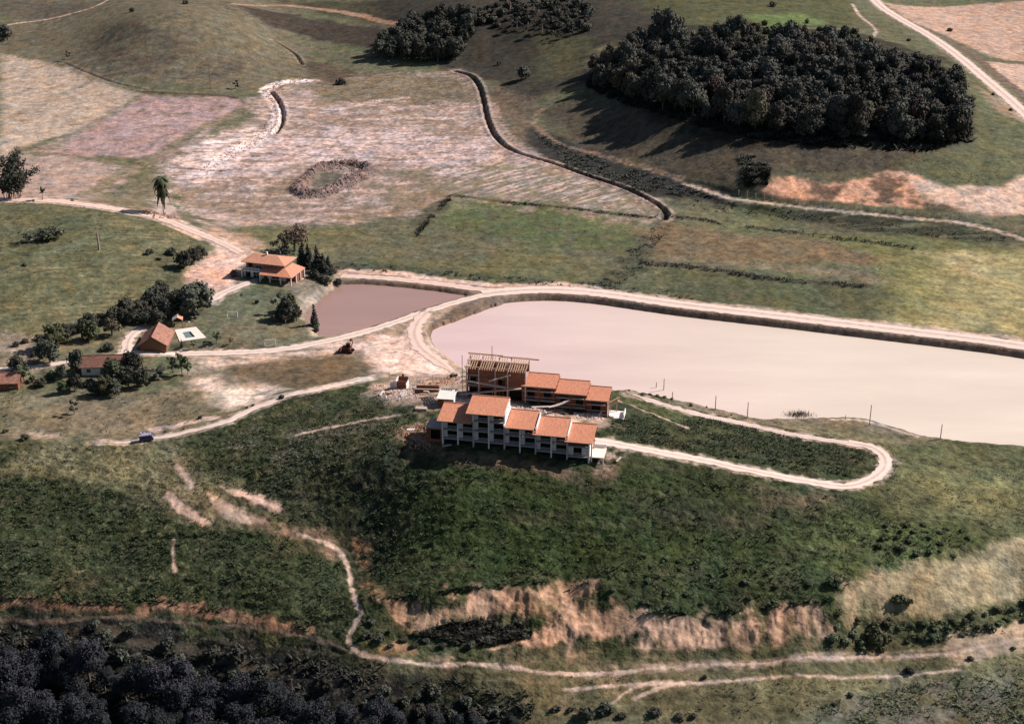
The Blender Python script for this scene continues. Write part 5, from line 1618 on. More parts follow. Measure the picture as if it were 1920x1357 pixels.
# goals
def goal(px, py, rot, w, h, label):
    g = G(px, py)
    t = thing('goal', label, 'football goal', g, rot, 'goal frames on the lawn')
    MB().tube([(-w / 2, 0, -.1), (-w / 2, 0, h)], .10, 6).build('post', M_LAWNPAINT, t)
    MB().tube([(w / 2, 0, -.1), (w / 2, 0, h)], .10, 6).build('post', M_LAWNPAINT, t)
    MB().tube([(-w / 2, 0, h), (w / 2, 0, h)], .10, 6).build('crossbar', M_LAWNPAINT, t)
    for s in (-1, 1):
        MB().tube([(s * w / 2, 0, h), (s * w / 2, .9, .05), (s * w / 2, 0, .05)], .05, 5).build('stay', M_LAWNPAINT, t)
    MB().tube([(-w / 2, .9, .05), (w / 2, .9, .05)], .05, 5).build('ground_bar', M_LAWNPAINT, t)
goal(507, 649, R(8), 3.0, 2.0, 'white goal frame at the near edge of the lawn by the road')
goal(436, 594, R(188), 3.0, 1.6, 'white goal frame at the far side of the lawn')

# ------------------------------------------------------------------ blue van on the lower road
g = G(275, 826)
gd = Vector(G(300, 820)) - Vector(G(255, 827))
van = thing('van', 'small blue van with white load on its roof driving along the lower road', 'van', (g[0], g[1], g[2] + .02), math.atan2(gd.y, gd.x))
b_ = MB()
b_.prism([(-1.65, .35), (1.55, .35), (1.65, .9), (1.4, 1.0), (1.15, 1.62), (-1.6, 1.62), (-1.68, .9)], -.78, .78)
b_.build('body', M_BLUE_SHADED, van)
MB().plate([(-1.62, -.8, 1.70), (1.18, -.8, 1.70), (1.18, .8, 1.70), (-1.62, .8, 1.70)], .07).build('roof_panel', M_BLUE, van)
MB().box(1.42, 1.66, -.7, .7, .92, 1.0).build('bonnet', M_BLUE, van)
for x in (-1.05, 1.05):
    for y in (-.80, .80):
        wl = MB()
        wl.tube([(x, y - .1, .32), (x, y + .1, .32)], .32, 14)
        wo_ = wl.build('wheel', M_TYRE, van)
        MB().tube([(x, y - .112, .32), (x, y + .112, .32)], .16, 10).build('hub', M_POLE_L, wo_)
for x0, x1 in ((-1.45, -.55), (-.45, .4), (.5, 1.05)):
    MB().box(x0, x1, -.80, -.786, 1.05, 1.5).build('side_window', M_GLASS, van)
for y in (-.55, .55):
    MB().box(1.62, 1.68, y - .14, y + .14, .62, .82).build('headlight', M_WHITE, van)
for q in ((-1.0, .6, -.15, .05, 1.705, 1.80), (-1.3, -.9, .5, .8, 1.705, 2.0), (-.5, -.1, .5, .75, 1.705, 1.9), (.95, 1.2, -.6, -.2, 1.705, 1.85)):
    MB().box(*q).build('roof_load', M_WHITE, van)

# ------------------------------------------------------------------ excavator on the bare ground
g = G(652, 660)
ex = thing('excavator', 'rust red tracked excavator with raised arm on the bare ground by the pond', 'excavator', g, R(-12))
for y in (-.9, .9):
    tr = MB().prism([(-1.7, .25), (-1.4, 0), (1.4, 0), (1.7, .25), (1.7, .55), (1.4, .8), (-1.4, .8), (-1.7, .55)], y - .28, y + .28)
    to = tr.build('track', M_TYRE, ex)
    for x in (-1.2, 0, 1.2):
        MB().tube([(x, y - .3, .4), (x, y + .3, .4)], .25, 8).build('wheel', M_RUST, to)
MB().box(-1.5, 1.0, -.75, .75, .85, 1.5).build('body', M_RUST, ex)
MB().prism([(-1.5, 1.5), (-.4, 1.5), (-.5, 1.9), (-1.4, 1.8)], -.7, .7).build('engine_cover', M_RUST, ex)
cb = MB().box(-.2, .75, -.5, .5, 1.51, 2.6).build('cab', M_DARK, ex)
MB().box(-.3, .85, -.6, .6, 2.6, 2.7).build('cab_roof', M_RUST, cb)
MB().tube([(.9, .2, 1.4), (1.5, .2, 2.9), (1.3, .2, 3.6)], .14, 6).build('boom', M_RUST, ex)
MB().prism([(.7, 3.4), (1.4, 3.5), (1.3, 4.1), (.8, 4.0)], -.2, .6).build('bucket', M_RUST, ex)
MB().prism([(-2.6, .1), (-2.3, .1), (-2.2, 1.0), (-2.35, 1.0)], -1.3, 1.3).build('blade', M_RUST, ex)
MB().beam((-2.3, -.5, .5), (-1.4, -.5, .7), .14).beam((-2.3, .5, .5), (-1.4, .5, .7), .14).build('blade_arm', M_RUST, ex)

# ------------------------------------------------------------------ poles
def pole(px, py, hpx, label, group, arm=False, m=M_POLE, r=.10):
    g = G(px, py)
    s = mpp(*g)
    h = hpx * s / .92
    t = thing('utility_pole' if arm else 'pole', label, 'pole', (g[0], g[1], g[2]), R(20), group)
    MB().tube([(0, 0, -.5), (0, 0, h)], [r * 1.15, r * .8], 6).build('shaft', m, t)
    if arm:
        MB().beam((-.9, 0, h - .4), (.9, 0, h - .4), .12).build('crossarm', m, t)
        for x in (-.75, 0, .75):
            MB().tube([(x, 0, h - .34), (x, 0, h - .1)], .06, 6).build('insulator', M_WHITE, t)
    else:
        MB().tube([(0, 0, h - .02), (0, 0, h + .1)], [r * 1.1, r * .3], 6).build('cap', m, t)
PG = 'slim poles along the pond side of the drive'
for px, py, hp, lb in ((1230, 737, 20, 'thin pole left of the tallest pole on the pond shore'), (1244, 741, 31, 'tall pole beside the scrub at the pond shore'), (1260, 757, 22, 'pole on the near side of the drive below the shore scrub'),
    (1341, 768, 26, 'pole at the water edge midway along the drive'), (1401, 783, 29, 'pole at the water edge left of the floating reed clump'), (1630, 797, 38, 'tallest pole on the grassy point in the pond'), (1763, 823, 28, 'rightmost pole at the pond edge'), (1585, 786, 8, 'short stake on the tip of the grassy point')):
    pole(px, py, hp, lb, PG, r=.11 if hp > 10 else .08)
pole(395, 167, 44, 'tall leaning pole in front of the round grassy knoll', None, True, r=.16)
pole(867, 706, 40, 'slim mast standing just left of the brick shell', None)
pole(549, 1310, 40, 'thin pole rising from the dark scrub near the bottom edge', None, False)

# post-and-wire fence below the cut bank
fl = smooth_line(GL([(1385, 366), (1480, 380), (1600, 392), (1700, 402), (1800, 410)]), 5)
f0 = fl[0]
fence = thing('fence', 'row of pale fence posts along the foot of the orange cut bank', 'fence', f0, 0)
p = np.array(fl)
s = np.concatenate([[0], np.cumsum(np.hypot(*(p[1:, :2] - p[:-1, :2]).T))])
post_me = None
prev = None
wires = MB()
for k in range(26):
    d = s[-1] * k / 25
    x, y = np.interp(d, s, p[:, 0]), np.interp(d, s, p[:, 1])
    z = gz(x, y)
    if post_me is None:
        o = MB().box(-.13, .13, -.13, .13, -.4, 2.0).build('post', M_POLE_L, fence)
        post_me = o.data
    else:
        o = link(bpy.data.objects.new('post', post_me))
        o.parent = fence
    o.location = (x - f0[0], y - f0[1], z - f0[2])
    if prev is not None:
        for hh in (.7, 1.5):
            wires.beam((prev[0] - f0[0], prev[1] - f0[1], prev[2] + hh - f0[2]), (x - f0[0], y - f0[1], z + hh - f0[2]), .03)
    prev = (x, y, z)
wires.build('wire', M_POLE, fence)
# ------------------------------------------------------------------ vegetation
def leaf_material(name, col, rnd=.35, var=.45, hue=.0, trans=.0):
    m, n, b = nt_new(name)
    oi = n.nodes.new("ShaderNodeObjectInfo")
    geo = n.nodes.new("ShaderNodeNewGeometry")
    nz = n.nodes.new("ShaderNodeTexNoise")
    nz.inputs['Scale'].default_value = 1.1
    nz.inputs['Detail'].default_value = 3
    n.links.new(geo.outputs['Position'], nz.inputs['Vector'])
    mr = n.nodes.new("ShaderNodeMapRange")
    mr.inputs[1].default_value, mr.inputs[2].default_value = .3, .7
    mr.inputs[3].default_value, mr.inputs[4].default_value = 1 - var, 1 + var
    n.links.new(nz.outputs[0], mr.inputs[0])
    r2 = n.nodes.new("ShaderNodeMapRange")
    r2.inputs[3].default_value, r2.inputs[4].default_value = 1 - rnd, 1 + rnd
    n.links.new(oi.outputs['Random'], r2.inputs[0])
    mu = n.nodes.new("ShaderNodeMath")
    mu.operation = 'MULTIPLY'
    n.links.new(mr.outputs[0], mu.inputs[0])
    n.links.new(r2.outputs[0], mu.inputs[1])
    hs = n.nodes.new("ShaderNodeHueSaturation")
    hs.inputs['Color'].default_value = (*col, 1)
    r3 = n.nodes.new("ShaderNodeMapRange")
    r3.inputs[3].default_value, r3.inputs[4].default_value = .5 - .06 - hue, .5 + .05 - hue
    n.links.new(oi.outputs['Random'], r3.inputs[0])
    n.links.new(r3.outputs[0], hs.inputs['Hue'])
    n.links.new(mu.outputs[0], hs.inputs['Value'])
    n.links.new(hs.outputs[0], b.inputs['Base Color'])
    b.inputs['Roughness'].default_value = .75
    b.inputs['Specular IOR Level'].default_value = .22
    return m
L_DARK = leaf_material("dark_foliage", (.052, .056, .042))
L_WOOD = leaf_material("wood_foliage", (.050, .052, .042), .5)
L_WOODB = leaf_material("browner_wood_foliage", (.080, .068, .048), .4)
L_MID = leaf_material("green_foliage", (.060, .075, .036))
L_OLIVE = leaf_material("olive_foliage", (.135, .125, .075))
L_RED = leaf_material("reddish_foliage", (.130, .080, .070), .1)
L_CYP = leaf_material("cypress_foliage", (.030, .036, .030), .2)
L_PALE = leaf_material("pale_foliage", (.110, .125, .070))
L_FORE = leaf_material("foreground_foliage", (.025, .028, .034), .4)  # leaf colour darkened to carry the dimness of the corner
L_GRASS = leaf_material("tussock_grass", (.070, .085, .038), .2)
M_BARK = mat("bark", (.13, .10, .085), .95, .3, 2.0)
M_BARK_P = mat("pale_bark", (.33, .27, .24), .95, .3, 2.0)

def ico(n=0):
    t = (1 + 5 ** .5) / 2
    v = [(-1, t, 0), (1, t, 0), (-1, -t, 0), (1, -t, 0), (0, -1, t), (0, 1, t), (0, -1, -t), (0, 1, -t), (t, 0, -1), (t, 0, 1), (-t, 0, -1), (-t, 0, 1)]
    f = [(0, 11, 5), (0, 5, 1), (0, 1, 7), (0, 7, 10), (0, 10, 11), (1, 5, 9), (5, 11, 4), (11, 10, 2), (10, 7, 6), (7, 1, 8), (3, 9, 4), (3, 4, 2), (3, 2, 6), (3, 6, 8), (3, 8, 9), (4, 9, 5), (2, 4, 11), (6, 2, 10), (8, 6, 7), (9, 8, 1)]
    v = [Vector(p).normalized() for p in v]
    return v, f
IV, IF = ico()

def crown_mesh(seed, lobes, leaves, size, shape='round', zc=1.0, core=.62):
    """leaf-sized faces spread through several lobes, with small dense cores; radius about 1, foot at z=0"""
    rnd = random.Random(seed)
    vs, fs = [], []
    L = []
    if shape == 'round':
        L.append((Vector((0, 0, zc)), .62, .55))
        for i in range(lobes):
            a = 6.283 * (i + rnd.uniform(-.3, .3)) / lobes * (1 if i < lobes * .65 else 1.7)
            up = i >= lobes * .65
            rr = rnd.uniform(.30, .48) if up else rnd.uniform(.45, .68)
            h = zc + (rnd.uniform(.25, .52) if up else rnd.uniform(-.35, .15))
            s = rnd.uniform(.30, .46)
            L.append((Vector((math.cos(a) * rr, math.sin(a) * rr, h)), s, s * rnd.uniform(.75, 1.0)))
    elif shape == 'column':
        for i in range(lobes):
            t = i / (lobes - 1)
            s = (1.0 - .82 * t) * .9
            L.append((Vector((rnd.uniform(-.08, .08), rnd.uniform(-.08, .08), .4 + t * (zc * 2 - .8))), s, zc * 2.0 / lobes * .8))
    elif shape == 'bush':
        for i in range(lobes):
            a = rnd.uniform(0, 6.283)
            rr = rnd.uniform(0, .6)
            s = rnd.uniform(.32, .5)
            L.append((Vector((math.cos(a) * rr, math.sin(a) * rr, s * rnd.uniform(.55, 1.3))), s, s * .9))
    elif shape == 'loose':
        for i in range(lobes):
            a = rnd.uniform(0, 6.283)
            rr = rnd.uniform(.1, .75)
            s = rnd.uniform(.16, .30)
            L.append((Vector((math.cos(a) * rr, math.sin(a) * rr, zc + rnd.uniform(-.6, .6))), s, s * .8))
    tot = sum(s * s for _, s, _ in L)
    for c, s, sz in L:
        b = len(vs)
        if core:
            for p in IV:
                k = core * rnd.uniform(.8, 1.1)
                vs.append((c.x + p.x * s * k, c.y + p.y * s * k, max(.02, c.z + p.z * sz * k)))
            fs += [tuple(b + i for i in t) for t in IF]
        for k in range(int(leaves * s * s / tot)):
            d = Vector((rnd.gauss(0, 1), rnd.gauss(0, 1), rnd.gauss(.15, 1))).normalized()
            r = rnd.uniform(.72, 1.08)
            p = Vector((c.x + d.x * s * r, c.y + d.y * s * r, max(.03, c.z + d.z * sz * r)))
            nrm = (d + Vector((rnd.uniform(-.8, .8), rnd.uniform(-.8, .8), rnd.uniform(-.3, .9)))).normalized()
            t1 = nrm.orthogonal().normalized()
            t1 = Matrix.Rotation(rnd.uniform(0, 6.28), 3, nrm) @ t1
            t2 = nrm.cross(t1)
            e = size * rnd.uniform(.6, 1.4)
            b = len(vs)
            vs += [tuple(p - t1 * e), tuple(p + t2 * e * .7), tuple(p + t1 * e + nrm * e * .3), tuple(p - t2 * e * .7)]
            fs.append((b, b + 1, b + 2, b + 3))
    return vs, fs

def trunk_mesh(seed, zc, r=.07, limbs=4):
    rnd = random.Random(seed)
    mb = MB()
    mb.tube([(0, 0, -.12), (.02, .01, zc * .45), (rnd.uniform(-.06, .06), rnd.uniform(-.06, .06), zc * .95)], [r * 1.25, r, r * .5], 6)
    for i in range(limbs):
        a = 6.283 * i / limbs + rnd.uniform(-.4, .4)
        mb.tube([(0, 0, zc * .5), (math.cos(a) * .28, math.sin(a) * .28, zc * .85), (math.cos(a) * .5, math.sin(a) * .5, zc * 1.05)], [r * .55, r * .4, r * .15], 4)
    return mb

PROTO = {}
def proto(key, name, seed, lobes, leaves, size, shape, zc, lm, bark=M_BARK, trunk=.07, core=.62):
    t = link(bpy.data.objects.new(name, None))
    t.location = (0, -4000, -500)
    vs, fs = crown_mesh(seed, lobes, leaves, size, shape, zc, core)
    o = mesh_obj('crown' if shape != 'bush' else 'foliage', vs, fs, lm, t)
    if trunk:
        o = trunk_mesh(seed, max(zc, .5), trunk, 4 if shape in ('round', 'loose') else 0).build('trunk' if shape != 'bush' else 'stem', bark, t)
    PROTO[key] = t
    return t
for i in range(4):
    proto(('wood', i), 'forest_tree', 20 + i, 11, 1050, .078, 'round', .92, L_WOOD, M_BARK, .045, .78)
    if i < 2:
        proto(('woodb', i), 'forest_tree', 25 + i, 10, 1000, .08, 'round', .95, L_WOODB, M_BARK, .045, .75)
    proto(('dark', i), 'tree', 30 + i, 9, 760, .095, 'round', .88, L_DARK, M_BARK, .06, .75)
    proto(('mid', i), 'tree', 40 + i, 9, 680, .10, 'round', .85, L_MID, M_BARK, .06, .7)
    proto(('fore', i), 'forest_tree', 50 + i, 16, 3200, .052, 'round', 1.2, L_FORE)
    proto(('bush', i), 'shrub', 60 + i, 6, 260, .15, 'bush', .5, L_DARK, M_BARK, .05)
    proto(('gbush', i), 'shrub', 70 + i, 6, 260, .15, 'bush', .5, L_MID, M_BARK, .05)
proto(('olive', 0), 'tree', 80, 8, 500, .10, 'round', 1.0, L_OLIVE)
proto(('pale', 0), 'tree', 81, 12, 420, .10, 'loose', 1.1, L_PALE, M_BARK, .05, .5)
proto(('loose', 0), 'tree', 82, 14, 460, .10, 'loose', 1.3, L_MID, M_BARK, .05, .5)
proto(('red', 0), 'tree', 83, 10, 620, .08, 'round', 1.05, L_RED, M_BARK, .06, .4)
proto(('grey', 0), 'tree', 84, 9, 480, .09, 'loose', 1.1, L_DARK, M_BARK_P, .06, .45)
proto(('cypress', 0), 'cypress', 85, 7, 700, .16, 'column', 2.9, L_CYP, M_BARK, .12, .85)
proto(('cypress', 1), 'cypress', 86, 7, 700, .16, 'column', 2.9, L_CYP, M_BARK, .12, .85)
proto(('slim', 0), 'tree', 87, 7, 620, .18, 'column', 2.2, L_DARK, M_BARK, .12, .7)
proto(('pbush', 0), 'shrub', 88, 6, 240, .15, 'bush', .5, L_PALE, M_BARK, .05)
proto(('rbush', 0), 'shrub', 89, 6, 240, .15, 'bush', .5, L_RED, M_BARK, .05)
proto(('obush', 0), 'shrub', 90, 6, 240, .15, 'bush', .5, L_OLIVE, M_BARK, .05)
USED = set()
RT = random.Random(99)
def put(key, x, y, r, hs=1.0, label=None, cat='tree', group=None, sink=.0):
    """plant a copy with crown radius r metres; hs stretches the height"""
    p = PROTO[key]
    z = gz(x, y) - sink
    rot = RT.uniform(0, 6.28)
    sc = (r, r * RT.uniform(.9, 1.1), r * hs)
    if key not in USED:
        USED.add(key)
        p.location, p.rotation_euler, p.scale = (x, y, z), (0, 0, rot), sc
        tag(p, label, cat, group)
        return p
    return dup(p, (x, y, z), rot, sc, label, group, cat)

def at_crown(key, cx, cy, wpx, hs, label, cat='tree', group=None, zc=.88):
    """crown centre and width as seen; finds the foot on the ground"""
    x, y, z = G(cx, cy)
    for _ in range(3):
        r = wpx * .5 * mpp(x, y, z)
        drop = zc * hs * r * .92 / mpp(x, y, z)
        x, y, z = G(cx, cy + drop)
    return put(key, x, y, r, hs, label, cat, group)

def in_poly(poly, n, mind, seed, lim=4000):
    """scattered spots inside an outline with a least spacing"""
    rnd = random.Random(seed)
    q = GL(poly)
    xs, ys_ = [p[0] for p in q], [p[1] for p in q]
    out = []
    cand = np.array([(rnd.uniform(min(xs), max(xs)), rnd.uniform(min(ys_), max(ys_))) for _ in range(lim)])
    ok = poly_sd(cand[:, 0], cand[:, 1], q) < 0
    for x, y in cand[ok]:
        if all((x - a) ** 2 + (y - b) ** 2 > mind * mind for a, b in out):
            out.append((x, y))
            if len(out) >= n:
                break
    return out

# --- the large dark wood on the hill
WOOD = [(1106,160),(1118,132),(1200,102),(1300,90),(1420,94),(1560,104),(1680,122),(1770,158),(1812,205),(1815,262),(1740,274),(1640,272),(1540,264),(1440,254),(1370,240),(1300,222),(1230,202),(1160,180)]
spots = in_poly(WOOD, 299, 5.2, 5, 30000)
wq = GL(WOOD)
wsd = poly_sd(np.array([p[0] for p in spots]), np.array([p[1] for p in spots]), wq)
fy = np.array([p[1] for p in spots])
fx = np.array([p[0] for p in spots])
for i, (x, y) in enumerate(spots):
    edge = wsd[i] > -6
    if edge and x > np.percentile(fx, 88):
        lb, gr = 'forest tree at the right end of the large wood towards the far road', 'trees at the right end of the large wood'
    elif edge and y < np.median(fy):
        lb, gr = 'forest tree on the front edge of the large wood shading the slope below', 'trees on the front edge of the large wood'
    elif edge:
        lb, gr = 'forest tree on the upper rim of the large wood beside the scrub', 'trees on the upper rim of the large wood'
    elif x < np.median(fx):
        lb, gr = 'dark crowded forest tree deep in the left half of the large wood', 'trees in the left half of the large wood'
    else:
        lb, gr = 'dark crowded forest tree deep in the right half of the large wood', 'trees in the right half of the large wood'
    put(('wood', i % 4) if i % 7 else ('woodb', i % 2), x, y, RT.uniform(3.2, 6.8), RT.uniform(.9, 1.45) * (1.25 if edge and x < np.percentile(fx, 70) else 1.0), lb, 'tree', gr)
print('wood trees', len(spots))
fill_v, fill_f = [], []
base_v, base_f = crown_mesh(210, 9, 420, .10, 'round', .85, .8)
for x, y in in_poly(WOOD, 210, 5.0, 77, 30000):
    z, r, k0 = gz(x, y), RT.uniform(3.0, 5.0), len(fill_v)
    ca, sa, hs = math.cos(x), math.sin(x), RT.uniform(.8, 1.35)
    fill_v += [(x + r * (v[0] * ca - v[1] * sa), y + r * (v[0] * sa + v[1] * ca), z + v[2] * r * hs) for v in base_v]
    fill_f += [tuple(k0 + i for i in f) for f in base_f]
tag(mesh_obj('woodland_growth', fill_v, fill_f, L_WOOD), 'dark intergrown lesser trees filling the gaps of the large wood', 'woodland', None, 'stuff')
# --- smaller wood at the back
W2 = [(700,108),(735,85),(760,62),(800,50),(850,45),(885,52),(878,90),(860,112),(800,118),(740,112)]
W2Y = sum(p[1] for p in GL(W2)) / len(W2)
for i, (x, y) in enumerate(in_poly(W2, 60, 5.5, 6, 6000)):
    bk = y > W2Y
    put(('dark', i % 4), x, y, RT.uniform(4.0, 5.6), RT.uniform(1.1, 1.5), 'dark tree in the rear half of the small wood up the slope' if bk else 'dark tree in the front half of the small wood above the cleared flat', 'tree', 'trees in the rear half of the small wood' if bk else 'trees in the front half of the small wood')
W3 = [(880,20),(960,5),(1060,0),(1110,20),(1105,60),(1060,75),(985,60),(900,45)]
for i, (x, y) in enumerate(in_poly(W3, 75, 5.2, 7, 9000)):
    put(('bush', i % 4) if i % 3 else ('grey', 0), x, y, RT.uniform(1.6, 5.0), RT.uniform(.7, 1.3), 'dark scrub bush on the far slope between the two woods', 'shrub', 'scrub between the two woods')
W4 = [(1290,66),(1400,45),(1520,42),(1590,52),(1640,75),(1680,100),(1600,92),(1450,85),(1300,82)]
for i, (x, y) in enumerate(in_poly(W4, 50, 4.5, 8, 8000)):
    k = ('gbush', i % 4) if i % 3 else ('obush', 0)
    put(k, x, y, RT.uniform(1.8, 3.4), RT.uniform(.9, 1.4), 'low scrub along the upper rim of the large wood', 'shrub', 'scrub along the upper rim of the wood')
# --- foreground wood, bottom left
W5 = [(-30,1262),(110,1250),(200,1268),(250,1310),(330,1305),(400,1335),(520,1330),(600,1368),(700,1360),(800,1368),(940,1366),(1010,1382),(1010,1450),(-40,1470)]
for i, (x, y) in enumerate(in_poly(W5, 150, 3.7, 9, 12000)):
    put(('fore', i % 4), x, y, RT.uniform(2.0, 4.2) * (1.0 if x < -20 else .75), RT.uniform(.95, 1.35), 'large grey tree in the dense wood filling the bottom left corner' if x < -48 else 'lower grey tree in the strip of wood along the bottom edge right of the corner', 'tree', 'trees of the wood in the bottom left corner' if x < -48 else 'trees in the strip along the bottom edge')
W6 = [(-30,1172),(120,1176),(300,1190),(420,1230),(520,1262),(480,1290),(380,1275),(250,1250),(100,1222),(-30,1220)]
for i, (x, y) in enumerate(in_poly(W6, 45, 4.2, 10, 9000)):
    put(('bush', i % 4), x, y, RT.uniform(1.4, 2.8), RT.uniform(.9, 1.4), 'dark scrub bush below the bare bank at the lower left', 'shrub', 'scrub below the lower left bank')

# --- single trees and shrubs, by the crown they show
V = lambda x, y: (x / 4.571, 480 + y / 4.571)
ROW = 'dark trees in the row at the foot of the grass hill'
row = [(1100,425,150),(1210,450,150),(1300,345,170),(1405,300,160),(1405,440,170),(1290,420,120),(960,500,130),(775,545,130),(1080,505,120),(700,590,110),(1370,520,140),(1150,520,120),(1020,480,110),(860,540,90),(1330,380,130),(620,620,90),(1240,530,100)]
for i, (x, y, w) in enumerate(row):
    at_crown(('dark', i % 4), *V(x, y), w / 4.571 * 1.25, 1.1, 'dark bushy tree in the row where the grass hill meets the village', 'tree', ROW)
at_crown(('dark', 0), *V(1660, 350), 78, 1.05, 'largest dark round tree above the lawn beside the driveway end')
at_crown(('dark', 1), *V(1530, 400), 52, 1.1, 'dark tree pressed against the largest round tree on its left')
at_crown(('olive', 0), *V(960, 610), 44, .9, 'olive coloured tree in the gap of the dark row left of the barn')
at_crown(('olive', 0), *V(1270, 480), 34, .9, 'small olive tree behind the barn')
at_crown(('mid', 0), *V(500, 670), 56, 1.1, 'leafy grey-green tree above the big dark tree by the lane')
at_crown(('dark', 2), *V(430, 800), 58, 1.05, 'big dark tree on the far side of the lane left of the cottage')
at_crown(('mid', 1), *V(760, 640), 44, 1.1, 'rounded tree at the foot of the hill above the cottage')
at_crown(('dark', 3), *V(575, 650), 34, 1.1, 'dark tree right of the leafy grey-green one')
at_crown(('bush', 0), *V(920, 775), 36, .8, 'low dark shrub beside the yard lane behind the cottage', 'shrub', None, .5)
at_crown(('bush', 1), *V(340, 690), 26, 1.0, 'dark bush at the left end of the hill-foot row', 'shrub', None, .5)
at_crown(('bush', 2), *V(205, 722), 20, 1.0, 'small dark bush left of the lane near the picture edge', 'shrub', None, .5)
at_crown(('bush', 3), *V(130, 755), 18, 1.0, 'smallest dark bush above the farm shed', 'shrub', None, .5)
at_crown(('bush', 1), *V(290, 835), 20, 1.0, 'bush at the lane edge left of the big dark tree', 'shrub', None, .5)
at_crown(('dark', 0), *V(165, 905), 38, 1.0, 'umbrella shaped tree beside the farm shed roof')
at_crown(('pale', 0), *V(210, 1010), 34, 1.2, 'thin pale tree right of the farm shed')
at_crown(('dark', 1), *V(655, 900), 38, 1.5, 'tall dark tree at the left end of the cottage roof')
at_crown(('dark', 2), *V(530, 985), 26, 1.5, 'slender dark tree left of the tall tree by the cottage')
at_crown(('dark', 3), *V(645, 1080), 32, 1.4, 'dark tree in front of the tall tree by the cottage')
at_crown(('mid', 2), *V(550, 1110), 28, 1.2, 'paler green tree at the front left of the cottage clump')
at_crown(('bush', 2), *V(770, 1080), 34, .95, 'round dark bush before the white cottage wall', 'shrub', None, .5)
at_crown(('mid', 3), *V(950, 985), 48, 1.2, 'leafy tree hiding the right half of the cottage wall')
at_crown(('mid', 0), *V(930, 1100), 44, 1.1, 'broad tree in front of the cottage at the clump edge')
at_crown(('dark', 0), *V(1150, 895), 44, 1.35, 'tall dark tree at the right end of the cottage roof')
at_crown(('dark', 1), *V(1100, 1040), 44, 1.2, 'dark tree in the middle of the clump right of the cottage')
at_crown(('dark', 2), *V(1215, 1030), 40, 1.25, 'dark tree at the right of the clump beside the spiky palm')
at_crown(('dark', 3), *V(1000, 1120), 36, 1.1, 'dark tree low in the clump below the cottage')
at_crown(('dark', 0), *V(820, 1130), 30, 1.0, 'low dark tree at the front edge of the clump')
at_crown(('loose', 0), *V(1480, 945), 22, 1.5, 'thin tree left of the pair beside the lower track')
at_crown(('loose', 0), *V(1560, 940), 28, 1.5, 'taller thin tree beside the pink patch near the lane')
at_crown(('loose', 0), *V(1610, 970), 18, 1.3, 'small thin tree right of the taller thin one')
at_crown(('pale', 0), *V(1660, 760), 16, 1.2, 'sapling in front of the pool paving')
at_crown(('slim', 0), *V(1558, 745), 7, 1.1, 'slim sapling in front of the left corner of the pool paving', 'tree', None, 2.2)
at_crown(('bush', 3), *V(350, 1075), 34, .9, 'dark hedge bush right of the farm shed', 'shrub', None, .5)
at_crown(('gbush', 0), *V(450, 1010), 34, 1.2, 'green bush between farm shed and cottage', 'shrub', None, .5)
at_crown(('gbush', 1), *V(270, 1050), 22, 1.2, 'green bush next to the thin pale tree', 'shrub', None, .5)
at_crown(('bush', 0), *V(1255, 745), 32, .8, 'dark shrubs before the dark gable of the barn', 'shrub', None, .5)
at_crown(('rbush', 0), *V(1400, 755), 20, .7, 'reddish shrub before the right corner of the barn', 'shrub', None, .5)
Hh = lambda x, y: (x / 4.174, 360 + y / 4.174)
at_crown(('bush', 1), *Hh(1165, 465), 22, 1.1, 'leftmost dark bush of the group high on the grass hill', 'shrub', None, .5)
at_crown(('bush', 2), *Hh(1240, 520), 15, .8, 'low bush between the leftmost bush and the hedge on the hill', 'shrub', None, .5)
at_crown(('bush', 3), *Hh(1345, 462), 28, 1.0, 'bush at the left end of the hill hedge', 'shrub', None, .5)
at_crown(('dark', 1), *Hh(1440, 530), 46, .9, 'largest dark bush in the hedge below the hill road', 'shrub', None, .9)
at_crown(('dark', 2), *Hh(1515, 490), 36, 1.0, 'dark bush in the right half of the hill hedge', 'shrub', None, .9)
at_crown(('dark', 3), *Hh(1585, 465), 26, 1.1, 'dark bush at the right end of the hedge by the road bend', 'shrub', None, .9)
at_crown(('bush', 0), *Hh(195, 565), 14, .8, 'small lone bush low on the left grass hill', 'shrub', None, .5)
at_crown(('pbush', 0), *Hh(565, 62), 9, .9, 'little bush on the crest road of the grass hill', 'shrub', None, .5)
# lawn
at_crown(('bush', 1), 483, 564, 13, 1.2, 'small round clipped bush on the lawn', 'shrub', None, .5)
at_crown(('bush', 2), 453, 552, 8, .7, 'tiny bush on the lawn below the driveway', 'shrub', None, .5)
LG = 'dark bushes in the clump between lawn and small pond'
for i, (x, y, w, hs) in enumerate(((523,568,30,1.1),(541,574,32,1.2),(549,562,22,1.4),(556,586,24,1.1),(536,592,26,.9),(514,594,18,.8),(527,583,26,1.0))):
    at_crown(('mid', i % 4) if i in (2, 6) else (('dark', i % 4) if i % 2 else ('grey', 0)), x, y, w * 1.15, hs * 1.2, 'dark bushy tree in the clump between lawn and small pond', 'tree', LG, 1.0)
at_crown(('slim', 0), 590, 592, 21, 1.05, 'slim dark tree at the tip of the lawn by the pond', 'tree', None, 2.2)
at_crown(('bush', 3), 592, 618, 15, 1.2, 'dark bush at the foot of the slim tree by the pond', 'shrub', None, .5)
at_crown(('pale', 0), 406, 634, 26, .9, 'sprawling pale shrub on the lawn right of the pool', 'shrub')
at_crown(('pale', 0), 432, 640, 14, 1.0, 'small pale shrub on the lawn near the road', 'shrub')
CG = 'dark cypresses beside the house'
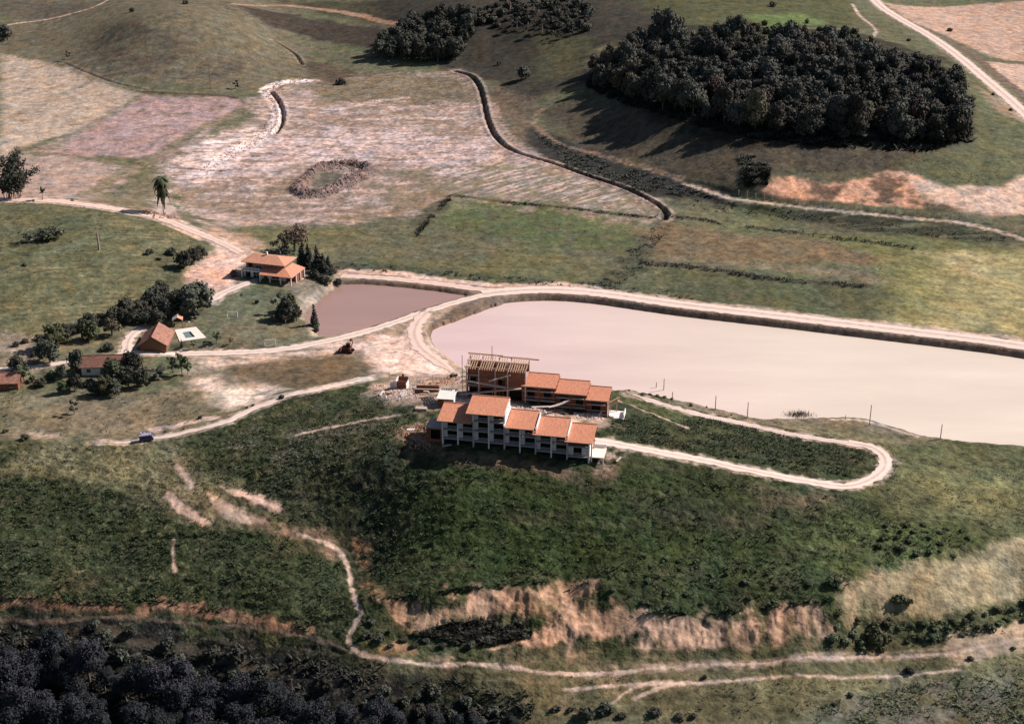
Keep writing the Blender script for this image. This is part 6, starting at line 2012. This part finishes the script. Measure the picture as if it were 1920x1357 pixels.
for i, (bx, by, tp, w) in enumerate(((568,500,456,15),(579,502,460,13),(595,512,463,16),(607,512,476,14),(616,512,480,13))):
    x, y, z = G(bx, by)
    s = mpp(x, y, z)
    r = w * 1.05 * s
    put(('cypress', i % 2), x, y, r, (by - tp) * s / .92 / (5.8 * r), ('tallest dark cypress nearest the house', 'narrow cypress second from the house', 'broad cypress in the middle of the row', 'shorter cypress fourth from the house', 'smallest cypress at the pond end of the row')[i], 'tree', CG)
for i, (x, y, w, lb) in enumerate(((588,512,30,'dark shrub under the broad middle cypress'), (611,523,30,'dark shrub below the shorter cypress'), (633,526,22,'dark shrub at the corner of the small pond'), (600,520,24,'dark shrub behind the pond bank below the cypresses'))):
    at_crown(('bush', i % 4), x, y, w, 1.1, lb, 'shrub', None, .5)
at_crown(('rbush', 0), 627, 508, 16, 1.1, 'reddish shrub right of the last cypress', 'shrub', None, .5)
at_crown(('red', 0), 553, 446, 62, 1.0, 'purplish red tree behind the house')
at_crown(('grey', 0), 526, 462, 44, 1.1, 'thin grey tree behind the house roof')
at_crown(('grey', 0), 540, 470, 26, 1.0, 'thin dark tree below the purplish one')
at_crown(('rbush', 0), 438, 512, 22, 1.2, 'reddish shrub at the left corner of the house', 'shrub', None, .5)
# far single trees
for x, y, w, k, lb in ((985,140,34,('dark', 0),'lone round dark tree in the hollow left of the large wood'), (14,66,34,('dark', 1),'dark tree cut by the left edge near the top'),
    (128,106,16,('grey', 0),'thin dark tree at the left foot of the knoll'), (247,18,16,('bush', 0),'dark bush behind the knoll'), (348,3,18,('bush', 1),'dark bush on top of the knoll at the picture edge'),
    (1703,74,12,('bush', 2),'small tree between the wood and the far road'), (1780,55,14,('gbush', 2),'lone tree at the edge of the far pink field'), (1448,8,18,('bush', 3),'dark bush on the slope above the large wood'),
    (442,162,18,('grey', 0),'thin grey tree at the end of the stony track'), (640,152,26,('bush', 2),'dark bush on the brown patch of the valley floor'), (1645,262,0,None,''), (935,118,14,('bush', 1),'bush on the slope above the lone round tree'),
    (1862,176,12,('obush', 0),'scrubby bush beside the far road'), (1895,205,10,('rbush', 0),'reddish bush lower down beside the far road'), (1600,22,0,None,'')):
    if k:
        at_crown(k, x, y, w, 1.0, lb, 'tree' if k[0] in ('dark', 'slim') else 'shrub', None, 2.2 if k[0] == 'slim' else .6)
# near single shrubs
for x, y, w, k, lb in ((46,818,24,('bush', 0),'round dark bush at the left end of the lower road'), (10,806,14,('gbush', 3),'green bush cut by the left edge above the lower road'), (140,768,30,('grey', 0),'leafless brushy shrub on the dry slope'),
    (376,780,13,('bush', 1),'small dark shrub on the pale strip by the lower road'), (310,808,6,('bush', 2),'tiny shrub right of the blue van'), (345,803,5,('bush', 3),'tinier shrub further right of the blue van'),
    (528,742,18,('gbush', 0),'dark shrub at the upper end of the lower road'), (463,763,7,('bush', 0),'small shrub beside the pale clearing'), (475,758,8,('bush', 1),'small shrub next to the pale clearing, the taller one'),
    (850,702,18,('gbush', 1),'shrub on the far rim of the building site'), (1680,768,0,None,''), (1702,1252,26,('bush', 2),'dark round bush below the lower right track'), (1820,1233,16,('bush', 3),'dark bush on the grass at the lower right'),
    (1900,1213,12,('gbush', 2),'bush at the right edge below the track'), (1321,1266,14,('bush', 0),'dark bush between the two lower tracks'), (1595,1300,16,('gbush', 3),'dark bush in the pale grass at the bottom right'), (1565,1318,13,('bush', 1),'smaller bush left of the pale grass bush'),
    (1133,1320,22,('gbush', 0),'bush by the small bare patch at the bottom'), (612,1283,30,('dark', 3),'solitary dark round tree casting its shadow on the bare slope at the bottom'),
    (1180,731,6,('rbush', 0),'small reddish bush on the bank behind the brick block'), (1325,762,6,('rbush', 0),'small reddish bush by the first shore pole'), (1372,777,5,('bush', 2),'small bush by the drive between two poles'), (1295,758,12,('obush', 0),'brown scrub on the pond shore'),
    (1690,1120,40,('gbush', 1),'large leafy bush at the foot of the tan bank'), (1640,1185,56,('gbush', 2),'broad dark green bush mass left of the tan bank foot'), (1560,1085,36,('gbush', 3),'leafy bush above the end of the pale cliff')):
    if k:
        at_crown(k, x, y, w, 1.0, lb, 'tree' if k[0] == 'dark' else 'shrub', None, .6)
SHG = 'shrubs along the pond shore'
for x, y, w in ((1206,738,12),(1218,739,14),(1232,741,14),(1246,744,14),(1260,747,12)):
    at_crown(('obush', 0), x, y, w, .6, 'low grey scrub in the strip on the pond shore behind the drive', 'shrub', SHG, .5)
BG = 'leafy bushes on the right flank of the hill'
for i, (x, y) in enumerate(in_poly([(1560,1135),(1600,1160),(1720,1170),(1760,1165),(1930,1125),(1930,1170),(1800,1195),(1700,1212),(1560,1212)], 40, 2.2, 12, 5000)):
    put(('gbush', i % 4) if i % 3 else ('pbush', 0), x, y, RT.uniform(.8, 1.7), RT.uniform(.7, 1.1), 'leafy bush in the green strip under the tan bank', 'shrub', 'leafy bushes under the tan bank')
for i, (x, y) in enumerate(in_poly([(1640,985),(1760,985),(1850,1010),(1830,1040),(1740,1050),(1650,1035)], 22, 2.4, 13, 5000)):
    put(('gbush', i % 4), x, y, RT.uniform(.7, 1.4), RT.uniform(.6, .9), 'leafy bush in the bright green strip above the tan bank', 'shrub', 'leafy bushes above the tan bank')
for i, (x, y) in enumerate(in_poly([(1130,1060),(1300,1050),(1480,1080),(1560,1100),(1550,1125),(1400,1135),(1250,1140),(1140,1120)], 30, 2.8, 14, 5000)):
    put(('gbush', i % 4), x, y, RT.uniform(.6, 1.3), RT.uniform(.5, .9), 'low leafy bush on the slope just above the pale cliff', 'shrub', 'low bushes above the cliffs')
for i, (x, y) in enumerate(in_poly([(690,1160),(760,1195),(960,1160),(1000,1185),(900,1215),(800,1212),(720,1215),(680,1195)], 30, 2.6, 15, 5000)):
    put(('bush', i % 4), x, y, RT.uniform(.7, 1.5), RT.uniform(.6, 1.0), 'dark bush at the foot of the orange cliff', 'shrub', 'dark bushes at the foot of the cliff')
for i, (x, y) in enumerate(in_poly([(640,1330),(760,1290),(940,1310),(1000,1330),(1330,1345),(1330,1357),(640,1357)], 26, 2.4, 16, 5000)):
    put(('bush', i % 4), x, y, RT.uniform(.9, 2.2), RT.uniform(.7, 1.1), 'dark bush along the bottom edge right of the wood', 'shrub', 'bushes along the bottom edge')

# --- palms
def frond(mb, a, L, up, droop, w, n=5):
    pts = []
    for i in range(n + 1):
        t = i / n
        pts.append(Vector((math.cos(a) * L * t, math.sin(a) * L * t, up * t - droop * t * t)))
    s = Vector((-math.sin(a), math.cos(a), 0))
    k = len(mb.v)
    for i, p in enumerate(pts):
        ww = w * math.sin(math.pi * (.12 + .85 * i / n))
        mb.v += [tuple(p - s * ww - Vector((0, 0, ww * .5))), tuple(p), tuple(p + s * ww - Vector((0, 0, ww * .5)))]
    for i in range(n):
        a0 = k + i * 3
        mb.f += [(a0, a0 + 1, a0 + 4, a0 + 3), (a0 + 1, a0 + 2, a0 + 5, a0 + 4)]
def palm(px, py, hpx, label, nf=16, L=3.0, droop=3.4, tiers=(0,), m=L_MID):
    x, y, z = G(px, py)
    h = hpx * mpp(x, y, z) / .92
    t = thing('palm_tree', label, 'palm tree', (x, y, z))
    MB().tube([(0, 0, -.4), (.1, 0, h * .5), (.15, .05, h)], [.24, .19, .16], 7).build('trunk', M_BARK_P, t)
    rnd = random.Random(px)
    mb0 = None
    for k in range(nf):
        mb = MB()
        frond(mb, 6.283 * k / nf * 2.4 + rnd.uniform(-.2, .2), L * rnd.uniform(.8, 1.1), rnd.uniform(.4, 3.2), droop * rnd.uniform(.8, 1.25), .34 + .10 * L)
        o = mb.build('frond', m, t)
        o.location = (.15, .05, h - .1 + tiers[k % len(tiers)])
palm(307, 403, 66, 'tall lone palm tree on the cleared ground above the hill road', 40, 3.3, 5.4, tiers=(0, -2.6, -4.6))
palm(292, 712, 14, 'spiky short palm at the right end of the cottage clump', 16, 3.2, 1.6, m=L_DARK)
palm(80, 375, 14, 'small slender palm on the crest road at the left', 9, 1.6, 1.2)
# bamboo clump on the crest at the left edge
x, y, z = G(22, 372)
t = thing('bamboo_clump', 'big arching bamboo clump at the left edge on the crest road', 'bamboo', (x, y, z))
rnd = random.Random(4)
for k in range(22):
    a = rnd.uniform(-2.2, 2.2) if k < 14 else rnd.uniform(0, 6.28)
    Lh, out = rnd.uniform(9, 22), rnd.uniform(1.5, 8)
    bx, by = rnd.uniform(-3, 3), rnd.uniform(-2, 2)
    pts = [Vector((bx + math.cos(a) * out * s * s, by + math.sin(a) * out * s * s, Lh * (s - .22 * s * s * s))) for s in (0, .35, .7, 1.0)]
    st_ = MB().tube(pts, [.12, .1, .07, .03], 5).build('culm', M_BARK, t)
    mb = MB()
    for q in range(170):
        s = rnd.uniform(.3, 1.0)
        c = pts[1].lerp(pts[2], (s - .35) / .35) if s < .7 else pts[2].lerp(pts[3], (s - .7) / .3)
        c = c + Vector((rnd.gauss(0, .75), rnd.gauss(0, .75), rnd.gauss(0, .6)))
        d = Vector((rnd.uniform(-1, 1), rnd.uniform(-1, 1), rnd.uniform(-.9, .3))).normalized() * rnd.uniform(.7, 1.3)
        s2 = d.orthogonal().normalized() * .34
        k0 = len(mb.v)
        mb.v += [tuple(c), tuple(c + d * .5 + s2), tuple(c + d), tuple(c + d * .5 - s2)]
        mb.f.append((k0, k0 + 1, k0 + 2, k0 + 3))
    mb.build('leaves', L_DARK, st_)
# fallen tree and dead trunk on the grass hill
x, y, z = G(62, 452)
t = thing('fallen_tree', 'fallen tree with sprawling branches lying on the grass hill', 'fallen tree', (x, y, z), 0, None, (1.35, 1.5, 1.3))
MB().tube([(-1, -1, .3), (1.5, .6, .7), (4.5, 2.6, .9), (6.5, 4.5, 1.0)], [.32, .26, .18, .08], 6).build('trunk', M_BARK_P, t)
rnd = random.Random(8)
for k in range(9):
    a = rnd.uniform(0, 6.28)
    b = Vector((rnd.uniform(-1, 4), rnd.uniform(-1, 2.5), .6))
    e = b + Vector((math.cos(a) * rnd.uniform(2, 4), math.sin(a) * rnd.uniform(1.5, 3), rnd.uniform(.2, 1.8)))
    MB().tube([b, (b + e) / 2 + Vector((0, 0, .3)), e], [.13, .09, .04], 5).build('branch', M_BARK_P if k % 2 else M_BARK, t)
    mb = MB()
    for q in range(110):
        c = b.lerp(e, rnd.uniform(.3, 1.1)) + Vector((rnd.gauss(0, .7), rnd.gauss(0, .6), rnd.gauss(0, .35)))
        c.z = max(c.z, .1)
        n_ = Vector((rnd.uniform(-1, 1), rnd.uniform(-1, 1), 1)).normalized()
        t1 = n_.orthogonal().normalized() * .34
        t2 = n_.cross(t1)
        k0 = len(mb.v)
        mb.v += [tuple(c - t1), tuple(c + t2 * .7), tuple(c + t1), tuple(c - t2 * .7)]
        mb.f.append((k0, k0 + 1, k0 + 2, k0 + 3))
    mb.build('leaves', L_MID if k % 3 == 0 else L_DARK, t)
x, y, z = G(186, 469)
t = thing('dead_trunk', 'bare upright dead trunk standing alone on the grass hill', 'dead tree', (x, y, z))
MB().tube([(0, 0, -.3), (.05, 0, 2.6), (-.05, 0, 5.0), (.1, 0, 6.4)], [.42, .34, .30, .14], 7).build('trunk', M_BARK_P, t)
for a, h, L in ((.4, 4.6, .9), (2.6, 5.2, .8), (4.2, 3.4, .6)):
    MB().tube([(0, 0, h), (math.cos(a) * L, math.sin(a) * L, h + .7)], [.13, .05], 5).build('stub', M_BARK, t)
# reed clump standing in the pond
x, y, z = P(1493, 778, 0)
t = thing('reed_clump', 'small clump of reeds standing in the pond off the grassy point', 'reeds', (x, y, 0))
rnd = random.Random(21)
for part_, m in (('reeds', L_OLIVE), ('dead_reeds', L_RED)):
    mb = MB()
    for q in range(230):
        cx_, cy_ = rnd.gauss(0, 1.5), rnd.gauss(0, .9)
        if part_ == 'dead_reeds':
            cx_ += 1.2
        d = Vector((rnd.gauss(0, .35), rnd.gauss(0, .35), rnd.uniform(.4, 1.0)))
        k0 = len(mb.v)
        mb.v += [(cx_ - .06, cy_, -.3), (cx_ + .06, cy_, -.3), (cx_ + d.x, cy_ + d.y, d.z)]
        mb.f.append((k0, k0 + 1, k0 + 2))
    o = mb.build(part_, m, t)

# --- shaggy grass on the hotel hill and foreground: countless tussocks
def tussocks(name, n, polys, label, m, smin, smax, seed, blades=5, any_ground=False):
    rs = np.random.RandomState(seed)
    qs = [GL(p) for p in polys]
    pts = []
    for q in qs:
        a = np.array([(v[0], v[1]) for v in q])
        area_ = 0.5 * abs(np.dot(a[:, 0], np.roll(a[:, 1], 1)) - np.dot(a[:, 1], np.roll(a[:, 0], 1)))
        box_ = np.prod(a.max(0) - a.min(0))
        k = int(n / len(qs) * box_ / max(area_, 1))
        c = a.min(0) + rs.rand(k, 2) * (a.max(0) - a.min(0))
        c = c[poly_sd(c[:, 0], c[:, 1], q) < 0]
        pts.append(c)
    c = np.concatenate(pts)
    keep = (fbm(c[:, 0] / 6, c[:, 1] / 5, 91, 3) + .7 * fbm(c[:, 0] / 22, c[:, 1] / 14, 93, 2) + rs.rand(len(c)) * .8) > .3
    for ln, wd in list(ROADS.values()) + list(TRACKS.values()):
        keep &= line_d(c[:, 0], c[:, 1], ln)[0] > wd / 2 + .5
    fr = np.interp(c[:, 1], YS, np.arange(NY))
    fc = np.interp(c[:, 0] / c[:, 1], US, np.arange(NU))
    tz = TUF[np.clip(np.rint(fr).astype(int), 0, NY - 1), np.clip(np.rint(fc).astype(int), 0, NU - 1)]
    if not any_ground:
        keep &= tz > .3
    c = c[keep]
    z = hgrid(c[:, 0], c[:, 1])
    N = len(c)
    s = smin + (smax - smin) * rs.rand(N) ** 2
    V_ = np.empty((N, blades, 3, 3))
    for b in range(blades):
        a = rs.rand(N) * 6.283
        lean = .5 + .8 * rs.rand(N)
        wx, wy = np.sin(a) * s * .26, -np.cos(a) * s * .26
        V_[:, b, 0] = np.stack([c[:, 0] - wx, c[:, 1] - wy, z - .12], -1)
        V_[:, b, 1] = np.stack([c[:, 0] + wx, c[:, 1] + wy, z - .12], -1)
        V_[:, b, 2] = np.stack([c[:, 0] + np.cos(a) * s * lean, c[:, 1] + np.sin(a) * s * lean, z + s * (.25 + .45 * rs.rand(N))], -1)
    me = bpy.data.meshes.new(name)
    nv = N * blades * 3
    me.vertices.add(nv)
    me.vertices.foreach_set("co", V_.ravel())
    me.loops.add(nv)
    me.loops.foreach_set("vertex_index", np.arange(nv, dtype=np.int32))
    me.polygons.add(nv // 3)
    me.polygons.foreach_set("loop_start", np.arange(0, nv, 3, dtype=np.int32))
    me.update()
    me.materials.append(m)
    o = link(bpy.data.objects.new(name, me))
    tag(o, label, 'grass', None, 'stuff')
    print(name, N)
L_T1 = leaf_material("hill_tussock", (.044, .060, .026), .0, .6)
L_T2B = leaf_material("weed_tuft", (.085, .078, .046), .0, .5)
L_T2 = leaf_material("dry_tussock", (.155, .150, .085), .0, .5)
tussocks('tussock_grass', 34000, [[(340,850),(560,770),(720,745),(800,770),(800,850),(960,865),(1150,885),(1300,880),(1580,930),(1720,980),(1850,1010),(1600,1085),(1560,1125),(1300,1140),(1100,1080),(900,1090),(760,1120),(690,1060),(640,1010),(500,960),(400,910)],
    [(-20,890),(160,905),(330,960),(500,1000),(640,1040),(650,1150),(560,1175),(300,1130),(-20,1120)], [(1140,780),(1320,780),(1560,830),(1630,850),(1590,893),(1400,862),(1150,815)]], 'dark shaggy grass covering the hotel hill', L_T1, .3, .8, 3)
tussocks('dry_grass', 7000, [[(0,835),(330,835),(430,930),(330,960),(220,920),(60,885)], [(430,830),(700,760),(770,800),(700,870),(480,890)], [(1640,850),(1920,870),(1920,1000),(1700,960),(1620,920)]], 'dry pale tufts in the grass of the lower slopes', L_T2, .22, .55, 4)
tussocks('scrub_grass', 6000, [[(-20,1165),(640,1230),(1000,1300),(1000,1360),(-20,1360)], [(830,1168),(960,1155),(1000,1185),(920,1210),(780,1190)]], 'dark low scrub grass at the bottom left', L_DARK, .5, 1.3, 5)
def band(pts, wpx):
    return [(x, y - wpx) for x, y in pts] + [(x, y + wpx) for x, y in reversed(pts)]
tussocks('hedge_scrub', 5200, [band([(1240,406),(1320,413),(1420,428),(1560,446),(1720,466)], 3), band([(1200,493),(1280,498),(1380,513),(1460,526),(1620,537)], 4), band([(1300,380),(1450,398),(1600,420),(1760,438),(1920,448)], 9),
    band([(620,496),(760,506),(900,520),(1060,532),(1180,545),(1300,556)], 6), [(1195,450),(1240,415),(1262,412),(1205,500),(1150,545),(1120,535)], band([(855,367),(940,379),(1050,389),(1150,401),(1230,409)], 2), band([(780,440),(810,405),(845,370)], 6)],
    'low dark scrub along the field drains and hedge lines of the valley', L_DARK, .4, 1.3, 6, 4, True)
tussocks('wood_understorey', 2600, [[(1098,162),(1112,140),(1160,150),(1230,185),(1300,205),(1400,228),(1540,250),(1640,258),(1740,258),(1815,240),(1822,266),(1740,282),(1640,281),(1540,274),(1440,265),(1370,252),(1300,235),(1230,215),(1160,192)]], 'dark undergrowth added to blacken the shaded front edge of the large wood', L_CYP, 1.4, 3.6, 11, 6, True)  # growth added to darken the wood's shaded front
tussocks('grey_weeds', 4200, [[(1540,1320),(1700,1285),(1930,1262),(1930,1360),(1520,1360)], [(1700,1168),(1790,1160),(1930,1126),(1930,1178),(1800,1198),(1700,1210)]], 'grey-green weeds in the damp ground at the bottom right', L_PALE, .3, .9, 12, 5, True)
tussocks('reed_hollow', 5500, [[(1000,250),(1100,290),(1230,330),(1340,372),(1200,362),(1060,312)], [(1385,290),(1450,300),(1440,348),(1395,352)]], 'grey reedy growth in the damp hollow beside the ditch', L_DARK, .6, 1.5, 7, 4, True)
tussocks('pasture_tufts', 9000, [[(-20,380),(200,392),(400,456),(380,500),(300,572),(60,640),(-20,640)], [(620,430),(900,390),(1230,410),(1720,470),(1700,590),(1300,555),(900,515),(640,490)], [(0,730),(340,735),(440,775),(280,812),(0,818)],
    [(560,160),(850,135),(900,200),(700,195)], [(1020,215),(1250,262),(1600,290),(1880,310),(1880,345),(1740,340),(1660,312),(1420,340),(1260,315)], [(1000,1265),(1400,1275),(1920,1225),(1920,1355),(1100,1355)]], 'scattered dark tufts and weeds in the pastures', L_T2B, .25, .75, 8, 4, True)
tussocks('bank_edge_grass', 1600, [band([(715,1120),(820,1112),(905,1098),(1000,1090),(1125,1084)], 4), band([(1185,1155),(1320,1150),(1400,1143),(1560,1124)], 4), band([(0,1122),(160,1130),(330,1130),(450,1150),(580,1178)], 4)], 'ragged grass overhanging the tops of the bare banks', L_T1, .4, 1.0, 9, 5, True)
for k in list(PROTO):
    if k not in USED:
        for ch in list(PROTO[k].children):
            bpy.data.objects.remove(ch)
        bpy.data.objects.remove(PROTO[k])
